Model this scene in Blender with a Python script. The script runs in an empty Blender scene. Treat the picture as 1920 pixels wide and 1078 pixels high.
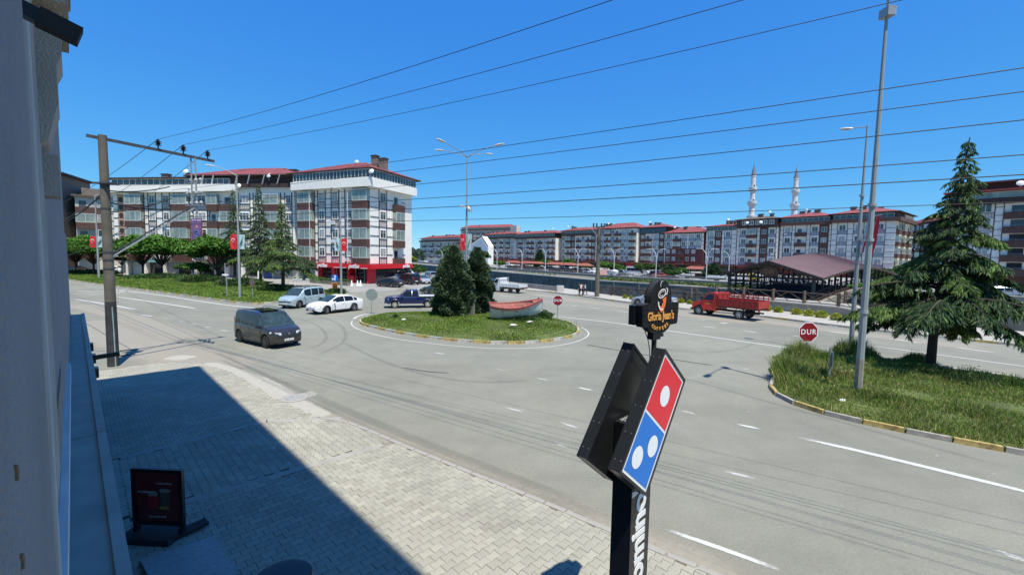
import bpy, math, random
import numpy as np
from mathutils import Matrix, Vector
random.seed(7); RNG = np.random.default_rng(11)
S = bpy.context.scene
COL = S.collection
# ---------------------------------------------------------------- camera
FPX = 814.0; EYE = 5.1; PITCH = math.atan(.0725); ROLL = 0.018
_fw = Vector((0, math.cos(PITCH), -math.sin(PITCH)))
_u0 = Vector((0, math.sin(PITCH), math.cos(PITCH))); _r0 = Vector((1, 0, 0))
_rt = _r0*math.cos(ROLL)+_u0*math.sin(ROLL); _up = -_r0*math.sin(ROLL)+_u0*math.cos(ROLL)
cam = bpy.data.cameras.new('camera'); camo = bpy.data.objects.new('camera', cam); COL.objects.link(camo)
cam.sensor_width = 36; cam.lens = 36*FPX/1920; cam.clip_start = .05; cam.clip_end = 20000
M = Matrix((( _rt.x, _up.x, -_fw.x, 0), (_rt.y, _up.y, -_fw.y, 0), (_rt.z, _up.z, -_fw.z, EYE), (0, 0, 0, 1)))
camo.matrix_world = M
S.camera = camo
# ---------------------------------------------------------------- sky, sun, exposure
SUNV = Vector((-.19, .335, -1)).normalized()          # direction the light travels
w = bpy.data.worlds.new('World'); S.world = w; w.use_nodes = True
wn = w.node_tree.nodes; wl = w.node_tree.links; wn.clear()
sky = wn.new('ShaderNodeTexSky'); sky.sky_type = 'NISHITA'; sky.sun_disc = False
sky.sun_elevation = math.asin(-SUNV.z); sky.sun_rotation = math.atan2(-SUNV.x, -SUNV.y)
sky.altitude = 2500; sky.air_density = 1.0; sky.dust_density = 0; sky.ozone_density = 6
sep = wn.new('ShaderNodeSeparateColor'); comb = wn.new('ShaderNodeCombineColor')    # colour response of a clear, very saturated summer sky
wl.new(sky.outputs[0], sep.inputs[0])
for i_, (g_, k_) in enumerate(((1.05, .54), (.64, .69), (.21, .76))):
    m0 = wn.new('ShaderNodeMath'); m0.operation = 'MULTIPLY'; m0.inputs[1].default_value = .1
    m1 = wn.new('ShaderNodeMath'); m1.operation = 'POWER'; m1.inputs[1].default_value = g_
    m2 = wn.new('ShaderNodeMath'); m2.operation = 'MULTIPLY'; m2.inputs[1].default_value = k_/.15
    wl.new(sep.outputs[i_], m0.inputs[0]); wl.new(m0.outputs[0], m1.inputs[0]); wl.new(m1.outputs[0], m2.inputs[0]); wl.new(m2.outputs[0], comb.inputs[i_])
bg = wn.new('ShaderNodeBackground'); bg.inputs['Strength'].default_value = .15
wo = wn.new('ShaderNodeOutputWorld')
wl.new(comb.outputs[0], bg.inputs[0]); wl.new(bg.outputs[0], wo.inputs[0])
sun = bpy.data.lights.new('sun', 'SUN'); sun.energy = 5.0; sun.angle = math.radians(.53); sun.color = (1, .95, .83)
suno = bpy.data.objects.new('sun', sun); COL.objects.link(suno)
suno.rotation_euler = SUNV.to_track_quat('-Z', 'Y').to_euler()
S.view_settings.view_transform = 'Standard'; S.view_settings.look = 'None'; S.view_settings.exposure = .45; S.view_settings.gamma = 1
S.render.engine = 'CYCLES'
S.cycles.max_bounces = 6; S.cycles.transparent_max_bounces = 12
# ---------------------------------------------------------------- coordinates
def G(px, py, z=0.0):
    "ground point (height z) that a look along this picture direction reaches"
    r = _fw+_rt*((px-960)/FPX)-_up*((py-539)/FPX); t = (z-EYE)/r.z
    return Vector((r.x*t, r.y*t, z))
def D(px, py, y):
    r = _fw+_rt*((px-960)/FPX)-_up*((py-539)/FPX); t = y/r.y
    return Vector((r.x*t, y, EYE+r.z*t))
V = Vector
FD = V((-.711, .703, 0)); FN = V((.703, .711, 0))     # along the facade of our building / outwards
def F(a, l, z=0.0): return FD*a+FN*l+V((0, 0, z))
# ---------------------------------------------------------------- materials
MATS = {}
def node(nt, t, **k):
    n = nt.nodes.new(t)
    for a, v in k.items(): setattr(n, a, v)
    return n
def mat(name, col, rough=.7, metal=0, var=.12, scale=4, bump=0, bscale=None, coat=0, spec=None, rnd=0, emit=None, alpha=None, trans=0):
    if name in MATS: return MATS[name]
    m = bpy.data.materials.new(name); MATS[name] = m; m.use_nodes = True
    nt = m.node_tree; L = nt.links; b = nt.nodes['Principled BSDF']
    b.inputs['Roughness'].default_value = rough; b.inputs['Metallic'].default_value = metal
    if coat: b.inputs['Coat Weight'].default_value = coat; b.inputs['Coat Roughness'].default_value = .04
    if spec is not None: b.inputs['Specular IOR Level'].default_value = spec
    tc = node(nt, 'ShaderNodeTexCoord')
    nz = node(nt, 'ShaderNodeTexNoise'); nz.inputs['Scale'].default_value = scale; nz.inputs['Detail'].default_value = 7
    L.new(tc.outputs['Object'], nz.inputs['Vector'])
    mr = node(nt, 'ShaderNodeMapRange'); mr.inputs[1].default_value = .25; mr.inputs[2].default_value = .75
    mr.inputs[3].default_value = 1-var; mr.inputs[4].default_value = 1+var
    L.new(nz.outputs[0], mr.inputs[0])
    hsv = node(nt, 'ShaderNodeHueSaturation'); hsv.inputs['Color'].default_value = (*col, 1)
    if rnd:
        geo = node(nt, 'ShaderNodeNewGeometry')
        m2 = node(nt, 'ShaderNodeMapRange'); m2.inputs[3].default_value = 1-rnd; m2.inputs[4].default_value = 1+rnd
        L.new(geo.outputs['Random Per Island'], m2.inputs[0])
        mm = node(nt, 'ShaderNodeMath', operation='MULTIPLY'); L.new(mr.outputs[0], mm.inputs[0]); L.new(m2.outputs[0], mm.inputs[1])
        L.new(mm.outputs[0], hsv.inputs['Value'])
        m3 = node(nt, 'ShaderNodeMapRange'); m3.inputs[3].default_value = .5-.03*rnd*2; m3.inputs[4].default_value = .5+.03*rnd*2
        L.new(geo.outputs['Random Per Island'], m3.inputs[0]); L.new(m3.outputs[0], hsv.inputs['Hue'])
    else: L.new(mr.outputs[0], hsv.inputs['Value'])
    L.new(hsv.outputs[0], b.inputs['Base Color'])
    if bump:
        n2 = node(nt, 'ShaderNodeTexNoise'); n2.inputs['Scale'].default_value = bscale or scale*6; n2.inputs['Detail'].default_value = 5
        L.new(tc.outputs['Object'], n2.inputs['Vector'])
        bp = node(nt, 'ShaderNodeBump'); bp.inputs['Strength'].default_value = bump; bp.inputs['Distance'].default_value = .02
        L.new(n2.outputs[0], bp.inputs['Height']); L.new(bp.outputs[0], b.inputs['Normal'])
    if emit: b.inputs['Emission Color'].default_value = (*emit, 1); b.inputs['Emission Strength'].default_value = 1
    return m
def brickmat(name, c1, c2, mortar, sx, sy, ms=.06, rough=.8):
    "courses of small cladding pieces too far away to be told apart"
    if name in MATS: return MATS[name]
    m = bpy.data.materials.new(name); MATS[name] = m; m.use_nodes = True
    nt = m.node_tree; L = nt.links; b = nt.nodes['Principled BSDF']; b.inputs['Roughness'].default_value = rough
    tc = node(nt, 'ShaderNodeTexCoord'); sp = node(nt, 'ShaderNodeSeparateXYZ'); cb = node(nt, 'ShaderNodeCombineXYZ')
    ad = node(nt, 'ShaderNodeMath', operation='ADD')
    L.new(tc.outputs['Object'], sp.inputs[0]); L.new(sp.outputs[0], ad.inputs[0]); L.new(sp.outputs[1], ad.inputs[1])
    L.new(ad.outputs[0], cb.inputs[0]); L.new(sp.outputs[2], cb.inputs[1])
    br = node(nt, 'ShaderNodeTexBrick'); br.inputs['Color1'].default_value = (*c1, 1); br.inputs['Color2'].default_value = (*c2, 1)
    br.inputs['Mortar'].default_value = (*mortar, 1); br.inputs['Scale'].default_value = 1; br.inputs['Brick Width'].default_value = sx
    br.inputs['Row Height'].default_value = sy; br.inputs['Mortar Size'].default_value = ms; br.offset = 0
    L.new(cb.outputs[0], br.inputs['Vector']); L.new(br.outputs[0], b.inputs['Base Color'])
    return m
def glass(name, col=(.03, .04, .05), rough=.05, var=.3):
    return mat(name, col, rough=rough, spec=.8, var=var, scale=.6)
def leafmat(name, col, rnd=.35, tr=.25):
    if name in MATS: return MATS[name]
    m = mat(name, col, rough=.75, var=.35, scale=.7, rnd=rnd, spec=.25)
    nt = m.node_tree; L = nt.links; b = nt.nodes['Principled BSDF']; out = nt.nodes['Material Output']
    t = node(nt, 'ShaderNodeBsdfTranslucent'); mx = node(nt, 'ShaderNodeMixShader'); mx.inputs[0].default_value = tr
    src = b.inputs['Base Color'].links[0].from_socket
    L.new(src, t.inputs[0]); L.new(b.outputs[0], mx.inputs[1]); L.new(t.outputs[0], mx.inputs[2]); L.new(mx.outputs[0], out.inputs[0])
    return m
def softmat(name, col, rough=.85, amt=1.0, scale=3.0, thr=.5, sharp=.25):
    "a stain or worn paint lying on the ground: vertex attribute 'fade' and noise break up its edge"
    if name in MATS: return MATS[name]
    m = mat(name, col, rough=rough, var=.1, scale=8)
    nt = m.node_tree; L = nt.links; b = nt.nodes['Principled BSDF']
    at = node(nt, 'ShaderNodeAttribute', attribute_name='fade')
    tc = node(nt, 'ShaderNodeTexCoord'); nz = node(nt, 'ShaderNodeTexNoise'); nz.inputs['Scale'].default_value = scale; nz.inputs['Detail'].default_value = 9; nz.inputs['Roughness'].default_value = .7
    L.new(tc.outputs['Object'], nz.inputs['Vector'])
    a = node(nt, 'ShaderNodeMath', operation='ADD'); L.new(at.outputs['Fac'], a.inputs[0]); L.new(nz.outputs[0], a.inputs[1])
    mr = node(nt, 'ShaderNodeMapRange'); mr.inputs[1].default_value = thr+.5-sharp; mr.inputs[2].default_value = thr+.5+sharp; mr.inputs[3].default_value = 0; mr.inputs[4].default_value = amt
    L.new(a.outputs[0], mr.inputs[0]); L.new(mr.outputs[0], b.inputs['Alpha'])
    return m
# ---------------------------------------------------------------- mesh helpers
class MB:
    def __init__(s): s.v = []; s.f = []; s.m = []; s.T = Matrix.Identity(4)
    def add(s, vs, fs, m=0):
        k = len(s.v); T = s.T
        s.v += [tuple(T @ V(p)) for p in vs]; s.f += [tuple(i+k for i in f) for f in fs]; s.m += [m]*len(fs); return s
    def box(s, x0, y0, z0, x1, y1, z1, m=0, top=0):
        t = top
        return s.add([(x0, y0, z0), (x1, y0, z0), (x1, y1, z0), (x0, y1, z0), (x0+t, y0+t, z1), (x1-t, y0+t, z1), (x1-t, y1-t, z1), (x0+t, y1-t, z1)],
              [(0, 3, 2, 1), (4, 5, 6, 7), (0, 1, 5, 4), (1, 2, 6, 5), (2, 3, 7, 6), (3, 0, 4, 7)], m)
    def beam(s, a, b, w, h=None, m=0, upv=(0, 0, 1)):
        a = V(a); b = V(b); h = h or w; d = (b-a).normalized(); u = V(upv)
        if abs(d.dot(u)) > .98: u = V((1, 0, 0))
        x = d.cross(u).normalized(); u = x.cross(d).normalized(); x = x*w/2; u = u*h/2
        P = [a-x-u, a+x-u, a+x+u, a-x+u, b-x-u, b+x-u, b+x+u, b-x+u]
        return s.add(P, [(0, 3, 2, 1), (4, 5, 6, 7), (0, 1, 5, 4), (1, 2, 6, 5), (2, 3, 7, 6), (3, 0, 4, 7)][::1], m)
    def tube(s, pts, rad, n=8, m=0, cap=True):
        pts = [V(p) for p in pts]; N = len(pts)
        if not hasattr(rad, '__len__'): rad = [rad]*N
        vs = []; fs = []; prev = None
        for i, p in enumerate(pts):
            d = (pts[min(i+1, N-1)]-pts[max(i-1, 0)]).normalized()
            if prev is None:
                r = V((0, 0, 1)) if abs(d.z) < .9 else V((1, 0, 0)); x = d.cross(r).normalized()
            else:
                x = (prev-d*prev.dot(d))
                x = x.normalized() if x.length > 1e-6 else d.cross(V((0, 0, 1))).normalized()
            prev = x; y = d.cross(x)
            for k in range(n):
                a = 2*math.pi*k/n; vs.append(p+(x*math.cos(a)+y*math.sin(a))*rad[i])
        for i in range(N-1):
            for k in range(n):
                a = i*n+k; b = i*n+(k+1) % n; fs.append((a, b, b+n, a+n))
        if cap: fs.append(tuple(range(n))[::-1]); fs.append(tuple(range((N-1)*n, N*n)))
        return s.add(vs, fs, m)
    def lathe(s, prof, c=(0, 0, 0), n=16, m=0, axis='z', cap=True):
        "prof: list of (r, h)"
        c = V(c); vs = []; fs = []
        for r, h in prof:
            for k in range(n):
                a = 2*math.pi*k/n; q = (r*math.cos(a), r*math.sin(a), h)
                if axis == 'y': q = (q[0], q[2], q[1])
                if axis == 'x': q = (q[2], q[0], q[1])
                vs.append(c+V(q))
        for i in range(len(prof)-1):
            for k in range(n):
                a = i*n+k; b = i*n+(k+1) % n; fs.append((a, b, b+n, a+n))
        if cap: fs.append(tuple(range(n))[::-1]); fs.append(tuple(range((len(prof)-1)*n, len(prof)*n)))
        return s.add(vs, fs, m)
    def prism(s, poly, z0, z1, m=0, inset=0):
        n = len(poly); c = V((sum(p[0] for p in poly)/n, sum(p[1] for p in poly)/n, 0))
        lo = [(p[0], p[1], z0) for p in poly]; hi = []
        for p in poly:
            q = V((p[0], p[1], 0)); q = q+(c-q).normalized()*inset if inset else q; hi.append((q.x, q.y, z1))
        return s.add(lo+hi, [tuple(range(n))[::-1], tuple(range(n, 2*n))]+[(i, (i+1) % n, (i+1) % n+n, i+n) for i in range(n)], m)
    def slab(s, poly2, t, m=0):
        "poly2 in local XZ plane, thickness from y=0 to y=t"
        n = len(poly2); a = [(p[0], 0, p[1]) for p in poly2]; b = [(p[0], t, p[1]) for p in poly2]
        return s.add(a+b, [tuple(range(n)), tuple(range(n, 2*n))[::-1]]+[(i, i+n, (i+1) % n+n, (i+1) % n) for i in range(n)], m)
    def ico(s, c, r, m=0, sc=(1, 1, 1), jit=0, n=7, k=5):
        c = V(c); vs = [c+V((0, 0, -r*sc[2]))]; fs = []
        for i in range(1, k):
            ph = math.pi*i/k
            for j in range(n):
                a = 2*math.pi*j/n; rr = r*(1+random.uniform(-jit, jit))
                vs.append(c+V((rr*math.sin(ph)*math.cos(a)*sc[0], rr*math.sin(ph)*math.sin(a)*sc[1], -rr*math.cos(ph)*sc[2])))
        vs.append(c+V((0, 0, r*sc[2]))); e = len(vs)-1
        for j in range(n): fs.append((0, 1+(j+1) % n, 1+j)); fs.append((e, 1+(k-2)*n+j, 1+(k-2)*n+(j+1) % n))
        for i in range(k-2):
            for j in range(n):
                a = 1+i*n+j; b = 1+i*n+(j+1) % n; fs.append((a, b, b+n, a+n))
        return s.add(vs, fs, m)
    def mesh(s, name, mats, smooth=None, fix=False):
        me = bpy.data.meshes.new(name); me.from_pydata(s.v, [], s.f)
        for x in (mats if isinstance(mats, (list, tuple)) else [mats]): me.materials.append(x)
        me.polygons.foreach_set('material_index', s.m)
        if smooth is not None:
            me.polygons.foreach_set('use_smooth', [True]*len(s.f)); me.set_sharp_from_angle(angle=math.radians(smooth))
        me.update(); return me
    def build(s, name, mats, parent=None, smooth=None): return link(name, s.mesh(name, mats, smooth), parent)
def link(name, me, parent=None, loc=None, rz=None):
    o = bpy.data.objects.new(name, me); COL.objects.link(o)
    if parent is not None: o.parent = parent
    if loc is not None: o.location = loc
    if rz is not None: o.rotation_euler.z = rz
    return o
def tag(o, label=None, cat=None, group=None, kind=None):
    if label: o['label'] = label
    if cat: o['category'] = cat
    if group: o['group'] = group
    if kind: o['kind'] = kind
    return o
def thing(name, label, cat, loc=(0, 0, 0), rz=0, group=None):
    o = bpy.data.objects.new(name, None); COL.objects.link(o); o.location = loc; o.rotation_euler.z = rz; o.empty_display_size = .3
    return tag(o, label, cat, group)
def kids(o): return [c for c in COL.objects if c.parent == o]
CH = {}
def dup(root, loc, rz=0, label=None, scale=None, group=None):
    r = root.copy(); COL.objects.link(r); r.location = loc; r.rotation_euler = (0, 0, rz)
    if scale is not None: r.scale = (scale,)*3 if not hasattr(scale, '__len__') else scale
    if label: r['label'] = label
    if group: r['group'] = group
    for ch in list(root.children):
        c = ch.copy(); COL.objects.link(c); c.parent = r
        for g in list(ch.children):
            d = g.copy(); COL.objects.link(d); d.parent = c
    return r
def fastmesh(name, verts, faces, mats, mi=None, smooth=False):
    "verts (N,3) faces (M,k) numpy, all faces with k corners"
    me = bpy.data.meshes.new(name); N = len(verts); Mf, k = faces.shape
    me.vertices.add(N); me.vertices.foreach_set('co', verts.astype(np.float32).ravel())
    me.loops.add(Mf*k); me.loops.foreach_set('vertex_index', faces.astype(np.int32).ravel())
    me.polygons.add(Mf); me.polygons.foreach_set('loop_start', np.arange(0, Mf*k, k, dtype=np.int32))
    for x in (mats if isinstance(mats, (list, tuple)) else [mats]): me.materials.append(x)
    if mi is not None: me.polygons.foreach_set('material_index', mi.astype(np.int32))
    me.update(calc_edges=True); return me
def leaves(name, P, A, B, mats, mi=None):
    "rhombus leaves: centre P, half long axis A, half short axis B"
    n = len(P); v = np.empty((n, 4, 3)); v[:, 0] = P-A; v[:, 1] = P-B; v[:, 2] = P+A; v[:, 3] = P+B
    return fastmesh(name, v.reshape(-1, 3), np.arange(n*4).reshape(n, 4), mats, mi)
def rand_unit(n):
    a = RNG.normal(size=(n, 3)); return a/np.linalg.norm(a, axis=1, keepdims=True)
def nrm(a): return a/np.maximum(np.linalg.norm(a, axis=1, keepdims=True), 1e-9)
def in_poly(P, poly):
    x, y = P[:, 0], P[:, 1]; r = np.zeros(len(P), bool); n = len(poly); j = n-1
    for i in range(n):
        xi, yi = poly[i][0], poly[i][1]; xj, yj = poly[j][0], poly[j][1]
        c = ((yi > y) != (yj > y)) & (x < (xj-xi)*(y-yi)/((yj-yi) or 1e-9)+xi); r ^= c; j = i
    return r
def text_mesh(s, size, ext=.004, offset=0, shear=0, align='CENTER', sx=1.0, spacing=1.0):
    c = bpy.data.curves.new('t', 'FONT'); c.body = s; c.size = size; c.extrude = ext; c.offset = offset; c.shear = shear
    c.align_x = align; c.align_y = 'CENTER'; c.space_character = spacing; c.resolution_u = 3
    o = bpy.data.objects.new('t', c); COL.objects.link(o)
    dg = bpy.context.evaluated_depsgraph_get(); dg.update()
    me = bpy.data.meshes.new_from_object(o.evaluated_get(dg)); bpy.data.objects.remove(o); bpy.data.curves.remove(c)
    if sx != 1: me.transform(Matrix.Diagonal((sx, 1, 1, 1)))
    return me
def place_text(me, name, m, parent, loc, xdir, ydir):
    "put lettering so that its x runs along xdir and its y along ydir"
    x = V(xdir).normalized(); y = V(ydir).normalized(); z = x.cross(y)
    me.transform(Matrix(((x.x, y.x, z.x, loc[0]), (x.y, y.y, z.y, loc[1]), (x.z, y.z, z.z, loc[2]), (0, 0, 0, 1))))
    me.name = name; me.materials.clear(); me.materials.append(m); return link(name, me, parent)
def resample(pts, step):
    pts = [V(p) for p in pts]; out = [pts[0].copy()]; acc = 0; tot = sum((pts[i+1]-pts[i]).length for i in range(len(pts)-1))
    n = max(1, round(tot/step)); st = tot/n; need = st
    for i in range(len(pts)-1):
        L = (pts[i+1]-pts[i]).length; pos = 0
        while need <= L-pos+1e-6 and L > 0:
            pos += need; out.append(pts[i].lerp(pts[i+1], min(1, pos/L))); need = st
        need -= (L-pos)
    if len(out) < n+1: out.append(pts[-1].copy())
    return out
def smooth_line(pts, it=2, closed=False):
    pts = [V(p) for p in pts]
    for _ in range(it):
        q = [] if closed else [pts[0]]
        rng = range(len(pts)) if closed else range(len(pts)-1)
        for i in rng:
            a = pts[i]; b = pts[(i+1) % len(pts)]; q += [a.lerp(b, .25), a.lerp(b, .75)]
        if not closed: q.append(pts[-1])
        pts = q
    return pts
def ribbon(pts, w, z):
    "flat strip mesh data along pts with fade attribute 0 at the edges, 1 in the middle"
    vs = []; fs = []; fd = []; N = len(pts)
    ws = w if hasattr(w, '__len__') else [w]*N
    for i, p in enumerate(pts):
        d = (pts[min(i+1, N-1)]-pts[max(i-1, 0)]); d.z = 0; d.normalize(); n = V((-d.y, d.x, 0))
        e = min(1, i/2, (N-1-i)/2)
        for k, f in ((-.5, 0), (-.2, 1), (.2, 1), (.5, 0)):
            q = p+n*ws[i]*k; vs.append((q.x, q.y, z)); fd.append(f*e)
    for i in range(N-1):
        for k in range(3): a = i*4+k; fs.append((a, a+1, a+5, a+4))
    return vs, fs, fd
def soft_strip(name, pts, w, z, m, parent=None, fade=True):
    vs, fs, fd = ribbon(pts, w, z); me = bpy.data.meshes.new(name); me.from_pydata(vs, [], fs); me.materials.append(m)
    a = me.attributes.new('fade', 'FLOAT', 'POINT'); a.data.foreach_set('value', fd); me.update(); return link(name, me, parent)
# ================================================================ GROUND AND ROADS
def asphalt(name, c, dust):
    m = bpy.data.materials.new(name); m.use_nodes = True; nt = m.node_tree; L = nt.links; b = nt.nodes['Principled BSDF']
    b.inputs['Roughness'].default_value = .88; b.inputs['Specular IOR Level'].default_value = .25
    tc = node(nt, 'ShaderNodeTexCoord')
    def nz(s, d, r=.6, st=(1, 1, 1)):
        mp = node(nt, 'ShaderNodeMapping'); mp.inputs['Scale'].default_value = st; L.new(tc.outputs['Object'], mp.inputs[0])
        n = node(nt, 'ShaderNodeTexNoise'); n.inputs['Scale'].default_value = s; n.inputs['Detail'].default_value = d; n.inputs['Roughness'].default_value = r
        L.new(mp.outputs[0], n.inputs['Vector']); return n.outputs[0]
    def ramp(src, a, b_, c1, c2):
        r = node(nt, 'ShaderNodeMapRange'); r.inputs[1].default_value = a; r.inputs[2].default_value = b_; r.inputs[3].default_value = c1; r.inputs[4].default_value = c2
        L.new(src, r.inputs[0]); return r.outputs[0]
    def mul(a, b_):
        k = node(nt, 'ShaderNodeMath', operation='MULTIPLY'); L.new(a, k.inputs[0]); L.new(b_, k.inputs[1]); return k.outputs[0]
    v = mul(ramp(nz(.12, 6), .3, .7, .84, 1.12), ramp(nz(1.1, 8, .7), .3, .7, .91, 1.08))
    v = mul(v, ramp(nz(.9, 10, .75), .62, .72, 1.0, .86)); v = mul(v, ramp(nz(18, 4, .85), .3, .7, .82, 1.18))
    v = mul(v, ramp(nz(55, 3, .8), .25, .75, .78, 1.25))
    v = mul(v, ramp(nz(.5, 4, .5, (.25, 1.6, 1)), .45, .75, 1.0, .92))
    mx = node(nt, 'ShaderNodeMix', data_type='RGBA'); mx.inputs[6].default_value = (*c, 1); mx.inputs[7].default_value = (*dust, 1)
    L.new(ramp(nz(.2, 9, .7), .5, .72, 0, .55), mx.inputs[0])
    h = node(nt, 'ShaderNodeHueSaturation'); L.new(mx.outputs[2], h.inputs['Color']); L.new(v, h.inputs['Value']); L.new(h.outputs[0], b.inputs['Base Color'])
    vo = nz(70, 2, .9); bp = node(nt, 'ShaderNodeBump'); bp.inputs['Strength'].default_value = .35; bp.inputs['Distance'].default_value = .01
    L.new(vo, bp.inputs['Height']); L.new(bp.outputs[0], b.inputs['Normal'])
    return m
M_ASPH = asphalt('worn_asphalt', (.203, .202, .168), (.24, .232, .186))
M_STREET = asphalt('light_street', (.26, .255, .24), (.33, .31, .28))
M_CONC = mat('concrete', (.30, .285, .26), .9, var=.18, scale=1.5, bump=.3, bscale=20)
M_CONCD = mat('old_dark_concrete', (.20, .18, .145), .92, var=.45, scale=.5, bump=.4, bscale=6)
M_CONCL = mat('pale_concrete', (.46, .44, .40), .9, var=.12, scale=1)
M_SOIL = mat('grassy_soil', (.085, .11, .03), .95, var=.4, scale=1.2, bump=.6, bscale=14)
M_WATER = mat('river_water', (.03, .045, .035), .12, var=.2, scale=.3, bump=.2, bscale=2)
M_SEA = mat('sea_water', (.05, .13, .2), .35, var=.05, scale=.01)
def sheet(name, poly, z, m, parent=None, kind='structure'):
    me = bpy.data.meshes.new(name); me.from_pydata([(p[0], p[1], z) for p in poly], [], [tuple(range(len(poly)))]); me.materials.append(m); me.update()
    o = link(name, me, parent)
    if parent is None: o['kind'] = kind
    if me.polygons[0].normal.z < 0: me.flip_normals()
    return o
NW = [(-150, 380), (-32.7, 147), (2.5, 80), (9.5, 67), (14.2, 56), (19.5, 49.5), (27, 43.5), (40, 31), (70, 5), (130, -60)]
FWL = [(-134, 388), (-16, 156), (18.7, 95), (38, 74), (60, 53), (90, 25), (160, -40)]
def offs(line, d):
    out = []
    for i, p in enumerate(line):
        a = V((*line[max(i-1, 0)], 0)); b = V((*line[min(i+1, len(line)-1)], 0)); t = (b-a).normalized(); out.append((p[0]-t.y*d, p[1]+t.x*d))
    return out
sheet('road', NW+[(130, -120), (-500, -120), (-500, 380)], 0, M_ASPH)
FW8 = offs(FWL, 7.0)
sheet('far_bank_ground', FW8+[(600, -40), (600, 520), (-134, 520)], -.02, M_STREET)
sheet('sea', [(-9000, 380.5), (-150, 380.5), (-134, 388), (-134, 520), (600, 520), (9000, 520), (9000, 12000), (-9000, 12000)], -1.2, M_SEA)
sheet('distant_ground', [(600, -2000), (9000, -2000), (9000, 519), (600, 519)], -.1, M_SOIL)
sheet('surrounding_ground', [(-9000, -2000), (-500.5, -2000), (-500.5, 380), (-9000, 380)], -.1, M_SOIL)
sheet('rear_ground', [(-500, -2000), (599, -2000), (599, -121), (-500, -121)], -.1, M_SOIL)
# canal trench: two walls, the stream bed and the sloping planted berm behind the far wall
def wall_line(mb, line, z0, z1, t, m=0):
    o = offs(line, t)
    for i in range(len(line)-1):
        a, b, c, d = line[i], line[i+1], o[i+1], o[i]
        mb.add([(*a, z0), (*b, z0), (*c, z0), (*d, z0), (*a, z1), (*b, z1), (*c, z1), (*d, z1)],
               [(0, 3, 2, 1), (4, 5, 6, 7), (0, 1, 5, 4), (1, 2, 6, 5), (2, 3, 7, 6), (3, 0, 4, 7)], m)
mb = MB(); wall_line(mb, offs(NW, .32), -4, .003, -.3); tag(mb.build('canal_near_wall', M_CONCD), kind='structure')
river = sheet('river', offs(NW, -.1)+offs(FWL, .1)[::-1], -3.6, M_WATER)
mb = MB(); wall_line(mb, FWL, -4, .0, .45); mb.build('wall_face', M_CONCD).name = 'canal_far_wall'
tag(bpy.data.objects['canal_far_wall'], kind='structure')
cfw = bpy.data.objects['canal_far_wall']
mb = MB(); wall_line(mb, offs(FWL, -.06), .002, .2, .6); mb.build('coping', M_CONCL, cfw)
seg = resample([V((*p, 0)) for p in offs(FWL, -.03)], 6.0)
bm_ = MB().box(-.22, -.035, -3.9, .22, .03, -.002).mesh('pilaster', M_CONCD)
for i, p in enumerate(seg[:-1]):
    if p.y > 300 or p.x > 75: continue
    d = seg[i+1]-p; link('pilaster', bm_, cfw, p, math.atan2(d.y, d.x))
A_ = offs(FWL, .5); B_ = offs(FWL, 6.6); mb = MB()
for i in range(len(FWL)-1): mb.add([(*A_[i], .05), (*A_[i+1], .05), (*B_[i+1], .35), (*B_[i], .35)], [(0, 1, 2, 3)])
mb.build('planted_berm', mat('berm_concrete', (.16, .155, .12), .95, var=.4, scale=.4))['kind'] = 'structure'
mb = MB(); wall_line(mb, offs(FWL, 6.6), -.1, .95, .35)
par = tag(mb.build('river_parapet', M_CONC), 'long grey concrete parapet along the far river bank below the parked cars', 'wall')
mb = MB(); wall_line(mb, offs(FWL, 6.5), .952, 1.07, .55); mb.build('coping', M_CONCL, par)
mb = MB()
for l in (1.35, 1.6): mb.tube([(*p, l) for p in offs(FWL, 6.75)], .035, 5)
for p in resample([V((*q, 1.07)) for q in offs(FWL, 6.75)], 3.0): mb.tube([p, p+V((0, 0, .55))], .03, 5)
mb.build('handrail', mat('grey_paint', (.25, .26, .27), .5), par)

# pavement on our side, built as blocks
M_BED = mat('bedding_sand', (.07, .065, .055), .95, var=.25, scale=5)
edge_px = [(300, 681), (375, 683), (430, 697), (520, 752), (600, 785), (650, 792), (700, 812), (740, 830), (1000, 935), (1150, 1000), (1300, 1062)]
EDGE = [G(*p) for p in edge_px]
dl = (EDGE[-1]-EDGE[-3]).normalized(); EDGE += [EDGE[-1]+dl*4, EDGE[-1]+dl*22]
inner = [F(24.6, -.1), F(-24, -.1)]
PAVE = [(p.x, p.y) for p in EDGE]+[(inner[1].x, inner[1].y), (inner[0].x, inner[0].y)]
pave = sheet('pavement', PAVE, .004, M_BED)
def pavemat():
    m = mat('paving_block', (.30, .288, .238), .9, var=.16, scale=.7, bump=.25, bscale=60, rnd=.11)
    nt = m.node_tree; L = nt.links; oi = node(nt, 'ShaderNodeObjectInfo')
    hs_ = [n for n in nt.nodes if n.type == 'HUE_SAT'][0]; src = hs_.inputs['Value'].links[0].from_socket
    r = node(nt, 'ShaderNodeMapRange'); r.inputs[3].default_value = .92; r.inputs[4].default_value = 1.08; L.new(oi.outputs['Random'], r.inputs[0])
    k = node(nt, 'ShaderNodeMath', operation='MULTIPLY'); L.new(src, k.inputs[0]); L.new(r.outputs[0], k.inputs[1]); L.new(k.outputs[0], hs_.inputs['Value'])
    return m
M_PAV = pavemat()
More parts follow.
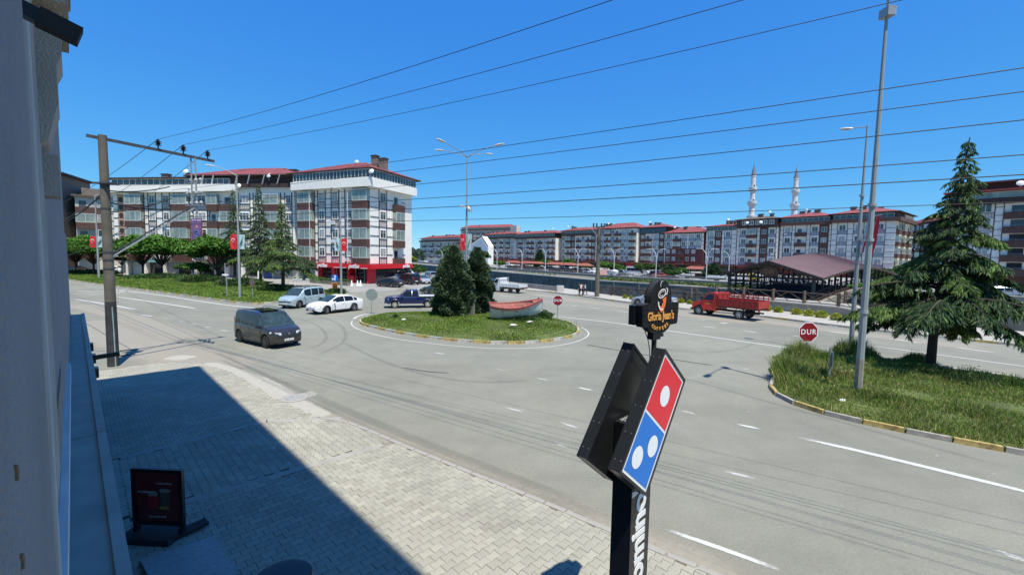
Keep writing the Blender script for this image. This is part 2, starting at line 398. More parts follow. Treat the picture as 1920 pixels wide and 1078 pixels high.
def bone(sc=1.0, h=.028):
    o = [(-.1105, -.0942), (-.0825, -.0942), (-.03, -.0692), (.03, -.0692), (.0825, -.0942), (.1105, -.0942)]
    o = [(a*sc*.99, b*sc*.972) for a, b in o]; o += [(-a, -b) for a, b in o]; n = len(o); c = .925
    lo = [(a, b, .005) for a, b in o]; mid = [(a, b, h-.005) for a, b in o]; hi = [(a*c, b*c, h) for a, b in o]
    return lo+mid+hi, [tuple(range(2*n, 3*n))]+[(i, (i+1) % n, (i+1) % n+n, i+n) for i in range(n)]+[(i+n, (i+1) % n+n, (i+1) % n+2*n, i+2*n) for i in range(n)]
lineA = [G(120, 886), G(225, 860), G(500, 790), G(640, 786), G(900, 780)]
lineB = [G(150, 1000), G(351, 941), G(717, 835), G(1000, 753)]
def side(P, ln):
    "positive when beyond the line (away from us)"
    a_ = np.array([[FN.x, FN.y], [FD.x, FD.y]]); L_ = [(a_ @ np.array([p.x, p.y])) for p in ln]
    u = P @ a_[0]; v = P @ a_[1]; return v-np.interp(u, [q[0] for q in L_], [q[1] for q in L_])
cand = []
for reg, (rot, sc) in {'A': (0, .86), 'B': (1, 1.0), 'C': (0, 1.0)}.items():
    pu, pv = .2245*sc, .165*sc; U, W_ = (FN, FD) if rot == 0 else (FD, -FN)
    R = 30; iu = np.arange(-int(30/pu), int(30/pu)); iv = np.arange(-int(30/pv), int(30/pv))
    II, JJ = np.meshgrid(iu, iv); u = (II+.5*(JJ % 2))*pu; v = JJ*pv
    P = np.stack([U.x*u+W_.x*v, U.y*u+W_.y*v], -1).reshape(-1, 2)
    ins = in_poly(P, PAVE); P = P[ins]; sa = side(P, lineA); sb = side(P, lineB)
    k = {'A': sa > .09, 'B': (sa < -.09) & (sb > .09), 'C': sb < -.09}[reg]; P = P[k]
    al = P @ np.array([FD.x, FD.y]); P = P[al > -6]
    rz = math.atan2(U.y, U.x)
    for p in P: cand.append((p[0], p[1], rz, sc))
cv = []
for (x, y, rz, sc) in cand:                       # how large each block shows from the window
    d = V((x, y, -EYE)); dep = d.dot(_fw); sx_ = FPX*d.dot(_rt)/dep+960; sy = 539-FPX*d.dot(_up)/dep
    cv.append(((dep if (dep > 0 and 250 < sx_ < 1920 and 480 < sy < 1085) else 1e6)))
order = np.argsort(cv); near = set(order[:300].tolist())
bv, bf = bone()
pm = [MB() for _ in range(6)]; pmesh = []
for k, q in enumerate(pm):
    q.v = list(bv); q.f = list(bf); q.m = [0]*len(bf); pmesh.append(q.mesh('paver', M_PAV))
for i in order[:300]:
    x, y, rz, sc = cand[i]; o = link('paver', pmesh[i % 6], pave, (x, y, random.uniform(-.003, .003)), rz+random.uniform(-.015, .015))
    o.rotation_euler.x = random.uniform(-.012, .012)
rest = [c for i, c in enumerate(cand) if i not in near]; nb = len(bv); nr = len(rest)
vv = np.zeros((nr, nb, 3)); base = np.array(bv)
for i, (x, y, rz, sc) in enumerate(rest):
    c_, s_ = math.cos(rz+random.uniform(-.015, .015)), math.sin(rz); b0 = base*np.array([sc, sc, 1])
    vv[i, :, 0] = b0[:, 0]*c_-b0[:, 1]*s_+x; vv[i, :, 1] = b0[:, 0]*s_+b0[:, 1]*c_+y; vv[i, :, 2] = base[:, 2]+random.uniform(-.003, .003)
me = bpy.data.meshes.new('paver_field'); fl = []
for i in range(nr): fl += [tuple(j+i*nb for j in f) for f in bf]
me.from_pydata(vv.reshape(-1, 3).tolist(), [], fl); me.materials.append(M_PAV); me.update(); o = link('paver_field', me, pave); o['kind'] = 'stuff'
# seams between paving areas and the concrete edging
def strip_mb(mb, pts, w, z0, z1, m=0):
    for i in range(len(pts)-1): mb.beam(V((pts[i].x, pts[i].y, (z0+z1)/2)), V((pts[i+1].x, pts[i+1].y, (z0+z1)/2)), w, z1-z0, m)
mb = MB(); strip_mb(mb, [p for p in lineA if in_poly(np.array([[p.x, p.y]]), PAVE)[0] or True][1:4], .24, .004, .026)
mb.build('seam_edging', M_CONC, pave)
mb = MB(); strip_mb(mb, [G(300, 955), G(351, 941), G(717, 835)], .22, .004, .027); mb.build('seam_edging', M_CONC, pave)
kt = resample(EDGE[4:], .5); kb = MB().box(.01, -.07, -.02, .49, .07, .042, top=.012).mesh('kerb_stone', M_CONC)
for i in range(min(len(kt)-1, 48)):
    d = kt[i+1]-kt[i]; o = link('kerb_stone', kb, pave, kt[i], math.atan2(d.y, d.x)+random.uniform(-.02, .02)); o.scale.x = d.length/.5
# dusty margins, gutter concrete and patches
DUST = softmat('road_dust', (.36, .33, .27), amt=.6, scale=1.3, thr=.55, sharp=.35)
DUSTL = softmat('pale_cement_spill', (.46, .44, .38), amt=.7, scale=1.6, thr=.52, sharp=.12)
WORN = softmat('worn_white_paint', (.58, .58, .55), amt=.78, scale=9, thr=.42, sharp=.2)
WORN2 = softmat('faded_white_paint', (.6, .6, .58), amt=.55, scale=7, thr=.5, sharp=.25)
TYRE = softmat('tyre_rubber_mark', (.08, .08, .08), amt=.13, scale=2.2, thr=.5, sharp=.4)
CRACK = softmat('bitumen_crack', (.05, .05, .055), amt=.6, scale=3, thr=.45, sharp=.3)
road = bpy.data.objects['road']
def gp(l, it=2): return smooth_line([G(*p) for p in l], it)
def rs(l, step=.5, it=2): return resample(gp(l, it), step)
soft_strip('dust_margin', rs([(170, 640), (330, 668), (450, 715), (560, 775), (640, 800), (760, 850), (1000, 945), (1150, 1010), (1330, 1080), (1500, 1150)], .7), 2.0, .006, DUST, road)
soft_strip('dust_margin', rs([(150, 600), (240, 640), (350, 672), (440, 702)], .8), 5.0, .0065, DUST, road)
soft_strip('dust_margin', rs([(140, 570), (260, 600), (360, 640)], .8), 3.2, .0068, DUST, road)
soft_strip('dust_margin', rs([(985, 550), (1120, 567), (1270, 586), (1425, 601), (1550, 618), (1640, 630), (1920, 662)], 1.2), 4.0, .006, DUST, road)
soft_strip('dust_margin', rs([(1030, 560), (1180, 576), (1300, 594), (1450, 610)], 1.2), 3.0, .0062, DUST, road)
soft_strip('cement_spill', rs([(375, 680), (440, 698), (500, 722), (560, 762), (615, 788)], .3), 1.25, .0072, DUSTL, road)
soft_strip('cement_spill', rs([(310, 668), (345, 671), (372, 672)], .3), 1.4, .0074, DUSTL, road)
soft_strip('cement_spill', rs([(530, 748), (560, 744), (600, 735)], .15), .95, .0076, DUSTL, road)
soft_strip('cement_spill', rs([(990, 925), (1120, 975), (1230, 1020), (1500, 1140)], .5), .5, .0071, DUST, pave)
for l in ([(640, 640), (740, 690), (880, 720), (1010, 712)], [(560, 660), (620, 640), (600, 610), (560, 598)], [(590, 668), (655, 640), (640, 606), (585, 590)], [(400, 660), (600, 745), (800, 830), (1100, 945)],
          [(1180, 640), (1300, 665), (1390, 655), (1420, 640)], [(420, 668), (640, 770), (860, 862), (1180, 985)], [(410, 672), (630, 776), (850, 870), (1170, 992)], [(1250, 700), (1500, 770), (1900, 880)]):
    soft_strip('tyre_track', rs(l, .5, 3), .28, .0085, TYRE, road)
soft_strip('road_crack', rs([(1095, 645), (1130, 652), (1200, 664), (1300, 680), (1345, 686)], .25, 1), .2, .009, CRACK, road)
soft_strip('road_crack', rs([(750, 688), (800, 697), (850, 700)], .25, 1), .16, .009, CRACK, road)
# painted lines
def line_px(l, w, step=.8, m=None, it=1, z=.0105): return soft_strip('painted_line', rs(l, step, it), w*1.6, z, m or WORN, road)
line_px([(662, 600), (657, 608), (670, 618), (730, 635), (850, 649), (930, 654), (1010, 653), (1075, 644), (1106, 630), (1101, 619), (1085, 612)], .075, .5, it=2)
line_px([(660, 600), (672, 592), (700, 586)], .16, .5)
line_px([(1010, 589), (1040, 593), (1160, 606), (1250, 620), (1460, 650), (1570, 664), (1720, 681), (1865, 700), (1960, 712)], .16, 1.0)
line_px([(1600, 645), (1670, 653), (1920, 687), (1990, 697)], .15, 1.0)
line_px([(1466, 813), (1640, 852), (1920, 921), (2040, 952)], .17, .8)
line_px([(1813, 1014), (1920, 1050), (2010, 1081)], .16, .5)
line_px([(1225, 985), (1330, 1020), (1500, 1083)], .10, .5, WORN)
for a, b in (((1000, 708), (1034, 714)), ((1078, 725), (1118, 734)), ((1272, 768), (1310, 779)), ((1371, 793), (1436, 807))): line_px([a, b], .12, .25, m=WORN)
for a, b in (((925, 690), (950, 697)), ((810, 660), (840, 666)), ((940, 762), (990, 775)), ((1045, 790), (1092, 806)), ((1030, 828), (1072, 842)), ((1345, 880), (1430, 901))): line_px([a, b], .11, .25, m=WORN2)
for a, b in (((1745, 852), (1768, 857)), ((1850, 886), (1876, 892)), ((1245, 772), (1262, 776)), ((1395, 770), (1412, 774)), ((1386, 690), (1410, 694))): line_px([a, b], .12, .15, m=WORN2)
for l in ([(190, 541), (300, 553), (380, 566), (440, 574), (520, 582)], [(215, 556), (300, 568), (375, 580)], [(135, 545), (200, 548), (245, 541)], [(135, 553), (200, 552), (245, 545)], [(135, 560), (215, 573), (262, 582)]):
    line_px(l, .2, 1.0)
for a, b in (((262, 590), (290, 594)), ((303, 596), (316, 598)), ((332, 601), (346, 603)), ((357, 606), (371, 609)), ((382, 612), (396, 615)), ((410, 618), (430, 622))): line_px([a, b], .16, .4)
for a, b in (((640, 551), (672, 554)), ((705, 556), (722, 558)), ((560, 536), (600, 539)), ((1065, 572), (1090, 575)), ((1100, 576), (1130, 579)), ((1150, 583), (1185, 586)), ((1200, 590), (1240, 593)), ((1310, 611), (1350, 616)),
             ((1383, 619), (1430, 625)), ((1475, 629), (1530, 634)), ((1350, 606), (1364, 608)), ((1305, 598), (1330, 602)), ((930, 553), (965, 557)), ((1545, 620), (1610, 628)), ((1660, 634), (1740, 645)), ((1780, 650), (1880, 663)), ((750, 562), (780, 565))):
    line_px([a, b], .17, .4, m=WORN)
soft_strip('road_patch', rs([(1345, 604), (1358, 606), (1370, 608)], .3), .9, .0107, WORN2, road)
rgd = np.random.default_rng(9); kk = np.array([tuple(p) for p in resample(gp([(400, 680), (520, 745), (620, 788), (760, 840), (1000, 938), (1150, 1003), (1400, 1110)]), .05)]); n_ = 700
Pd = kk[rgd.integers(0, len(kk), n_)]; Pd[:, :2] += rgd.normal(0, .35, (n_, 2)); Pd[:, 2] = .02; Ad = rand_unit(n_)*rgd.uniform(.006, .022, (n_, 1)); Ad[:, 2] *= .3; Bd = nrm(np.cross(Ad, np.array([0, 0, 1.0])))*rgd.uniform(.004, .014, (n_, 1))
tag(link('gutter_grit', leaves('gutter_grit', Pd, Ad, Bd, [mat('grit', (.30, .27, .22), .9, rnd=.3), mat('dry_leaf_bits', (.10, .08, .05), .9)], (rgd.uniform(size=n_) < .35).astype(int))), 'grit and dry leaf bits along the near kerb', 'grit', kind='stuff')
# manhole in the gutter
mh = thing('manhole', 'round iron manhole cover in a pale cement collar at the kerb', 'manhole cover', G(552, 747))
MB().lathe([(.42, 0), (.45, .0), (.45, .03), (.33, .035)], n=28).build('collar', M_CONC, mh)
MB().lathe([(.32, 0), (.32, .042), (.30, .048)], n=28).build('cover', mat('pale_iron', (.27, .27, .26), .7, var=.2, scale=12, bump=.6, bscale=40), mh)
# far pavement of the big road
farp = [(985, 545), (1027, 548), (1120, 560), (1160, 566), (1270, 579), (1425, 594), (1550, 610), (1640, 621), (1920, 650)]
FK = [G(*p) for p in farp]; FK.append(FK[-1]+(FK[-1]-FK[-2]).normalized()*20)
nwi = [V((*p, 0)) for p in offs(NW, .05)]
def near_pt(p): return min(resample(nwi, 1.0), key=lambda q: (q-p).length)
WL = resample([V((*p, 0)) for p in [(3.8, 78), (9.5, 67), (14.2, 56), (19.5, 49.5), (27, 43.5), (40, 31), (62, 12)]], 3.0)
poly = [(p.x, p.y) for p in FK]+[(p.x, p.y) for p in WL[::-1]]
mbp = MB().prism(poly, -.05, .13); o = mbp.build('far_pavement', mat('far_paving', (.34, .32, .28), .9, var=.15, scale=1.2, bump=.2)); o['kind'] = 'structure'
M_KY = mat('yellow_kerb_paint', (.36, .27, .095), .85, var=.55, scale=7, bump=.3); M_KW = mat('white_kerb_paint', (.37, .36, .32), .85, var=.5, scale=6, bump=.3); M_KG = mat('bare_kerb', (.27, .25, .22), .9, var=.35, scale=4, bump=.3)
def kerb_line(pts, parent, step, cols, h=.15, w=.16, lim=300):
    P = resample(pts, step); me = []
    for m in cols: me.append(MB().box(.012, -w/2, -.05, step-.012, w/2, h, top=.018).mesh('kerb_stone', m))
    for i in range(min(len(P)-1, lim)):
        d = P[i+1]-P[i]; o = link('kerb_stone', me[i % len(cols)], parent, P[i]+V((0, 0, random.uniform(-.008, .008))), math.atan2(d.y, d.x)+random.uniform(-.012, .012)); o.scale.x = d.length/step
kerb_line(FK, o, 1.0, [M_KG, M_KG, M_KW, M_KG, M_KY, M_KG], .155)
# light street behind the left median, forecourts
sheet('side_street', [G(*p)[:2] for p in [(60, 519), (250, 525), (440, 533), (560, 541), (660, 548), (740, 545), (760, 530), (700, 531), (640, 528), (400, 517), (60, 508)]], .006, M_STREET)
sheet('forecourt', [(-21, 74), (-12, 60), (-4, 66), (-12, 92), (-17, 90)], .007, M_STREET)
# ================================================================ PLANTED ISLANDS
M_GR = leafmat('grass_blade', (.16, .25, .035), .35, .3); M_GR2 = leafmat('dry_grass_blade', (.36, .33, .14), .35, .3); M_GR3 = leafmat('dark_weed_leaf', (.085, .14, .04), .35, .25)
def island(name, pts, zi, closed_it=2, kerb_cols=(M_KY, M_KW), kstep=1.0, kerb_part=None):
    P = resample(smooth_line(pts, closed_it, True)+[smooth_line(pts, closed_it, True)[0]], kstep)[:-1]
    if sum(P[i].x*P[(i+1) % len(P)].y-P[(i+1) % len(P)].x*P[i].y for i in range(len(P))) < 0: P = P[::-1]
    c = sum(P, V((0, 0, 0)))/len(P); n = len(P); vs = []; fs = []
    for r, (k, z) in enumerate(((1.0, -.02), (.998, .10), (.9, .10+zi*.35), (.7, .1+zi*.8), (.35, .1+zi))):
        for p in P: q = c+(p-c)*k; vs.append((q.x, q.y, z))
    vs.append((c.x, c.y, .1+zi))
    for r in range(4):
        for i in range(n): fs.append((r*n+i, r*n+(i+1) % n, (r+1)*n+(i+1) % n, (r+1)*n+i))
    for i in range(n): fs.append((4*n+i, 4*n+(i+1) % n, 5*n))
    mb = MB(); mb.add(vs, fs); o = mb.build(name, M_SOIL, smooth=60); o['kind'] = 'structure'
    kerb_line(P+[P[0]], o, kstep, kerb_cols)
    return o, [(p.x, p.y) for p in P], c, zi
def ground_z(isl, Q):
    _, P, c, zi = isl; cx, cy = c.x, c.y
    Q = np.asarray(Q); k = np.ones(len(Q))
    ks = np.linspace(1, .05, 20); z = np.full(len(Q), .1)
    for kk in ks:
        pp = [(cx+(p[0]-cx)*kk, cy+(p[1]-cy)*kk) for p in P]; ins = in_poly(Q, pp)
        z[ins] = .1+zi*np.interp(kk, [.35, .7, .9, 1], [1, .8, .35, 0])
    return z
def grass(name, isl, n, h0, h1, w, mats=None, probs=(.8, .12, .08), patch=None, region=None, hf=None, label='', cat='grass', zbase=None, shrink=.99):
    _, P, c, zi = isl; poly = region or P; A = np.array(poly); lo = A.min(0); hi = A.max(0); out = []
    tot = 0
    while tot < n:
        Q = RNG.uniform(lo, hi, (n*2, 2)); Q = Q[in_poly(Q, poly)]; Q = Q[in_poly(Q, [(c.x+(p[0]-c.x)*shrink, c.y+(p[1]-c.y)*shrink) for p in P])]
        dn = np.sin(Q[:, 0]*1.7+1.3*np.sin(Q[:, 1]*1.1))+np.sin(Q[:, 1]*2.3+Q[:, 0]*.9); Q = Q[RNG.uniform(-2.6, 1.2, len(Q)) < dn*.8+.4]
        out.append(Q); tot += len(Q)
    Q = np.concatenate(out)[:n]; z = ground_z(isl, Q)
    dn = np.sin(Q[:, 0]*1.1+1.3*np.sin(Q[:, 1]*.8))+np.sin(Q[:, 1]*1.3+Q[:, 0]*.7)
    h = RNG.uniform(h0, h1, n)*(1+.22*dn)
    if hf is not None: h *= hf(Q)
    a = RNG.uniform(0, 2*math.pi, n); lean = RNG.uniform(.05, .75, n)*h
    B = np.stack([Q[:, 0], Q[:, 1], z-.03], -1); T = B+np.stack([np.cos(a)*lean, np.sin(a)*lean, h], -1)
    Md = B*.5+T*.5; Md[:, 2] += h*.12
    a2 = RNG.uniform(0, 2*math.pi, n); W = np.stack([np.cos(a2), np.sin(a2), 0*a2], -1)*(w*RNG.uniform(.6, 1.4, n)/2)[:, None]
    v = np.empty((n, 4, 3)); v[:, 0] = B-W*.6; v[:, 1] = Md-W; v[:, 2] = T; v[:, 3] = Md+W
    mi = RNG.choice(3, n, p=probs)
    me = fastmesh(name, v.reshape(-1, 3), np.arange(n*4).reshape(n, 4), mats or [M_GR, M_GR2, M_GR3], mi)
    o = link(name, me); return tag(o, label, cat, kind='stuff')
isl_px = [(672, 607), (700, 615), (760, 628), (850, 640), (930, 645), (1000, 644), (1060, 636), (1088, 626), (1080, 610), (1040, 599), (960, 592), (870, 589), (780, 589), (715, 592), (680, 597)]
ISL = island('traffic_island', [G(*p) for p in isl_px], .45, 2, (M_KY, M_KW))
grass('island_grass', ISL, 62000, .05, .16, .036, probs=(.86, .08, .06), label='short bright green grass covering the teardrop traffic island')
medR_px = [(1444, 722), (1447, 738), (1500, 765), (1575, 785), (1700, 812), (1850, 840), (1920, 853), (2200, 905)]
back_px = [(2300, 790), (1920, 716), (1740, 695), (1600, 672), (1510, 668), (1465, 690)]
MED = island('right_median', [G(*p) for p in medR_px+back_px], .3, 2, (M_KY, M_KG))
def hfR(Q):
    tip = np.array(G(1470, 715)[:2]); d = np.linalg.norm(Q-tip, axis=1); t2 = np.array(G(1540, 690)[:2]); d2 = np.linalg.norm(Q-t2, axis=1)
    return (1+2.2*np.exp(-(d/1.9)**2)+1.6*np.exp(-(d2/2.6)**2))*(.75+.4*np.sin(Q[:, 0]*2.1+Q[:, 1])*np.sin(Q[:, 1]*1.7-Q[:, 0]*.6))
regR = [G(*p)[:2] for p in [(1380, 760), (1480, 775), (1700, 840), (2100, 915), (2150, 760), (1920, 700), (1700, 680), (1500, 650), (1400, 690)]]
grass('median_grass', MED, 120000, .08, .26, .019, probs=(.56, .36, .08), hf=hfR, region=regR, label='tall weedy grass with dry tips on the median under the big cedar', shrink=.985)
medL_px = [(60, 513), (135, 527), (250, 542), (330, 553), (400, 562), (437, 568), (480, 571), (526, 567), (600, 561), (640, 557), (655, 552), (625, 546), (540, 539), (440, 530), (300, 522), (160, 514), (60, 508)]
MEL = island('left_median', [G(*p) for p in medL_px], .3, 2, (M_KY, M_KW, M_KG), 1.0)
grass('left_median_grass', MEL, 80000, .10, .26, .075, probs=(.88, .06, .06), label='green grass verge on the left median under the street trees')
# ================================================================ OUR BUILDING (left edge)
RZF = math.atan2(FD.y, FD.x)                 # local x along the facade, local -y outwards
M_STUC = mat('grey_stucco', (.33, .315, .30), .95, var=.1, scale=3, bump=.9, bscale=110)
M_STUC2 = mat('beige_stucco', (.42, .38, .32), .95, var=.2, scale=3, bump=.7, bscale=90)
M_LEDGE = mat('blue_grey_sheet', (.30, .31, .27), .55, var=.22, scale=2.5, bump=.2, bscale=8)
M_BLK = mat('black_paint', (.012, .013, .015), .35, var=.2, scale=6); M_BLKM = mat('black_matt', (.02, .02, .022), .8, var=.2, scale=5)
M_WHT = mat('white_paint', (.78, .78, .76), .6, var=.05); M_STEEL = mat('galvanised_steel', (.34, .36, .37), .5, metal=.3, var=.2, scale=3)
ob = thing('corner_building', 'grey stuccoed building with blue sheet ledge at the left edge of the view', 'building', (0, 0, 0), RZF)
def LB(a0, l0, z0, a1, l1, z1, mb, m=0, top=0): return mb.box(a0, -l1, z0, a1, -l0, z1, m, top)
mb = MB(); LB(-8, -9, 0, 15.5, -.125, 18, mb); mb.build('wall', M_STUC, ob)
mb = MB(); LB(-8, -.125, 3.0, 1.18, -.052, 8, mb); LB(-8, -.05, 3.0, 1.16, -.045, 8, mb); mb.build('pilaster', M_STUC, ob)
mb = MB(); LB(1.18, -.125, 4.1, 1.75, -.062, 8, mb); LB(1.75, -.125, 3.8, 3.1, -.085, 8, mb); mb.build('pilaster', M_STUC2, ob)
mb = MB(); LB(1.165, -.0519, 3.0, 1.182, -.047, 7.99, mb); LB(1.74, -.084, 3.9, 1.765, -.058, 7.9, mb); LB(1.8, -.084, 3.9, 6.0, -.055, 3.98, mb)
mb.build('edge_bead', mat('pale_bead', (.6, .6, .58), .8), ob)
mb = MB(); LB(15.502, -7, 0, 21.0, -.13, 5.5, mb); mb.build('low_wing', M_STUC, ob)
mb = MB(); LB(-8.5, -9.4, 18.002, 16.2, 1.84, 18.3, mb); mb.build('roof_eave', M_STUC2, ob)
for a0, a1 in ((-8, 2.0), (2.02, 7.0), (7.02, 13.4), (13.42, 20.4)):
    mb = MB(); LB(a0, -.124, 2.55, a1, .195, 2.9, mb); LB(a0, .12, 2.9, a1, .2, 2.93, mb); mb.build('ledge', M_LEDGE, ob)
mb = MB(); LB(-8, -.12, .0, 20.4, -.1, 2.549, mb); mb.build('shop_front', glass('dark_glass'), ob)
br = MB()
prof = [(-.12, 5.55), (-.06, 5.60), (-.035, 5.72), (-.02, 5.78), (-.02, 5.95), (.0, 6.0), (.0, 6.15), (.012, 6.25), (.012, 6.9), (-.12, 6.9)]
br.T = Matrix.Translation((3.0, 0, 0))
n_ = len(prof); vs = [(0, -l, z) for l, z in prof]+[(.35, -l, z) for l, z in prof]
br.add(vs, [tuple(range(n_)), tuple(range(n_, 2*n_))[::-1]]+[(i, (i+1) % n_, (i+1) % n_+n_, i+n_) for i in range(n_)])
br.build('cornice_bracket', M_STUC2, ob)
for c_ in ((2.9, -.12, 6.2, 3.6, .03, 6.4), (2.85, -.12, 6.45, 3.65, .045, 7.6), (3.1, -.12, 5.35, 3.3, -.03, 5.55)):
    br = MB(); LB(*c_, br); br.build('cornice', M_STUC2, ob)
for a_ in (11.5, 13.0, 14.6): 
    mb = MB(); LB(a_, .196, 2.6, a_+.25, .27, 2.78, mb); mb.build('spotlight', M_BLK, ob)
for z_, l_ in ((4.895, .0), (4.81, .0)):
    mb = MB(); P = [V((.585+.007*math.cos(t), .05-.006, z_+.007*math.sin(t))) for t in np.linspace(-1.2, 1.9, 8)]; mb.tube(P, .0018, 6); mb.build('iron_hook', mat('rusty_iron', (.2, .13, .07), .8, var=.4, scale=40), ob)
sp = thing('wall_floodlight', 'black floodlight on a short arm at the top of the stucco wall', 'floodlight', F(1.28, -.06, 0), RZF)
MB().tube([(0, .02, 5.555), (0, -.004, 5.555)], .022, 12).build('mount', M_BLK, sp)
MB().beam((0, 0, 5.557), (0, -.035, 5.545), .026, .026).build('arm', M_BLK, sp); MB().beam((0, -.03, 5.547), (0, -.088, 5.528), .036, .032).build('housing', M_BLKM, sp)
fl = thing('bracket_lamp', 'black lamp bracket sticking out from the low wing beside the pole', 'lamp', F(13.9, .2, 2.62), RZF)
MB().beam((0, 0, -.06), (0, -.5, -.02), .07, .10).build('housing', M_BLK, fl); mb = MB(); mb.tube([(0, -.5, .04), (0, -.78, .04), (0, -.78, -.08), (0, -.5, -.08)], .014, 6); mb.build('frame', M_BLK, fl)
# entrance step and round bin
P4 = [G(*p) for p in [(262, 1062), (402, 1016), (450, 1090), (300, 1140)]]
mb = MB().prism([(p.x, p.y) for p in P4][::-1], .0, .13, inset=.012); tag(mb.build('entrance_step', mat('granite_slab', (.27, .28, .28), .6, var=.2, scale=14)), 'grey granite entrance step at the foot of the facade', 'step')
P5 = G(530, 1172); bn = thing('planter', 'round black plastic drum with a dished lid beside the entrance step', 'planter', (P5.x, P5.y, .03))
MB().lathe([(.24, 0), (.30, .1), (.34, .55), (.36, .6)], n=36).build('drum', M_BLK, bn, smooth=40); MB().lathe([(.38, .6), (.395, .62), (.38, .65), (.30, .66), (.1, .645)], n=40).build('lid', M_BLK, bn, smooth=40)
# poster stand
ps = D(299, 985, 7.4); st = thing('poster_stand', 'black framed poster stand with a dark red drinks poster on a black base', 'sign', (ps.x, ps.y, .03), math.radians(-3))
mb = MB(); bw, bh = .435, 1.22
mb.box(-.62, -.30, 0, .42, .26, .07, top=.05); mb.beam((.3, -.1, .04), (.6, .35, .07), .22, .05); mb.build('base', M_BLKM, st)
mb = MB()
for x in (-bw, bw): mb.box(x-.035, -.03, .16, x+.035, .03, bh)
mb.box(-bw+.035, -.03, .2, bw-.035, .03, .27); mb.box(-bw+.035, -.03, bh-.06, bw-.035, .03, bh); mb.box(-bw-.02, -.04, .06, -bw+.05, .04, .16); mb.box(bw-.05, -.04, .06, bw+.02, .04, .16)
mb.build('frame', M_BLK, st)
MB().box(-bw+.03, -.012, .265, bw-.03, .012, bh-.055).build('poster', mat('dark_red_print', (.16, .022, .026), .35, var=.35, scale=2), st)
mb = MB(); mb.add([(-.17, -.016, .5), (.0, -.016, .5), (.025, -.016, .72), (-.19, -.016, .72)], [(0, 1, 2, 3)]); mb.build('printed_cup', mat('cup_red', (.42, .02, .03), .4), st)
mb = MB(); mb.add([(.06, -.016, .5), (.20, -.016, .5), (.24, -.016, .82), (.04, -.016, .82)], [(0, 1, 2, 3)], 0); mb.add([(.02+.11*math.cos(t)+.12, -.0165, .83+.04*math.sin(t)) for t in np.linspace(0, 6.0, 12)], [tuple(range(12))], 1)
mb.add([(-.17, -.0162, .725), (.01, -.0162, .725), (0, -.0162, .79), (-.05, -.0162, .83), (-.12, -.0162, .82), (-.16, -.0162, .78)], [tuple(range(6))], 1)
mb.add([(.12+.1*math.cos(t), -.0163, .515+.035*math.sin(t)) for t in np.linspace(0, 5.6, 10)], [tuple(range(10))], 2)
mb.build('printed_drink', [mat('print_tan', (.13, .09, .07), .4), mat('print_cream', (.33, .27, .24), .4), mat('print_yellow', (.42, .26, .06), .4)], st)
mb = MB()
for (x0, z0, n) in ((-.02, .955, 11), (-.36, .79, 10), (-.17, .345, 12)):
    for i in range(n):
        hh = random.uniform(.014, .03); mb.add([(x0+i*.027, -.0165, z0-hh/2), (x0+i*.027+.018, -.0165, z0-hh/2), (x0+i*.027+.021, -.0165, z0+hh), (x0+i*.027+.003, -.0165, z0+hh)], [(0, 1, 2, 3)])
mb.build('printed_lettering', mat('print_white', (.5, .45, .45), .4), st)['kind'] = 'stuff'
# ================================================================ ADVERTISING PYLON (foreground)
O = V((1.709, 5.0, 3.183)); RZN = math.atan2(FN.y, FN.x)      # local x = FN (to the right), local y = FD (away)
PY = thing('sign_column', 'black square advertising column with white lettering carrying two tilted light boxes', 'sign', (O.x, O.y, 0), RZN)
O.z = 3.183
MB().box(-.18, .155, -.30, .265, .42, 3.12).build('column', M_BLK, PY)
MB().box(-.26, .08, -.31, .34, .5, -.25).build('foot_plate', M_BLKM, PY)
mb = MB()
for i in range(7): mb.beam((-.10+i*.05, .18, 3.124), (-.10+i*.05, .4, 3.124), .012, .012)
for i in range(4): mb.beam((-.13, .2+i*.055, 3.126), (.2, .2+i*.055, 3.126), .012, .012)
mb.build('top_grille', M_STEEL, PY)
me = text_mesh("Domino's", .45, .003, offset=.016, align='RIGHT'); place_text(me, 'column_lettering', M_WHT, PY, (.02, .151, 2.50), (0, 0, 1), (-1, 0, 0))
cx_, cz_ = .048, O.z-.016; u_ = V((.625, 0, .78)); s_ = V((.78, 0, -.625)); LU, LS = 1.478/2, .735/2
u_.normalize(); s_.normalize(); C0 = V((cx_, 0, cz_))
def para(hu, hs, y, cu=0, cs=0): return [C0+u_*(cu+a*hu)+s_*(cs+b*hs)+V((0, y, 0)) for a, b in ((1, -1), (1, 1), (-1, 1), (-1, -1))]
M_DR = mat('sign_red', (.72, .012, .03), .3, var=.04); M_DB = mat('sign_blue', (.0, .17, .62), .3, var=.04); M_DW = mat('sign_white', (.82, .84, .86), .3, var=.03)
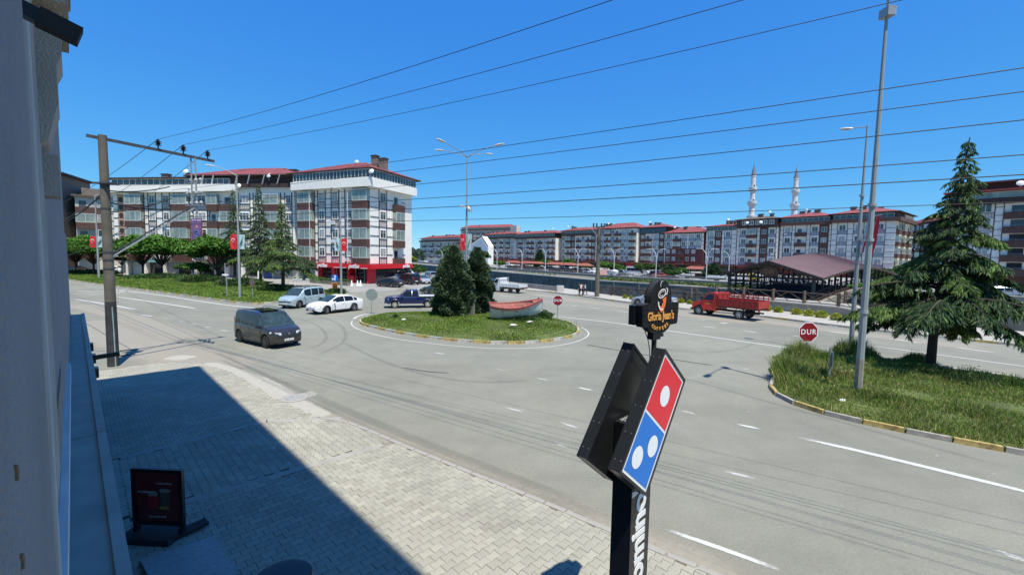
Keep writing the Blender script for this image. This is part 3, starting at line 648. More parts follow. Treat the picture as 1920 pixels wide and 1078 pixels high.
def lightbox(y0, y1, front_face, label):
    t = thing('light_box', label, 'sign', (O.x, O.y, 0), RZN, 'tilted light boxes on the black column')
    def shell(hu, hs, a, b, m, mb):
        P = para(hu, hs, a)+para(hu, hs, b); mb.add(P, [(0, 1, 2, 3), (7, 6, 5, 4), (0, 4, 5, 1), (1, 5, 6, 2), (2, 6, 7, 3), (3, 7, 4, 0)], m)
    mb = MB(); shell(LU+.03, LS+.03, y0+.012, y1-.012, 0, mb); mb.build('case', M_BLK, t)
    mb = MB()
    for yy in (y0, y1-.012):
        A = para(LU+.034, LS+.034, yy); B = para(LU, LS, yy); A2 = para(LU+.034, LS+.034, yy+.012); B2 = para(LU, LS, yy+.012)
        for i in range(4): j = (i+1) % 4; mb.add([A[i], A[j], B[j], B[i], A2[i], A2[j], B2[j], B2[i]], [(0, 1, 2, 3), (7, 6, 5, 4), (0, 4, 5, 1), (3, 2, 6, 7)])
    mb.build('frame', M_BLK, t)
    mb = MB()
    for cu in np.linspace(-.65, .65, 5):
        for sgn in (-1, 1):
            for f in (.25, .75):
                p = C0+u_*float(cu)+s_*(sgn*(LS+.031)); p = V((p.x, y0+(y1-y0)*f, p.z)); mb.box(p.x-.004, p.y-.004, p.z-.004, p.x+.004, p.y+.004, p.z+.004)
    mb.build('rivet', M_STEEL, t)['kind'] = 'stuff'
    faces = [(y0+.0095, -1)] if front_face else [(y1-.0095, 1)]
    for y, sg in faces:
        def pan(nm, hu, hs, cu, cs, dy, m):
            P = para(hu, hs, y+sg*dy, cu, cs); mb = MB().add(P, [(0, 1, 2, 3) if sg < 0 else (3, 2, 1, 0)]); return mb.build(nm, m, t)
        pan('white_panel', LU, LS, 0, 0, .0, M_DW); g = .035; hh = LU/2-g*.75
        pan('red_panel', hh, LS-g, LU/2-g*.25, 0, .003, M_DR); pan('blue_panel', hh, LS-g, -LU/2+g*.25, 0, .003, M_DB)
        for du, ds in ((.338, .0), (-.494, -.135), (-.255, .135)):
            c = C0+u_*du+s_*ds; mb = MB(); P = [V((c.x+.128*math.cos(a), y+sg*.006, c.z+.128*math.sin(a))) for a in np.linspace(0, 2*math.pi, 33)[:-1]]
            mb.add(P, [tuple(range(32))]); mb.build('white_dot', M_DW, t)
    return t
lightbox(.0, .15, True, 'nearer tilted light box with red and blue panels and white dots')
lightbox(.42, .57, False, 'farther tilted light box of which only the black back and sides show')
# coffee sign above, on its own thin mast
GO = V((1.830, 5.42, 4.43)); RZG = math.atan2(.57, .82)
CG = thing('coffee_sign', 'black coffee shop sign with an orange cup emblem on a thin mast', 'sign', (GO.x, GO.y, 0), RZG)
def glo(sc=1.0):
    pts = []
    for a in np.linspace(math.pi, 0, 17): pts.append((.075+.205*math.cos(a)*sc, .155+.24*math.sin(a)*sc))
    pts += [(.28*1, .115), (.43, .105), (.44, .09), (.425, -.15), (.41, -.172), (.285, -.178)]
    for a in np.linspace(-.25, -math.pi+.25, 13): pts.append((.055+.235*math.cos(a), -.125+.155*math.sin(a)))
    pts += [(-.175, -.178), (-.255, -.178), (-.268, -.165), (-.285, .09), (-.275, .105), (-.13, .112)]
    return pts
GP = glo()
mb = MB(); mb.T = Matrix.Translation((0, 0, GO.z)); mb.slab(GP, .10); mb.build('sign_box', M_BLKM, CG)
mb = MB(); mb.T = Matrix.Translation((0, 0, GO.z)); mb.slab([(x*1.01, z*1.01) for x, z in GP], .012); mb.T = Matrix.Translation((0, .09, GO.z)); mb.slab([(x*1.01, z*1.01) for x, z in GP], .012); mb.build('rim', M_BLK, CG)
mb = MB(); mb.T = Matrix.Translation((0, 0, GO.z)); mb.box(-.30, .11, -.16, .36, .20, .085); mb.build('rear_box', M_BLK, CG)
M_GOLD = mat('sign_gold', (.70, .33, .075), .45, var=.08); M_OR = mat('sign_orange', (.80, .16, .02), .4); M_CRM = mat('sign_cream', (.75, .7, .66), .4)
me = text_mesh("Gloria Jean's", .150, .003, offset=.003, sx=.70); place_text(me, 'name_lettering', M_GOLD, CG, (.075, -.006, GO.z-.055), (1, 0, .0), (0, 0, 1))
for i, ch in enumerate('COFFEES'):
    a = math.radians(-90+(i-3)*17.5); c = V((.06+.185*math.cos(a), -.006, GO.z-.098+.118*math.sin(a))); tx = V((-math.sin(a), 0, math.cos(a)*.75)).normalized()
    me = text_mesh(ch, .062, .003, offset=.0015); place_text(me, 'word_letter', M_GOLD, CG, c, tx, V((-tx.z, 0, tx.x)))
# emblem: saucer ring, coffee swirl, orange bowl, cream crescent
def ring(mb, c, rx, rz, t, tilt, a0=0, a1=2*math.pi, y=-.004, n=26, taper=False):
    vs = []; fs = []
    for i, a in enumerate(np.linspace(a0, a1, n)):
        tt = t*(math.sin(math.pi*i/(n-1))*.85+.15) if taper else t
        for k in (1, -1):
            x, z = (rx+k*tt/2)*math.cos(a), (rz+k*tt/2)*math.sin(a); vs.append((c[0]+x*math.cos(tilt)-z*math.sin(tilt), y, c[1]+x*math.sin(tilt)+z*math.cos(tilt)+GO.z))
    for i in range(n-1): fs.append((2*i, 2*i+1, 2*i+3, 2*i+2))
    mb.add(vs, fs)
mb = MB(); ring(mb, (.085, .215), .058, .038, .012, .45); ring(mb, (.085, .215), .034, .020, .006, .45, 0, 5); ring(mb, (.145, .235), .024, .032, .012, -.3, -1.5, 1.9); ring(mb, (.075, .315), .016, .030, .008, -.4, .8, 5.2, taper=True)
ring(mb, (.085, .135), .052, .082, .016, .1, math.pi*.98, math.pi*1.62, taper=False); mb.v = [(.085+(x-.09)*1.28, y, GO.z+.175+(z-GO.z-.17)*1.25) for x, y, z in mb.v]; mb.build('cup_emblem', M_CRM, CG)
mb = MB(); P = [(.04, .10), (.045, .075), (.065, .035), (.09, .022), (.115, .04), (.14, .085), (.155, .15), (.15, .185), (.115, .165), (.09, .155), (.105, .14), (.11, .12), (.09, .095), (.072, .085), (.055, .095)]
mb.add([(x, -.0035, z+GO.z) for x, z in P], [tuple(range(len(P)))]); mb.v = [(.085+(x-.09)*1.28, y, GO.z+.175+(z-GO.z-.17)*1.25) for x, y, z in mb.v]; mb.build('cup_bowl', M_OR, CG)
mb = MB(); mb.tube([(.055, .07, .05), (.055, .07, GO.z-.31)], .032, 12); mb.box(-.02, .03, GO.z-.36, .13, .12, GO.z-.27); mb.box(.13, .03, GO.z-.33, .19, .11, GO.z-.29); mb.build('mast', M_BLK, CG)
MB().tube([(-.13, .09, GO.z-.17), (-.09, .1, GO.z-.26), (-.03, .1, GO.z-.36), (0, .09, GO.z-.5), (.02, .08, GO.z-.8)], .006, 5).build('cable', M_BLKM, CG)
MB().ico((.085, -.008, GO.z+.10), .006).build('rivet', M_STEEL, CG)
KS = .945
for o_ in [o for o in COL.objects if o.parent is None and o.type == 'EMPTY' and o.name.split('.')[0] in ('sign_column', 'light_box', 'coffee_sign')]:
    o_.location = (o_.location.x*KS, o_.location.y*KS, EYE*(1-KS)+.0); o_.scale = (KS,)*3
# ================================================================ STREET LAMPS, POLES
def lamp_head(mb, p, d, L=.75, m=0, m2=1):
    "flat cobra head luminaire starting at p, running along d"
    d = V(d).normalized(); sd = V((-d.y, d.x, 0)).normalized(); up = sd.cross(d)*-1
    if up.z < 0: up = -up
    st_ = [(0, .05, .03), (.18, .10, .06), (.5, .15, .075), (.85, .13, .06), (1, .05, .03)]; vs = []; fs = []
    for t, hw_, hh_ in st_:
        c = p+d*(t*L)
        for (a, b) in ((-1, -.2), (-.75, .7), (0, 1), (.75, .7), (1, -.2), (.7, -.6), (-.7, -.6)): vs.append(c+sd*hw_*a+up*hh_*b)
    for i in range(len(st_)-1):
        for k in range(7): a = i*7+k; b = i*7+(k+1) % 7; fs.append((a, b, b+7, a+7))
    fs.append(tuple(range(7))[::-1]); fs.append(tuple(range(28, 35))); mb.add(vs, fs, m)
    c = p+d*(.5*L)-up*.06; mb.add([c+d*.22*L-sd*.1, c+d*.22*L+sd*.1, c-d*.28*L+sd*.1, c-d*.28*L-sd*.1], [(0, 1, 2, 3)], m2)
M_POLE = mat('grey_green_pole', (.27, .30, .30), .5, var=.12, scale=2); M_POLED = mat('dirty_pole_foot', (.27, .25, .2), .8, var=.3, scale=6); M_LENS = mat('lamp_lens', (.5, .5, .48), .2)
def street_lamp(base, H, arms, label, r0=.11, r1=.045, foot=0, lean=0, L=.75, group='tall street lamps', n=8, rise=.35):
    t = thing('street_lamp', label, 'street lamp', base, 0, group)
    mb = MB(); mb.tube([(0, 0, -.05), (0, 0, H*.55), (lean, 0, H)], [r0, (r0+r1)/2, r1], n); mb.build('pole', M_POLE, t)
    if foot: MB().tube([(0, 0, 0), (0, 0, foot)], [r0+.006, r0+.002], n).build('foot', M_POLED, t)
    for a, ln in arms:
        d = V((math.cos(a), math.sin(a), 0)); tp = V((lean, 0, H-.05)); mb = MB(); e = tp+d*ln+V((0, 0, rise*ln))
        mb.tube([tp, tp+d*ln*.4+V((0, 0, rise*ln*.55)), e], [r1*.8, r1*.65, r1*.55], 6); mb.build('arm', M_POLE, t)
        mb = MB(); lamp_head(mb, e, d+V((0, 0, .12)), L); mb.build('lamp_head', [mat('lamp_case', (.42, .43, .43), .4), M_LENS], t, smooth=50)
    return t
LR = street_lamp(G(1607, 752), 13.9, [(math.radians(-128), 1.8)], 'tall grey steel lamp post rising out of the frame, nearest on the right median', .125, .045, 1.6, group=None)
L2 = street_lamp(G(1594, 668), 12.2, [(math.radians(130), .6)], 'second lamp post just behind the nearest one on the right, with a small top lamp', .125, .04, 0, group=None, L=.6, rise=.1)
for t, pts in ((LR, ((1.7, 3.3), (3.4, 3.9))),):
    pass
def clamp(t, z, r): MB().lathe([(r, -.05), (r, .05)], n=12).build('clamp', M_STEEL, t).location.z = z
for z in (5.9, 7.15, 3.3): clamp(LR, z, .135)
MB().box(-.12, -.2, 13.55, .16, .2, 13.85).build('head_bracket', M_STEEL, LR)
for z in (6.3, 8.6): clamp(L2, z, .13)
LL = street_lamp(G(450, 563), 12.8, [(math.radians(190), 1.95)], 'single arm lamp post on the left median beside the parked van', .14, .06, 0, group='lamp posts along the left median', L=.95, rise=.42)
LLL = street_lamp(G(186, 526), 13.4, [(math.radians(100), 1.2)], 'lamp post with red flag behind the concrete pole on the far left', .17, .07, 0, group='lamp posts along the left median', L=.8)
L3 = street_lamp(G(873, 596), 12.9, [(math.radians(a), l) for a, l in ((-133, 2.2), (-20, 2.3), (155, 2.25), (52, 2.2))], 'four armed lamp post with cameras and a red flag on the traffic island', .11, .045, 0, group=None, L=.85, rise=.32)
def petcam(t, z):
    for sx in (-1, .5):
        mb = MB(); mb.beam((0, 0, z), (sx*.25, -.1, z+.04), .04); mb.beam((sx*.15, -.12, z+.05), (sx*.5, -.3, z+.12 if sx < 0 else z-.2), .16, .14); mb.build('camera', mat('camera_white', (.6, .6, .58), .4), t)
    MB().box(.14, -.1, z-.35, .42, .1, z+.1).build('junction_box', mat('box_grey', (.4, .42, .42), .5), t)
petcam(L3, 8.9)
L4 = street_lamp(G(640, 556), 12.4, [(math.radians(190), .5)], 'lamp post behind the light blue people carrier, carrying a red flag', .14, .06, 0, group='lamp posts along the left median', L=.6)
M_FLAG = mat('flag_red', (.62, .012, .02), .75, var=.1, scale=3); M_FLB = mat('banner_teal', (.42, .55, .53), .75, var=.25, scale=3)
def pole_flag(base, z, w, h, side_, yaw, label, r=.1, other=True, sw=0):
    "vertical national flag on one side of a lamp post and a pale banner on the other"
    t = thing('flag_banner', label, 'flag', (base.x, base.y, z), yaw)
    def cloth(mb, x0, x1, m=0):
        nx, nz = 6, 8; vs = []; fs = []
        for j in range(nz+1):
            for i in range(nx+1):
                x = x0+(x1-x0)*i/nx; vs.append((x*(1-sw*.5*j/nz), .05*math.sin(i*1.3+j*.6)*(abs(i/nx-.0)) - .08+sw*j/nz, h/2-h*j/nz))
        for j in range(nz):
            for i in range(nx): a = j*(nx+1)+i; fs.append((a, a+1, a+nx+2, a+nx+1))
        mb.add(vs, fs, m)
    s = side_; mb = MB(); cloth(mb, s*(r+.02), s*(r+.02+w)); mb.build('flag_cloth', M_FLAG, t)
    c = (s*(r+.02+w/2), .12*h) ; R = w*.27
    vs = []; fs = []; n = 20
    for k, a in enumerate(np.linspace(.75, 2*math.pi-.75, n)): vs.append((c[0]+R*math.sin(a-math.pi*0)*1.0, -.155, c[1]-R*math.cos(a)))
    for k, a in enumerate(np.linspace(.75, 2*math.pi-.75, n)): vs.append((c[0]+R*.8*math.sin(a), -.155, c[1]-R*.2-R*.8*math.cos(a)*.98))
    for i in range(n-1): fs.append((i, i+1, n+i+1, n+i))
    mb = MB().add(vs, fs); q = []; sc_ = (c[0], c[1]-R*1.05)
    for k in range(10): rr = R*.42 if k % 2 == 0 else R*.17; a = math.pi*k/5+math.pi/2; q.append((sc_[0]+rr*math.cos(a), -.155, sc_[1]+rr*math.sin(a)))
    mb.add(q, [tuple(range(10))]); mb.build('crescent_and_star', M_WHT, t)
    if other:
        mb = MB(); cloth(mb, -s*(r+.02), -s*(r+.02+w*.9)); b = mb.build('banner_cloth', M_FLB, t)
        mb = MB(); mb.add([(-s*(r+.1), -.16, -.3*h), (-s*(r+.55*w), -.16, -.05*h), (-s*(r+.75*w), -.16, .28*h), (-s*(r+.45*w), -.16, .12*h), (-s*(r+.2*w), -.16, -.1*h)], [(0, 1, 2, 3, 4)]); mb.build('banner_print', mat('banner_dark', (.06, .14, .16), .7), t)
    for zz in (h/2, -h/2):
        mb = MB(); mb.tube([(-(r+w) if other else 0, -.08 if zz > 0 else -.08+sw, zz), (0, 0, zz), (s*(r+w)*(1-sw*.5 if zz < 0 else 1), -.08 if zz > 0 else -.08+sw, zz)], .018, 5); mb.build('bracket', M_STEEL, t)
    return t
b = LL.location; pole_flag(b, 6.05, .62, 1.5, -1, 0, 'red national flag on the lamp post left of the dark cedars', .12)
b = LLL.location; pole_flag(b, 6.15, .95, 1.75, -1, 0, 'red national flag on the leftmost lamp post near the concrete pole', .12)
b = L4.location; pole_flag(b, 6.05, .62, 1.45, 1, 0, 'red national flag on the lamp post in front of the red tyre shop', .1)
b = L3.location; pole_flag(b, 6.15, .36, 1.3, -1, 0, 'red national flag on the four armed island lamp post', .08)
b = L2.location; pole_flag(V((b.x+.25, b.y-.6, 0)), 6.35, .55, 2.3, -1, math.radians(70), 'folded red flag hanging between the two tall lamp posts on the right', .05, other=False, sw=.3)
pole_flag(V((L2.location.x+.22, L2.location.y-.15, 0)), 6.4, .3, 1.6, -1, math.radians(60), 'second narrow red flag strip on the rear lamp post at right', .05, other=True, sw=.2)
# left concrete power pole
PB = G(213, 686); PP = thing('power_pole', 'weathered concrete power pole with a black painted lower part and a long crossarm', 'power pole', (PB.x, PB.y, 0))
M_PC = mat('pole_concrete', (.13, .115, .09), .92, var=.28, scale=2.2, bump=.5, bscale=24)
MB().tube([(0, 0, 2.82), (0, 0, 9.85)], [.195, .15], 12).build('shaft', M_PC, PP, smooth=30)
MB().tube([(0, 0, -.1), (0, 0, 2.82)], [.212, .198], 12).build('painted_foot', mat('worn_black_paint', (.035, .036, .038), .8, var=.5, scale=4, bump=.3), PP, smooth=30)
AD = V((.50, .866, 0)); zA = 9.72; ARM = MB()
ARM.beam(V((0, -.0, zA))-AD*.5, V((0, 0, zA-.12))+AD*4.3, .09, .12); ARM.build('crossarm', mat('dark_steel', (.055, .055, .06), .6, var=.3), PP)
INS = []
M_INS = mat('insulator_brown', (.03, .022, .02), .25)
for s in (1.95, 2.95, 4.0):
    p = V((0, 0, zA+.06-.03*s))+AD*s; o = MB().lathe([(.03, 0), (.03, .12), (.13, .14), (.05, .19), (.14, .22), (.05, .27), (.14, .30), (.05, .36), (.07, .40)], n=12).build('insulator', M_INS, PP, smooth=40); o.location = p; INS.append(p+V((0, 0, .42))+PP.location)
sub = V((0, 0, 0))+AD*3.3
mb = MB(); mb.tube([sub+V((-.05, 0, 9.6)), sub+V((-.05, 0, 6.9))], .035, 6); mb.tube([sub+V((.09, .1, 9.6)), sub+V((.09, .1, 6.9))], .035, 6)
for z in (8.4, 7.8, 7.3): mb.beam(sub+V((-.6, .3, z)), sub+V((.7, -.35, z)), .05, .05)
mb.build('hanging_frame', M_STEEL, PP)
RK = []
for z in (8.45, 7.85, 7.35):
    for x, y in ((-.5, .25), (-.15, .08), (.25, -.12), (.6, -.3)):
        o = MB().lathe([(.03, 0), (.07, .03), (.07, .10), (.02, .13)], n=8).build('small_insulator', mat('insulator_white', (.55, .53, .5), .3), PP); o.location = sub+V((x, y, z)); RK.append(PP.location+sub+V((x, y, z+.08)))
mb = MB(); mb.beam((.1, .05, 4.75), sub+V((0, 0, 7.15)), .10, .05, 0); mb.build('brace', mat('galvanised_light', (.36, .36, .34), .5, metal=.2), PP)
mb = MB(); mb.beam((.1, .05, 4.88), sub+V((0, 0, 7.28)), .05, .05, 0); mb.build('brace_edge', mat('dark_steel', (.05,)*3), PP)
for z, m_ in ((4.62, M_STEEL), (4.95, M_STEEL), (4.25, M_STEEL), (6.8, M_BLKM)):
    r_ = .15+(9.85-z)/7.03*.045+.012; o = MB().lathe([(r_, -.04), (r_, .04)], n=12).build('steel_band', mat('dark_steel', (.05,)*3), PP); o.location.z = z
MB().beam((-.32, 0, 7.85), (.42, 0, 7.85), .45, .06).build('bracket', mat('dark_steel', (.05,)*3), PP)
MB().tube([(.19, -.1, .0), (.18, -.1, 1.5), (.17, -.12, 2.6)], .02, 5).build('earth_pipe', mat('pale_teal', (.3, .42, .4), .6), PP)
# overhead wires
M_WIRE = mat('black_cable', (.012, .013, .016), .6); WD = V((.84, -.54, 0)).normalized()
def wire(label, P, Q, sag, r=.017, grp='overhead power lines crossing the sky', n=26, nm='power_line'):
    pts = []
    for i in range(n+1): t = i/n; p = P.lerp(Q, t); p.z -= 4*sag*t*(1-t); pts.append(p)
    mb = MB(); mb.tube(pts, r, 5, cap=False); return tag(mb.build(nm, M_WIRE, smooth=80), label, 'power line', grp)
names3 = ['highest', 'second', 'third']
for i, (q, s) in enumerate(zip([(1070, 0), (1299, 0), (1576, 0)], range(3))):
    P = INS[i]; r = _fw+_rt*((q[0]-960)/FPX)-_up*((q[1]-539)/FPX); t = (P.z-EYE)/r.z; Qp = V((r.x*t, r.y*t, P.z)); d = Qp-P
    E_ = P+d*1.45; E_.z = P.z
    pts = []; mbq = MB(); nn = 40
    for k in range(nn+1):
        tt = k/nn; p = P.lerp(E_, tt); p.z -= 4*.32*tt*(1-tt); pts.append(p)
    mbq.tube(pts, .008, 5, cap=False); tag(mbq.build('power_line', M_WIRE, smooth=80), '%s wire from the top crossarm insulators, leaving the top of the frame' % names3[i], 'power line', 'wires from the crossarm')
    Lq = P+V((-.84, .54, 0))*46; Lq.z = P.z-.4
    wire('%s thin wire running left from the crossarm into the distance' % ['nearest', 'middle', 'lowest'][i], P, V((Lq.x-6, Lq.y+10+i*3, Lq.z)), .9, .014, 'wires from the crossarm')
def long_wire(P, q, r, label, grp, ext=1.6, sag=.25, dz=0):
    rr = _fw+_rt*((q[0]-960)/FPX)-_up*((q[1]-539)/FPX); t = (P.z+dz-EYE)/rr.z; Qp = V((rr.x*t, rr.y*t, P.z+dz)); E_ = P.lerp(Qp, ext)
    return wire(label, P, E_, sag, r, grp, 40)
for P, q, l in ((D(322, 357, 21.8), (1920, 95), 'upper cable of the middle bundle, reaching the right edge highest'), (D(322, 368, 21.8), (1920, 140), 'middle cable of the middle bundle'), (D(322, 386, 21.8), (1920, 192), 'lower cable of the middle bundle, above the minarets')):
    long_wire(P, q, .0075, l, 'middle bundle of cables')
for P, q, l, r in ((D(325, 398, 21.6), (1920, 260), 'upper wire of the low bundle, above the cedar', .008), (D(325, 408, 21.6), (1920, 298), 'middle wire of the low bundle, crossing the minarets', .009), (D(325, 420, 21.6), (1920, 352), 'lowest wire of the low bundle, crossing the building roofs', .007)):
    long_wire(P, q, r, l, 'low bundle of cables')
for P, q, l in ((D(205, 398, 18.9), D(322, 372, 21.8), 'short black cable from the concrete pole to the hanging frame, uppermost'), (D(205, 358, 18.9), D(318, 350, 21.8), 'short black cable curving below the crossarm'), (D(206, 380, 18.9), D(320, 392, 21.8), 'short black cable from the concrete pole to the frame, lowest')):
    wire(l, P, q, .12, .026, 'short cables between pole and frame', 12, 'cable')
wire('dark cable running down left from the frame to the far street', D(320, 385, 21.7), D(60, 500, 70), .5, .02, 'service cables on the concrete pole', 20, 'cable')
wire('pale looping cable hanging left of the concrete pole', D(205, 348, 18.6), D(60, 430, 20), .5, .025, 'service cables on the concrete pole', 16, 'cable')
wire('dark cable from the pole bracket to the left building', D(205, 360, 18.8), D(60, 440, 40), .2, .02, 'service cables on the concrete pole', 16, 'cable')
# second pole by the canal
P2 = thing('power_pole', 'slim concrete pole with four insulators on the far pavement by the canal', 'power pole', G(1119, 558))
MB().tube([(0, 0, 0), (0, 0, 9.0)], [.30, .19], 10).build('shaft', M_PC, P2, smooth=30)
mb = MB(); mb.beam((-.75, 0, 8.9), (.75, 0, 8.9), .1, .1); mb.beam((-.5, 0, 8.3), (.4, 0, 8.3), .1, .1); mb.build('crossarm', mat('dark_steel', (.05,)*3), P2)
for x in (-.7, -.3, .3, .7): o = MB().lathe([(.03, 0), (.13, .12), (.05, .2), (.13, .3), (.06, .45)], n=8).build('insulator', M_INS, P2); o.location = (x, 0, 8.95)
mb = MB()
for k in range(14): a, b = random.uniform(-.5, .5), random.uniform(5.5, 8); mb.tube([(a, -.2, b), (a*1.5, -.3, b-.4), (a*.4, -.2, b-.9)], .03, 4)
mb.build('cable_tangle', M_BLKM, P2)['kind'] = 'stuff'
MB().tube([(0, 0, 7.6), (-.9, -.1, 8.6), (-1.8, -.2, 9.0)], [.06, .05, .04], 6).build('lamp_arm', M_POLE, P2)
MB().box(.3, -.06, 2.9, 1.2, -.02, 3.6).build('notice_plate', mat('notice_pink', (.6, .33, .3), .6), P2)
# ================================================================ ROAD SIGNS
M_DUR = mat('stop_sign_red', (.25, .006, .012), .35, var=.06); M_GALV = mat('sign_back_grey', (.22, .27, .25), .5, var=.15)
def octagon(R): return [(R*math.cos(math.pi/8+k*math.pi/4), R*math.sin(math.pi/8+k*math.pi/4)) for k in range(8)]
def stop_sign(base, zc, R, yaw, label, face=True):
    t = thing('stop_sign', label, 'road sign', base, yaw)
    MB().tube([(0, .04, -.1), (0, .04, zc)], .035, 8).build('post', M_STEEL, t)
    mb = MB(); mb.T = Matrix.Translation((0, -.012, zc)); mb.slab(octagon(R), .022); mb.build('plate', M_GALV, t)
    mb = MB(); mb.T = Matrix.Translation((0, -.020, zc)); mb.slab(octagon(R*.995), .006); mb.build('border', M_DW, t)
    mb = MB(); mb.T = Matrix.Translation((0, -.026, zc)); mb.slab(octagon(R*.90), .005); mb.build('red_face', M_DUR, t)
    place_text(text_mesh('DUR', R*.66, .002, offset=R*.012, spacing=1.18), 'lettering', M_DW, t, (0, -.030, zc), (1, 0, 0), (0, 0, 1))
    return t
def gbase(px, py, z=0): p = G(px, py, z); return p
stop_sign(gbase(1045, 601), 1.62, .45, math.radians(-2), 'red octagonal stop sign reading DUR at the right end of the boat island')
b2 = gbase(1511, 683); stop_sign(b2, 1.62, .54, math.radians(4), 'nearest red stop sign reading DUR at the tip of the right median')
stop_sign(gbase(697, 588), 1.62, .52, math.radians(181), 'grey octagonal back of a stop sign at the left tip of the island')
t = thing('sign_post', 'traffic sign seen edge on, on a steel post in the tall weeds', 'road sign', gbase(1553, 730), math.radians(62))
MB().box(-.03, -.03, 0, .03, .03, 1.72).build('post', M_STEEL, t); MB().box(-.3, -.045, .95, .3, -.03, 1.55).build('plate', M_GALV, t)
t = thing('direction_sign', 'round blue sign with white arrows above an orange chevron plate', 'road sign', gbase(628, 553), 0)
MB().tube([(0, .04, 0), (0, .04, 2.5)], .035, 8).build('post', M_STEEL, t)
M_BLU = mat('traffic_blue', (.01, .12, .45), .4)
mb = MB(); mb.T = Matrix.Translation((0, 0, 2.05)); mb.slab([(.46*math.cos(a), .46*math.sin(a)) for a in np.linspace(0, 2*math.pi, 25)[:-1]], .02); mb.build('blue_disc', M_BLU, t)
def flat(mb, P, y): mb.add([(x, y, z) for x, z in P], [tuple(range(len(P)))])
mb = MB(); flat(mb, [(-.03, 1.75), (.09, 1.75), (.09, 2.22), (.2, 2.22), (.03, 2.43), (-.14, 2.22), (-.03, 2.22)], -.006); flat(mb, [(-.03, 1.86), (-.03, 1.98), (-.2, 1.98), (-.2, 2.08), (-.38, 1.92), (-.2, 1.77), (-.2, 1.86)], -.008); mb.build('white_arrows', M_DW, t)
MB().box(-.33, -.01, .75, .33, .01, 1.5).build('chevron_plate', mat('traffic_orange', (.75, .25, .02), .5), t)
mb = MB()
for z in (.85, 1.12): flat(mb, [(-.28, z), (0, z+.2), (.28, z), (.28, z+.13), (0, z+.33), (-.28, z+.13)], -.014)
mb.build('black_chevrons', M_BLK, t)
t = thing('small_post', 'thin grey post with a short crossbar on the left median kerb', 'post', gbase(426, 559)); MB().tube([(0, 0, 0), (0, 0, 2.5)], .05, 6).build('pole', M_STEEL, t); MB().box(-.45, -.04, 2.45, .2, .04, 2.6).build('crossbar', M_WHT, t); MB().box(-.5, -.1, 1.6, -.28, .1, 2.4).build('hanging_box', M_BLKM, t)
t = thing('sign_post', 'brown triangular sign seen from behind, left of the cedars', 'road sign', gbase(474, 562)); MB().tube([(0, 0, 0), (0, 0, 2.2)], .04, 6).build('post', M_STEEL, t)
mb = MB(); mb.T = Matrix.Translation((0, -.06, 1.9)); mb.slab([(-.35, -.1), (0, -.65), (.35, -.1), (0, .55)], .02); mb.build('plate', mat('sign_brown_back', (.12, .09, .08), .7), t)
# utility box on the island
t = thing('utility_box', 'weathered concrete utility cabinet between bush and boat', 'utility box', gbase(880, 604)+V((0, 0, .25)), math.radians(8))
MB().box(-.38, -.2, 0, .38, .25, 1.35).build('cabinet', M_CONC, t); MB().box(.05, -.215, .12, .33, -.2, 1.22).build('door', M_PC, t); MB().box(-.42, -.24, 1.352, .42, .29, 1.42).build('cap', M_CONCL, t)
# ================================================================ APARTMENT BUILDINGS
M_WALL = mat('white_render', (.87, .83, .75), .85, var=.06, scale=.5); M_WALLG = mat('grey_render', (.75, .71, .63), .85, var=.08, scale=.5)
M_CREAM = mat('cream_render', (.75, .68, .48), .85, var=.08, scale=.5); M_BEIGE = mat('beige_render', (.52, .49, .43), .85, var=.08, scale=.5)
M_TRIM = mat('dark_brown_trim', (.045, .03, .027), .7, var=.15); M_BRN = mat('brown_cladding', (.105, .05, .038), .75, var=.25, scale=2)
M_BRN2 = mat('maroon_cladding', (.13, .035, .03), .75, var=.2, scale=1.5); M_DKB = mat('dark_attic_wood', (.05, .028, .025), .8, var=.25, scale=1.5)
M_ROOFR = mat('red_roof_sheet', (.24, .062, .055), .6, var=.2, scale=.6); M_ROOFB = mat('brown_roof_sheet', (.12, .09, .075), .8, var=.25, scale=.6)
M_GRID = brickmat('small_stone_grid', (.68, .64, .58), (.60, .56, .5), (.2, .15, .12), .42, .30, .045)
M_GRIDG = brickmat('grey_stone_grid', (.42, .46, .5), (.37, .41, .46), (.17, .2, .24), .5, .3, .06)
M_PVC = mat('white_window_frame', (.72, .72, .7), .5, var=.04); M_GL = glass('window_glass', (.05, .065, .065), .06, .7); M_CURT = mat('curtained_glass', (.33, .35, .33), .15, var=.5, scale=1.2, spec=.6)
M_GLG = glass('greenish_balcony_glass', (.25, .30, .26), .1, .5); M_SHOP = glass('shop_glass', (.02, .022, .025), .08)
M_CHIM = mat('chimney_render', (.19, .155, .13), .9, var=.2); M_DISH = mat('dish_white', (.7, .7, .68), .5); M_SHUT = mat('grey_shutter', (.25, .25, .25), .6, var=.15)
FH = 3.18
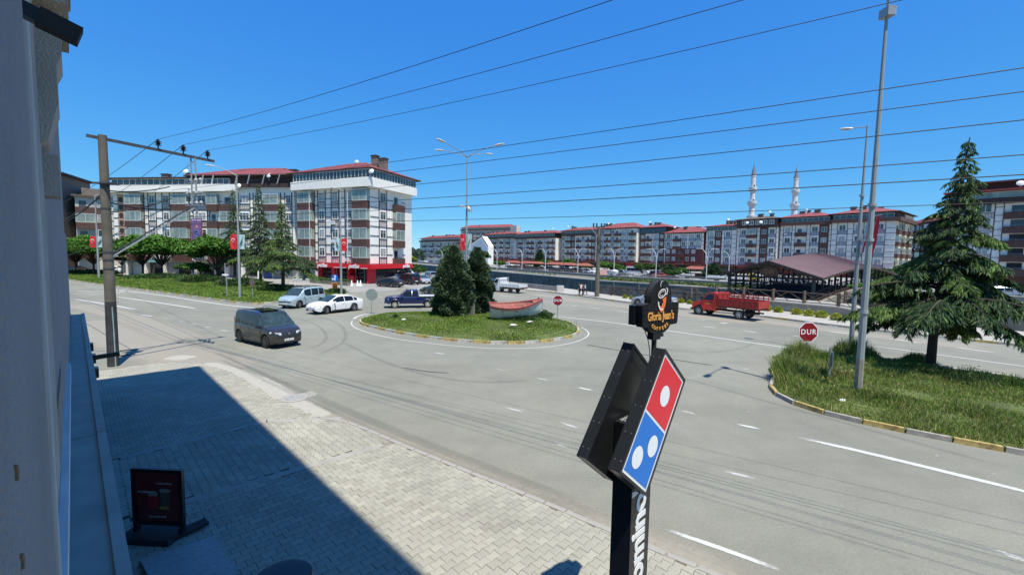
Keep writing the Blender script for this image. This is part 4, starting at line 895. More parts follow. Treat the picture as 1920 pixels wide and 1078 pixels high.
def win_meshes(w_, h_, key, mull=1):
    "frame and pane meshes for a window w_ x h_, origin at bottom centre on the wall face"
    k = ('win', round(w_, 2), round(h_, 2), key, mull)
    if k in CH: return CH[k]
    f = .07; mb = MB(); y0, y1 = -.05, .02
    mb.box(-w_/2, y0, 0, -w_/2+f, y1, h_); mb.box(w_/2-f, y0, 0, w_/2, y1, h_); mb.box(-w_/2+f, y0, 0, w_/2-f, y1, f); mb.box(-w_/2+f, y0, h_-f, w_/2-f, y1, h_)
    for i in range(mull): x = -w_/2+w_*(i+1)/(mull+1); mb.box(x-f/2, y0, f, x+f/2, y1, h_-f)
    mb.box(-w_/2+f, y0+.004, h_*.68, w_/2-f, y1-.004, h_*.68+f*.8); mb.box(-w_/2-.06, -.12, -.06, w_/2+.06, .02, -.001)
    fr = mb.mesh('window', M_PVC)
    gl = [MB().box(-w_/2+f*.9, -.02, f*.9, w_/2-f*.9, .0, h_-f*.9).mesh('pane', m) for m in (M_GL, M_CURT, M_GL)]
    CH[k] = (fr, gl); return CH[k]
def one_window(w_, h_, key, mull=1):
    w_ *= 1.15; h_ *= 1.2
    k = ('w1', round(w_, 2), round(h_, 2), key, mull)
    if k in CH: return CH[k]
    out = []
    for gm in (M_GL, M_CURT):
        f = .09; mb = MB(); y0, y1 = -.06, .02
        mb.box(-w_/2, y0, 0, -w_/2+f, y1, h_); mb.box(w_/2-f, y0, 0, w_/2, y1, h_); mb.box(-w_/2+f, y0, 0, w_/2-f, y1, f); mb.box(-w_/2+f, y0, h_-f, w_/2-f, y1, h_)
        for i in range(mull): x = -w_/2+w_*(i+1)/(mull+1); mb.box(x-f/2, y0, f, x+f/2, y1, h_-f)
        mb.box(-w_/2+f*.9, -.02, f*.9, w_/2-f*.9, .0, h_-f*.9, 1); out.append(mb.mesh('window', [M_PVC, gm]))
    CH[k] = out; return out
def balcony_meshes(w_, glz, mb_mat, prot=.85):
    k = ('bal', round(w_, 2), glz, mb_mat.name, prot)
    if k in CH: return CH[k]
    mb = MB(); mb.box(-w_/2, -prot, -.5, w_/2, 0.01, -.02); mb.box(-w_/2, -prot, -.019, w_/2, -prot+.12, .82); mb.box(-w_/2, -prot+.121, -.019, -w_/2+.1, .01, .82); mb.box(w_/2-.1, -prot+.121, -.019, w_/2, .01, .82)
    for z in (.05, .3, .55): mb.box(-w_/2-.012, -prot-.012, z, w_/2+.012, -prot-.001, z+.03)
    b = mb.mesh('balcony', mb_mat); g = None
    if glz:
        mb = MB(); H = FH-.5-.84; n = max(2, int(w_/1.15)); yy = -prot+.05
        for i in range(n+1): x = -w_/2+.03+(w_-.06)*i/n; mb.box(x-.025, yy-.03, .84, x+.025, yy+.03, .82+H)
        mb.box(-w_/2, yy-.04, .821, w_/2, yy+.04, .89); mb.box(-w_/2, yy-.04, .82+H-.09, w_/2, yy+.04, .82+H-.001)
        for s in (-1, 1): mb.box(s*(w_/2-.03)-.025, yy+.05, .821, s*(w_/2-.03)+.025, .01, .88)
        fr = mb.mesh('balcony_glazing', M_PVC)
        mb = MB(); mb.box(-w_/2+.04, yy-.01, .85, w_/2-.04, yy+.01, .8+H-.03)
        for s in (-1, 1): mb.box(s*(w_/2-.04)-.008, yy+.011, .86, s*(w_/2-.04)+.008, -.0, .8+H-.03)
        g = (fr, mb.mesh('pane', M_GLG))
    else:
        mb = MB(); y = -.02
        mb.box(-w_*.32, -.04, .0, w_*.05, .01, 2.15); fr = mb.mesh('balcony_door', M_SHOP); mb = MB()
        for z in (.95, 1.12): mb.box(-w_/2, -prot+.02, z, w_/2, -prot+.06, z+.03)
        g = (fr, mb.mesh('rail', M_STEEL))
    CH[k] = (b, g); return CH[k]
def facade(root, T, bays, floors, z0, wall, fine, brn=M_BRN, grid=M_GRID, trim=M_TRIM, glz=.6, sc=1.0):
    """bays: list of (kind, width) from left to right seen from outside. T: local matrix of the facade plane."""
    ang = math.atan2(T[1][0], T[0][0])
    def put(nm, me, x, y, z, parent=root):
        o = bpy.data.objects.new(nm, me); COL.objects.link(o); o.parent = parent; p = T @ V((x, y, z)); o.location = p; o.rotation_euler.z = ang; return o
    x = 0; tr = MB(); tr.T = T; gr = MB(); gr.T = T; pn = MB(); pn.T = T
    Ht = floors*FH*sc
    for kind, w_ in bays:
        xc = x+w_/2
        if kind in 'wW':
            ww = min(w_*.72, 1.55) if kind == 'w' else w_*.8
            for f in range(floors):
                z = z0+f*FH*sc; wh = 1.45
                if fine:
                    fr, gl = win_meshes(ww, wh, 0, 1 if ww < 1.7 else 2); o = put('window', fr, xc, -.03, z+1.25); g = bpy.data.objects.new('pane', random.choice(gl)); COL.objects.link(g); g.parent = o
                else: put('window', random.choice(one_window(ww, wh, 0, 1 if ww < 1.7 else 2)), xc, -.03, z+1.2)
                if random.random() < .14:
                    if 'ac' not in CH:
                        a_ = MB().box(-.42, -.38, 0, .42, -.08, .58); a_.box(-.3, -.079, .1, .3, -.0, .2); CH['ac'] = a_.mesh('air_conditioner', M_PVC)
                    put('air_conditioner', CH['ac'], xc+random.choice([-.2, .2])*w_, 0, z+.35)
                kk = ('sp', round(w_, 2), grid.name)
                if kk not in CH: CH[kk] = MB().box(-w_/2+.10, -.032, .10, w_/2-.10, -.001, 1.1).mesh('stone_grid_panel', grid)
                put('stone_grid_panel', CH[kk], xc, 0, z)
                for zz in (z, z+1.12): tr.box(x+.0, -.07, zz-.05, x+w_, -.001, zz+.05)
            for xx in (x, x+w_): tr.box(xx-.07, -.075, z0, xx+.07, -.0, z0+Ht)
        elif kind == 'p':
            for f in range(floors):
                z = z0+f*FH*sc
                for zz in (z+.02, z+1.62): tr.box(x, -.068, zz-.05, x+w_, -.001, zz+.05)
        elif kind == 'd':
            for f in range(floors):
                z = z0+f*FH*sc
                for zz in (z+.5, z+2.1): tr.box(x, -.066, zz-.04, x+w_, -.001, zz+.04)
            for xx in (x, x+w_): tr.box(xx-.06, -.072, z0, xx+.06, -.0, z0+Ht)
        elif kind in 'bBo':
            for f in range(floors):
                z = z0+f*FH*sc+.2; g_ = (kind == 'B') or (kind == 'b' and random.random() < glz)
                bm, g = balcony_meshes(w_-.04, g_, brn, .85 if kind != 'o' else .35); o = put('balcony', bm, xc, 0, z-.0)
                a = bpy.data.objects.new(g[0].name.split('.')[0], g[0]); COL.objects.link(a); a.parent = o
                b = bpy.data.objects.new(g[1].name.split('.')[0], g[1]); COL.objects.link(b); b.parent = o
        elif kind == 'm':     # dark solid cladding with a window
            pn.box(x, -.04, z0, x+w_, -.001, z0+Ht)
            for f in range(floors):
                z = z0+f*FH*sc
                if fine:
                    fr, gl = win_meshes(1.3, 1.4, 0, 1); o = put('window', fr, xc, -.06, z+1.1); g = bpy.data.objects.new('pane', random.choice(gl)); COL.objects.link(g); g.parent = o
                else: put('window', random.choice(one_window(1.4, 1.4, 0, 1)), xc, -.06, z+1.1)
        x += w_
    if tr.v: tr.build('timber_trim', trim, root)
    if pn.v: pn.build('cladding', brn, root)
    return x
def satellite(root, p, yaw=.3, r=.5):
    r *= .75
    mb = MB(); mb.T = Matrix.Translation(p) @ Matrix.Rotation(yaw, 4, 'Z') @ Matrix.Rotation(math.radians(62), 4, 'X')
    mb.lathe([(.02, .14), (r*.6, .06), (r, -.06), (r*.6, .1), (.02, .18)], n=14); mb.T = Matrix.Identity(4); mb.tube([p, V(p)-V((0, 0, .9))], .03, 5); mb.build('satellite_dish', M_DISH, root, smooth=40)
def chimney(root, x, y, z, w_=1.1, d=.8, h=1.4, m=None):
    c = MB().box(x-w_/2, y-d/2, z-2.2, x+w_/2, y+d/2, z+h).build('chimney', m or M_CHIM, root)
    MB().box(x-w_/2-.12, y-d/2-.12, z+h+.001, x+w_/2+.12, y+d/2+.12, z+h+.14).build('chimney_cap', M_DKB, c)
def roof(root, W, Dp, z, over, rise, m, hip=True, x0=0):
    a, b = x0-over, x0+W+over; c, d = -over, Dp+over; yc = (c+d)/2; hx = (d-c)/2 if hip else 0; hx = min(hx, (b-a)/2-.3)
    mb = MB(); mb.add([(a, c, z), (b, c, z), (b, d, z), (a, d, z), (a+hx, yc, z+rise), (b-hx, yc, z+rise)], [(0, 1, 5, 4), (1, 2, 5), (2, 3, 4, 5), (3, 0, 4), (0, 3, 2, 1)])
    r_ = mb.build('roof', m, root); mb = MB(); mb.box(a, c, z-.22, b, d, z-.003); mb.build('eaves', M_DKB, root)
    rb = MB(); n = int((b-a)/.9)
    for i in range(1, n):
        x = a+(b-a)*i/n; t = 1 if a+hx <= x <= b-hx else ((x-a)/hx if x < a+hx else (b-x)/hx) if hx else 1
        rb.beam((x, c, z+.015), (x, c+(yc-c)*t, z+rise*t+.015), .05, .05)
    rb.build('roof_seam', m, root)['kind'] = 'stuff'; return r_
def wb(root, x0, y0, z0, x1, y1, z1, m, nm='wall'): return MB().box(x0, y0, z0, x1, y1, z1).build(nm, m, root)
def ribbon_glazing(root, T, x0, x1, z0, z1, step=.8, m=None, frame=None, y=0):
    mb = MB(); mb.T = T; mb.box(x0, y+.02, z0, x1, y+.06, z1); mb.build('attic_pane', m or M_GL, root)
    mb = MB(); mb.T = T; n = max(2, int((x1-x0)/step))
    for i in range(n+1): x = x0+(x1-x0)*i/n; mb.box(x-.03, y-.03, z0, x+.03, y+.018, z1)
    for z in (z0, z1-.08): mb.box(x0, y-.035, z, x1, y+.016, z+.08)
    mb.build('attic_frame', frame or M_PVC, root)
I4 = Matrix.Identity(4)
def TR(W): return Matrix.Translation((W, 0, 0)) @ Matrix.Rotation(math.pi/2, 4, 'Z')
def TL(Dp): return Matrix.Translation((0, Dp, 0)) @ Matrix.Rotation(-math.pi/2, 4, 'Z')
def bld(left, right, label, group=None, name='apartment_block'):
    l = V((*left, 0)); r = V((*right, 0)); d = r-l; t = thing(name, label, 'building', l, math.atan2(d.y, d.x), group); return t, d.length
# ---- corner building with the tyre shop
PM = V((-23.9, 73.1, 0)); u = V((.92, -.39, 0)).normalized(); WP = 16.6; A = PM-u*WP
t, W = bld(A[:2], PM[:2], 'white corner apartment block with brown balconies above a red tyre shop'); DP = 11.5
z1 = 3.3; zt = z1+4*FH; T1 = t
wb(t, 0, 0, z1, W, DP, zt+2.8, M_WALL)
wb(t, .4, 1.4, 0, W-.3, DP, z1, M_BLKM, 'shop_core')
sc_ = W/16.6
facade(t, I4, [('p', .9), ('b', 3.3), ('d', .8), ('w', 1.75), ('p', 1.35), ('w', 1.75), ('p', 1.35), ('w', 1.75), ('d', .5)], 4, z1, M_WALL, True, glz=.8)
facade(t, Matrix.Translation((13.45, 0, 0)), [('b', 3.1)], 4, z1, M_WALL, True, glz=1.0)
facade(t, TR(W), [('p', 2.2), ('w', 2.0), ('p', 1.6), ('b', 2.6), ('p', 1.0)], 4, z1, M_WALL, True, glz=.5)
# white attic parapet jutting out, ribbon glazing, roof
wb(t, -.3, -1.15, zt+.05, W+1.0, DP+.3, zt+1.45, M_WALL, 'attic_parapet')
wb(t, .0, -.4, zt+1.455, W+.4, DP, zt+2.9, M_WALLG, 'attic_wall')
ribbon_glazing(t, I4, .3, W+.9, zt+1.47, zt+2.85, .75, y=-1.05); ribbon_glazing(t, TR(W), -.95, DP, zt+1.47, zt+2.85, .75, y=-.9)
roof(t, W, DP, zt+3.1, 1.25, 2.5, M_ROOFR)
for x, y, w_, h in ((3.6, 4, .9, 1.3), (8.6, 5, 1.3, .9), (15.0, 3.2, 1.3, 2.6), (16.6, 3.4, 1.6, 2.0)): chimney(t, x, y, zt+3.5, w_*.8, .9, h*.9, M_CHIM)
satellite(t, V((11.0, 3, zt+5.2))); satellite(t, V((W+1.3, -1.2, zt+2.4)), .2, .6)
mb = MB()
for x in (3.95, 12.6): mb.tube([(x, -.95, z1), (x, -.95, zt+3)], .06, 6)
mb.build('downpipe', M_PVC, t)
# shop: red fascia with lettering, red piers, tyre racks behind glass
M_FAS = mat('shop_red', (.62, .012, .018), .45, var=.06)
wb(t, 5.2, -.95, z1-.78, W+1.0, -.02, z1-.02, M_FAS, 'shop_fascia')
wb(t, W+.005, -.019, z1-.78, W+1.0, DP-1, z1-.02, M_FAS, 'shop_fascia')
for x in (6.8, 13.9):
    me = text_mesh('petlas', .98, .02, offset=.02, shear=.2); place_text(me, 'shop_lettering', M_DW, t, (x, -.975, z1-.40), (1, 0, 0), (0, 0, 1))
me = text_mesh('petlas', .85, .02, offset=.02, shear=.2); place_text(me, 'shop_lettering', M_DW, t, (W+1.025, 8.5, z1-.40), (0, 1, 0), (0, 0, 1))
for x0, x1 in ((9.4, 12.2), (15.4, 16.8)): wb(t, x0, -.962, z1-.75, x1, -.951, z1-.66, M_DW, 'fascia_stripe')
for x0, x1 in ((5.2, 5.5), (8.4, 9.1), (12.0, 12.4), (16.2, 16.6)): wb(t, x0, -.45, 0, x1, 1.38, z1-.79, M_FAS, 'shop_pier')
wb(t, 12.45, -.4, 0, 13.4, .6, 1.25, M_FAS, 'red_counter')
M_TYR = mat('tyre_rubber', (.018, .018, .02), .8, var=.2); tyre = MB().lathe([(.18, -.1), (.31, -.11), (.34, -.06), (.34, .06), (.31, .11), (.18, .1)], n=12, axis='y').mesh('shop_tyre', [M_TYR])
for x0, x1 in ((5.7, 8.2), (9.3, 11.8), (13.6, 14.6), (15.5, 16.1)):
    for k in range(3):
        z = .25+k*.75; wb(t, x0, .35, z-.06, x1, .95, z-.02, M_STEEL, 'tyre_shelf'); n = int((x1-x0)/.72)
        for i in range(n): link('shop_tyre', tyre, t, (x0+.36+i*.72, .6, z+.33))
    wb(t, x0, 1.2, 0, x1, 1.3, z1-.8, M_SHUT, 'back_panel')
    wb(t, x0-.1, -.12, 0, x0-.04, -.06, z1-.8, M_STEEL, 'shop_frame')
wb(t, 14.7, .2, 0, 15.4, .26, 2.3, M_SHOP, 'shop_door')
for y0 in (1.5, 4.5, 7.5): wb(t, W-.29, y0, .1, W-.22, y0+2.4, 2.4, M_SHOP, 'side_shop_window')
# passage between the blocks
wb(t, .0, -.3, 0, .6, .8, z1-.01, M_BEIGE, 'corner_pier'); wb(t, 2.6, .3, 0, 5.1, .6, 2.6, M_SHUT, 'roller_shutter'); wb(t, 3.9, .25, .4, 4.6, .29, 1.9, M_PVC, 'notice_board')
# ---- long block to the left
LA = V((-40.2, 80.5, 0)); LBp = V((-78.5, 86.0, 0))
t, W = bld(LBp[:2], LA[:2], 'long white half timbered apartment block behind the round street trees'); DP = 12; z1 = 3.2; zt = z1+4*FH
wb(t, 0, 0, z1, W, DP, zt+2.6, M_WALL); wb(t, .2, .8, 0, W-.2, DP, z1, M_BEIGE, 'ground_floor_wall')
b1 = [('p', 3.4), ('B', 3.6), ('d', .9), ('w', 1.7), ('p', 1.4), ('w', 1.7), ('d', .9), ('B', 3.4), ('d', .7), ('W', 3.0), ('d', .5), ('b', 2.2), ('p', .5), ('b', 3.0), ('p', .4), ('W', 2.4), ('d', .7), ('w', 1.6), ('p', .8), ('b', 3.2), ('d', .8), ('w', 1.4)]
facade(t, I4, b1, 4, z1, M_WALL, True, glz=.85)
# ornamental beige strip near the left end
mb = MB(); mb.box(1.0, -.05, z1+.3, 2.6, -.001, zt-.2); mb.build('ornament_strip', mat('peach_panel', (.45, .27, .18), .85, var=.1), t)
for k in range(8):
    o = MB().lathe([(.42, -.03), (.5, -.03), (.5, .0), (.42, .0)], n=14, axis='y').build('ornament_ring', M_TRIM, t); o.location = (1.8, -.055, z1+1.0+k*1.5)
for x0, x1, zz in ((.0, 18.5, 0), (18.6, 27.5, .12)): wb(t, x0, -1.1, zt+.06+zz, min(x1, W), DP, zt+1.3+zz, M_WALL, 'attic_parapet')
wb(t, 27.51, -.7, zt+1.0, W-.02, DP, zt+1.6, M_DKB, 'attic_overhang')
ribbon_glazing(t, I4, .6, 18.0, zt+1.45, zt+2.6, 1.3, y=-.6, frame=M_WALLG)
ribbon_glazing(t, I4, 18.8, 26.0, zt+1.5, zt+2.6, 1.2, y=-.6); wb(t, 26, -.2, zt+1.46, W, 1, zt+3.2, M_DKB, 'attic_wall')
for x in (20.5, 22.6, 27.5, 30, 33, 36): mb = MB(); mb.beam((x, -.9, zt+1.5), (x+.7, -1.2, zt+3.0), .16, .1); mb.build('attic_strut', M_PVC, t)
roof(t, 17.5, DP, zt+2.85, 1.0, .5, M_ROOFB)
roof(t, W-18, DP, zt+3.2, 1.1, 2.5, M_ROOFR, x0=18.0)
for x, y, w_, h in ((9, 3, 1.8, .8), (14, 3, .7, 1.0), (22.5, 4, 1.3, 1.6), (25.5, 4, 1.4, 1.7), (27.3, 4, 1.4, 1.5), (35, 4.5, 3.2, 1.9)): chimney(t, x, y, zt+3.4, w_*.8, .9, h*.8)
for x, z in ((17.3, 3.9), (18.0, .9), (28.2, 1.2), (34.4, 3.0)): satellite(t, V((x, -1.0, zt+z)), random.uniform(-.4, .4), .62)
# hanging cafe banner (print too blurred to read: pale lettering bars and a coiled figure)
bx = V((18.1, -.99, z1+2.9)); ban = thing('hanging_banner', 'purple banner with a coiled figure hanging on the long white block', 'banner', t.matrix_basis @ bx, t.rotation_euler.z)
MB().box(0, -.03, 0, 2.35, 0, 5.0).build('cloth', mat('banner_purple', (.17, .10, .22), .8, var=.35, scale=.8), ban)
MB().box(0, -.04, 0, .14, -.031, 5.0).build('border', mat('banner_red', (.3, .03, .06), .8), ban); MB().box(2.2, -.04, 0, 2.35, -.031, 5.0).build('border', MATS['banner_red'], ban)
mb = MB(); pp = []
for a in np.linspace(0, 9, 26): pp.append((1.2+(.15+.055*a)*math.cos(a), -.05, 1.95+(.18+.07*a)*math.sin(a)))
mb.tube(pp, .06, 5); mb.build('coiled_figure', mat('banner_blue', (.1, .17, .4), .7), ban); MB().ico((1.2, -.06, 3.35), .3, sc=(.8, .1, 1.2)).build('printed_face', mat('banner_peach', (.55, .22, .18), .7), ban)
M_LIL = mat('banner_lilac', (.55, .45, .62), .7)
mb = MB()
for z, x0, x1, hh in ((4.55, .15, 1.25, .28), (4.5, 1.4, 2.2, .34), (.95, .5, 1.9, .08), (.72, .2, 2.15, .14), (.42, .5, 1.8, .16), (.12, .35, 1.5, .18)):
    n = int((x1-x0)/.17)
    for i in range(n): w0 = x0+i*(x1-x0)/n; mb.box(w0, -.045, z, w0+(x1-x0)/n*.75, -.032, z+hh*random.uniform(.75, 1))
mb.build('printed_lettering', M_LIL, ban)['kind'] = 'stuff'
# ground floor shops of the long block
for x0, x1, m in ((3, 6.5, M_PVC), (7, 10.5, M_SHOP), (11, 13, M_SHUT), (13.3, 16, M_SHOP), (16.3, 17.6, mat('door_blue', (.02, .06, .22), .5)), (18, 21, M_SHOP), (21.5, 24, M_SHOP), (24.6, 27.5, M_SHUT), (28, 31, M_SHOP), (31.5, 33.2, mat('door_blue', (.02, .06, .22), .5)), (33.6, 37.5, M_SHUT)):
    wb(t, x0, .72, 0 if m is not M_SHOP else .4, x1, .79, 2.6, m, 'shop_window' if m is M_SHOP else 'shop_shutter')
for x in (2.6, 6.75, 10.7, 17.8, 24.3, 27.8, 31.2): wb(t, x-.15, -.2, 0, x+.15, .7, z1-.01, M_WALL, 'pillar')
wb(t, 2.5, -.25, 2.62, 10.5, .6, 3.1, mat('sign_teal', (.2, .4, .42), .6), 'shop_fascia')
# ---- brown block at far left, side street
t, W = bld((-92, 92), (-74, 108), 'brown and grey apartment block seen past the stucco wall at far left'); DP = 12
H5 = 3.2+4*FH
wb(t, 0, 0, 0, W, DP, H5, M_BEIGE); facade(t, I4, [('b', 3), ('m', 2.2), ('p', 1.5), ('m', 2.2), ('b', 3), ('m', 2.2), ('p', 1.2), ('m', 2.2), ('b', 3)], 4, 3.2, M_BEIGE, False, glz=.3)
wb(t, -.5, -.6, H5+.01, W, DP, H5+.4, M_ROOFB, 'roof'); wb(t, 1, 1, H5+.41, 8, DP-1, H5+2, M_CHIM, 'attic_wall'); H5 += FH
t, W = bld((-108, 83), (-93, 90), 'dark brown block with white balconies at the extreme left'); wb(t, 0, 0, 0, W, 14, H5+1.0, M_CHIM); facade(t, I4, [('w', 2.2), ('b', 3.2), ('w', 2.2), ('b', 3.2), ('w', 2.2)], 5, 3.2, M_BRN, False, brn=M_WALL, glz=.3); wb(t, -.5, -.8, H5+1.01, W+.8, 14, H5+1.4, M_DKB, 'roof')
wb(t, 1, 2, H5+1.41, 9, 9, H5+3.5, M_BRN, 'attic_wall')
# ================================================================ FAR ROW ACROSS THE CANAL
R0 = V((122, 128, 0)); RD = V((-.62, .785, 0)).normalized()
def rowpt(px):
    r = _fw+_rt*((px-960)/FPX)-_up*((480-539)/FPX); k = r.x/r.y; t = (R0.x-k*R0.y)/(k*RD.y-RD.x); return R0+RD*t
def hz(px): return 480+(px-960)*.018
def zat(p, py, px): dep = p.y*math.cos(PITCH); r = _fw+_rt*((px-960)/FPX)-_up*((py-539)/FPX); return EYE+r.z*p.y/r.y
def bays_fill(W, pat, widths):
    out = []; x = 0; i = 0
    while True:
        k = pat[i % len(pat)]; w_ = widths[k]
        if x+w_ > W: break
        out.append((k, w_)); x += w_; i += 1
    rest = W-x
    if rest > .3: out.append(('p', rest))
    return out
WD1 = {'w': 2.7, 'p': 1.6, 'b': 3.5, 'd': 1.1, 'm': 2.8, 'o': 3.4, 'W': 3.2}
specs = [ # px left, px right, eave py at right px, pattern, attic kind, roof mat, wall mat, label
 (1556, 1676, 414, 'pwpwdpwp', 'band', M_ROOFR, M_WALLG, 'corner block with red roof and sunlit side beside the big cedar'),
 (1459, 1554, 420, 'dwdbdwmbd', 'band', M_ROOFR, M_WALLG, 'white and brown block right of the second minaret'),
 (1381, 1457, 426, 'dwbdmwb', 'dark', M_ROOFB, M_WALLG, 'block with a dark brown attic and two satellite dishes below the first minaret'),
 (1322, 1379, 432, 'dwmdwb', 'low', M_ROOFR, M_WALLG, 'block with a low red roof left of the dark attic block'),
 (1249, 1320, 437, 'wdbwdw', 'red', M_ROOFR, M_BRN2, 'maroon based block with a low red pitched roof'),
 (1197, 1247, 437, 'mbdwm', 'glass', M_ROOFR, M_WALLG, 'block with a dark glazed attic storey under a red roof'),
 (1128, 1195, 428, 'wbwbw', 'red', M_ROOFR, M_WALLG, 'tall block with a red hipped roof behind the canal pole'),
 (1056, 1126, 441, 'wdbmdo', 'brown', M_ROOFR, M_WALLG, 'half timbered block just left of the canal pole'),
 (976, 1052, 447, 'dwbdwob', 'brown', M_ROOFR, M_WALLG, 'half timbered block with red roof behind the white pickup'),
 (914, 974, 447, 'dwowdb', 'brown', M_ROOFR, M_WALLG, 'grey half timbered block with a roof turret right of the island lamp'),
]
for k, (pl, pr, ey, pat, att, rm, wm, lab) in enumerate(specs):
    A = rowpt(pl); B = rowpt(pr); t, W = bld(A[:2], B[:2], lab, 'apartment blocks in a row across the canal'); dp = 11; t.location = V(t.location)+V((-.785, -.62, 0))*{7: 1.5, 8: 4.5, 9: 3.0, 6: 1.0, 5: -1.0, 4: .8, 2: .5, 1: -.6}.get(k, 0)
    ze = zat(B, ey, pr); nf = max(4, round((ze-3.2)/3.55)); s = (ze-3.2)/(nf*FH)
    wb(t, 0.05, 0, 3.2, W-.05, dp, ze, wm); wb(t, .1, .5, 0, W-.1, dp, 3.199, M_BRN, 'ground_floor_wall')
    bays = bays_fill(W, pat, WD1)
    if att == 'red' and wm is M_BRN2:
        facade(t, I4, bays, nf-2, 3.2+2*FH*s, wm, False, grid=M_GRIDG, glz=.3, sc=s); facade(t, I4, bays_fill(W, 'mmb', WD1), 2, 3.2, wm, False, brn=M_BRN2, glz=.2, sc=s)
        wb(t, .06, -.012, 3.2+2*FH*s, W-.06, -.002, ze, M_WALLG, 'upper_render')
    else: facade(t, I4, bays, nf, 3.2, wm, False, grid=M_GRIDG, glz=.3, sc=s)
    rz0 = ze+.01
    if att in ('band', 'brown'):
        wb(t, -.0, -1.1, rz0, W, dp, rz0+1.2, M_BRN if att == 'band' else M_DKB, 'attic_parapet'); ribbon_glazing(t, I4, .5, W-.5, rz0+1.22, rz0+2.5, 1.6, M_GL, M_WALLG, y=-.5); wb(t, .1, -.3, rz0+1.21, W-.1, dp, rz0+2.6, M_DKB, 'attic_wall'); rz0 += 2.7
    elif att == 'dark':
        wb(t, 0, -.9, rz0, W, dp, rz0+3.0, M_DKB, 'attic_wall')
        for x in np.linspace(3, W-2, 5): o = link('window', one_window(1.5, 1.3, 0, 1)[0], t, (x, -.93, rz0+1.1))
        satellite(t, V((4, -1.3, rz0+2)), 0, .8); satellite(t, V((9, -1.3, rz0+2)), .4, .8); rz0 += 3.1
    elif att == 'glass':
        wb(t, 0, 0, rz0, W, dp, rz0+2.6, M_DKB, 'attic_wall'); ribbon_glazing(t, I4, .2, W-.2, rz0, rz0+2.5, 2.4, glass('dark_attic_glass', (.02, .035, .05)), M_DKB, y=-.6); rz0 += 2.7
    elif att == 'low':
        ribbon_glazing(t, I4, .2, W-.2, rz0, rz0+1.6, 1.4, y=-.3); wb(t, 0, 0, rz0, W, dp, rz0+1.6, M_WALLG, 'attic_wall'); rz0 += 1.7
    else: rz0 += .25
    roof(t, W, dp, rz0+.22, .9, {'dark': 1.4, 'red': 2.8, 'low': 1.2}.get(att, 1.9), rm)
    for j in range(3): chimney(t, random.uniform(1.5, W-1.5), random.uniform(2.5, 6), rz0+1.2, random.uniform(.8, 1.8), .9, random.uniform(.9, 1.6))
    if pl == 914: wb(t, W*.72, 3, rz0, W*.9, 6, rz0+5.6, M_BEIGE, 'roof_turret')
    if random.random() < .8: satellite(t, V((random.uniform(2, W-2), 0, rz0+2.6)), 0, .7)
    for j in range(int(W/5)): wb(t, 1+j*5, .42, .3, 4.6+j*5, .49, 2.6, M_SHOP if j % 3 else M_FAS, 'shop_window')
    mb = MB(); mb.box(.5, -2.2, 2.75, W-.5, .4, 2.95); mb.build('shop_awning', mat('rust_tile_awning', (.26, .075, .05), .8, var=.2), t)
    if k == 0:
        wb(t, W-.04, 0, 3.2, W, 24, ze, M_CREAM, 'side_wall'); facade(t, TR(W), bays_fill(24, 'bdwdbdwd', {'b': 3.6, 'd': 1.0, 'w': 2.0, 'p': 1}), nf, 3.2, M_CREAM, False, glz=.4, sc=s, grid=M_CREAM)
        wb(t, W+.01, -1.1, ze+.012, W+1.1, 24, ze+1.2, M_BRN, 'attic_parapet'); roof(t, W, 23, rz0+.3, 1.0, 2.6, M_ROOFR); wb(t, W-10, 11.01, 0, W-.05, 24, rz0, M_CREAM, 'rear_wing')
# blocks farther left along the canal, the tall one on the rise behind, white gabled house
def simple_block(pl, pr, Yl, Yr, ey, lab, wm, pat, rm, base=0, att=True, dp=12, grp=None, rise=2.2, mg=M_GRIDG):
    a = D(pl, 480, Yl); b = D(pr, 480, Yr); t, W = bld((a.x, a.y), (b.x, b.y), lab, grp); t.location.z = base
    ze = zat(V((b.x, b.y, 0)), ey, pr)-base; nf = max(3, round((ze-3)/3.5)); s = (ze-3)/(nf*FH)
    wb(t, 0, 0, -base, W, dp, ze, wm); facade(t, I4, bays_fill(W, pat, WD1), nf, 3, wm, False, grid=mg, glz=.3, sc=s)
    if att: wb(t, -.5, -1, ze+.01, W+.5, dp, ze+1.1, M_DKB, 'attic_parapet'); wb(t, .5, .5, ze+1.11, W-.5, dp, ze+2.4, M_WALLG, 'attic_wall'); ze += 2.4
    roof(t, W, dp, ze+.25, .8, rise, rm); 
    for j in range(4): chimney(t, random.uniform(2, W-2), random.uniform(3, 6), ze+1.3, 1.4, 1, 1.3)
    return t, W, ze
simple_block(788, 862, 345, 300, 452, 'distant pale block with a long red roof at the left end of the row', M_WALLG, 'dwpbw', M_ROOFR, grp='apartment blocks in a row across the canal')
simple_block(864, 962, 430, 400, 431, 'tall pale block with white balconies rising behind the row', M_BEIGE, 'bwbw', M_ROOFR, base=0, rise=3)
t, W, ze = simple_block(838, 884, 300, 285, 462, 'low grey block between the flag and the white gabled house', M_WALLG, 'wbw', M_ROOFB, rise=1, att=False)
a = D(884, 480, 262); b = D(915, 480, 250); t, W = bld((a.x, a.y), (b.x, b.y), 'bright white gabled house with a blank wall behind the island lamp', name='gabled_house')
mb = MB(); mb.slab([(0, 0), (W, 0), (W, 10.5), (W*.62, 16.2), (0, 12.0)], 4); mb.build('wall', mat('bright_white_wall', (.75, .75, .73), .8), t)
mb = MB(); mb.beam((-.4, -.4, 11.95), (W*.62, -.4, 16.45), .5, .3); mb.beam((W*.62, -.4, 16.45), (W+.5, -.4, 10.5), .5, .3); mb.build('roof', M_DKB, t); link('window', one_window(1.4, 1.4, 0, 1)[0], t, (2, -.03, 6))
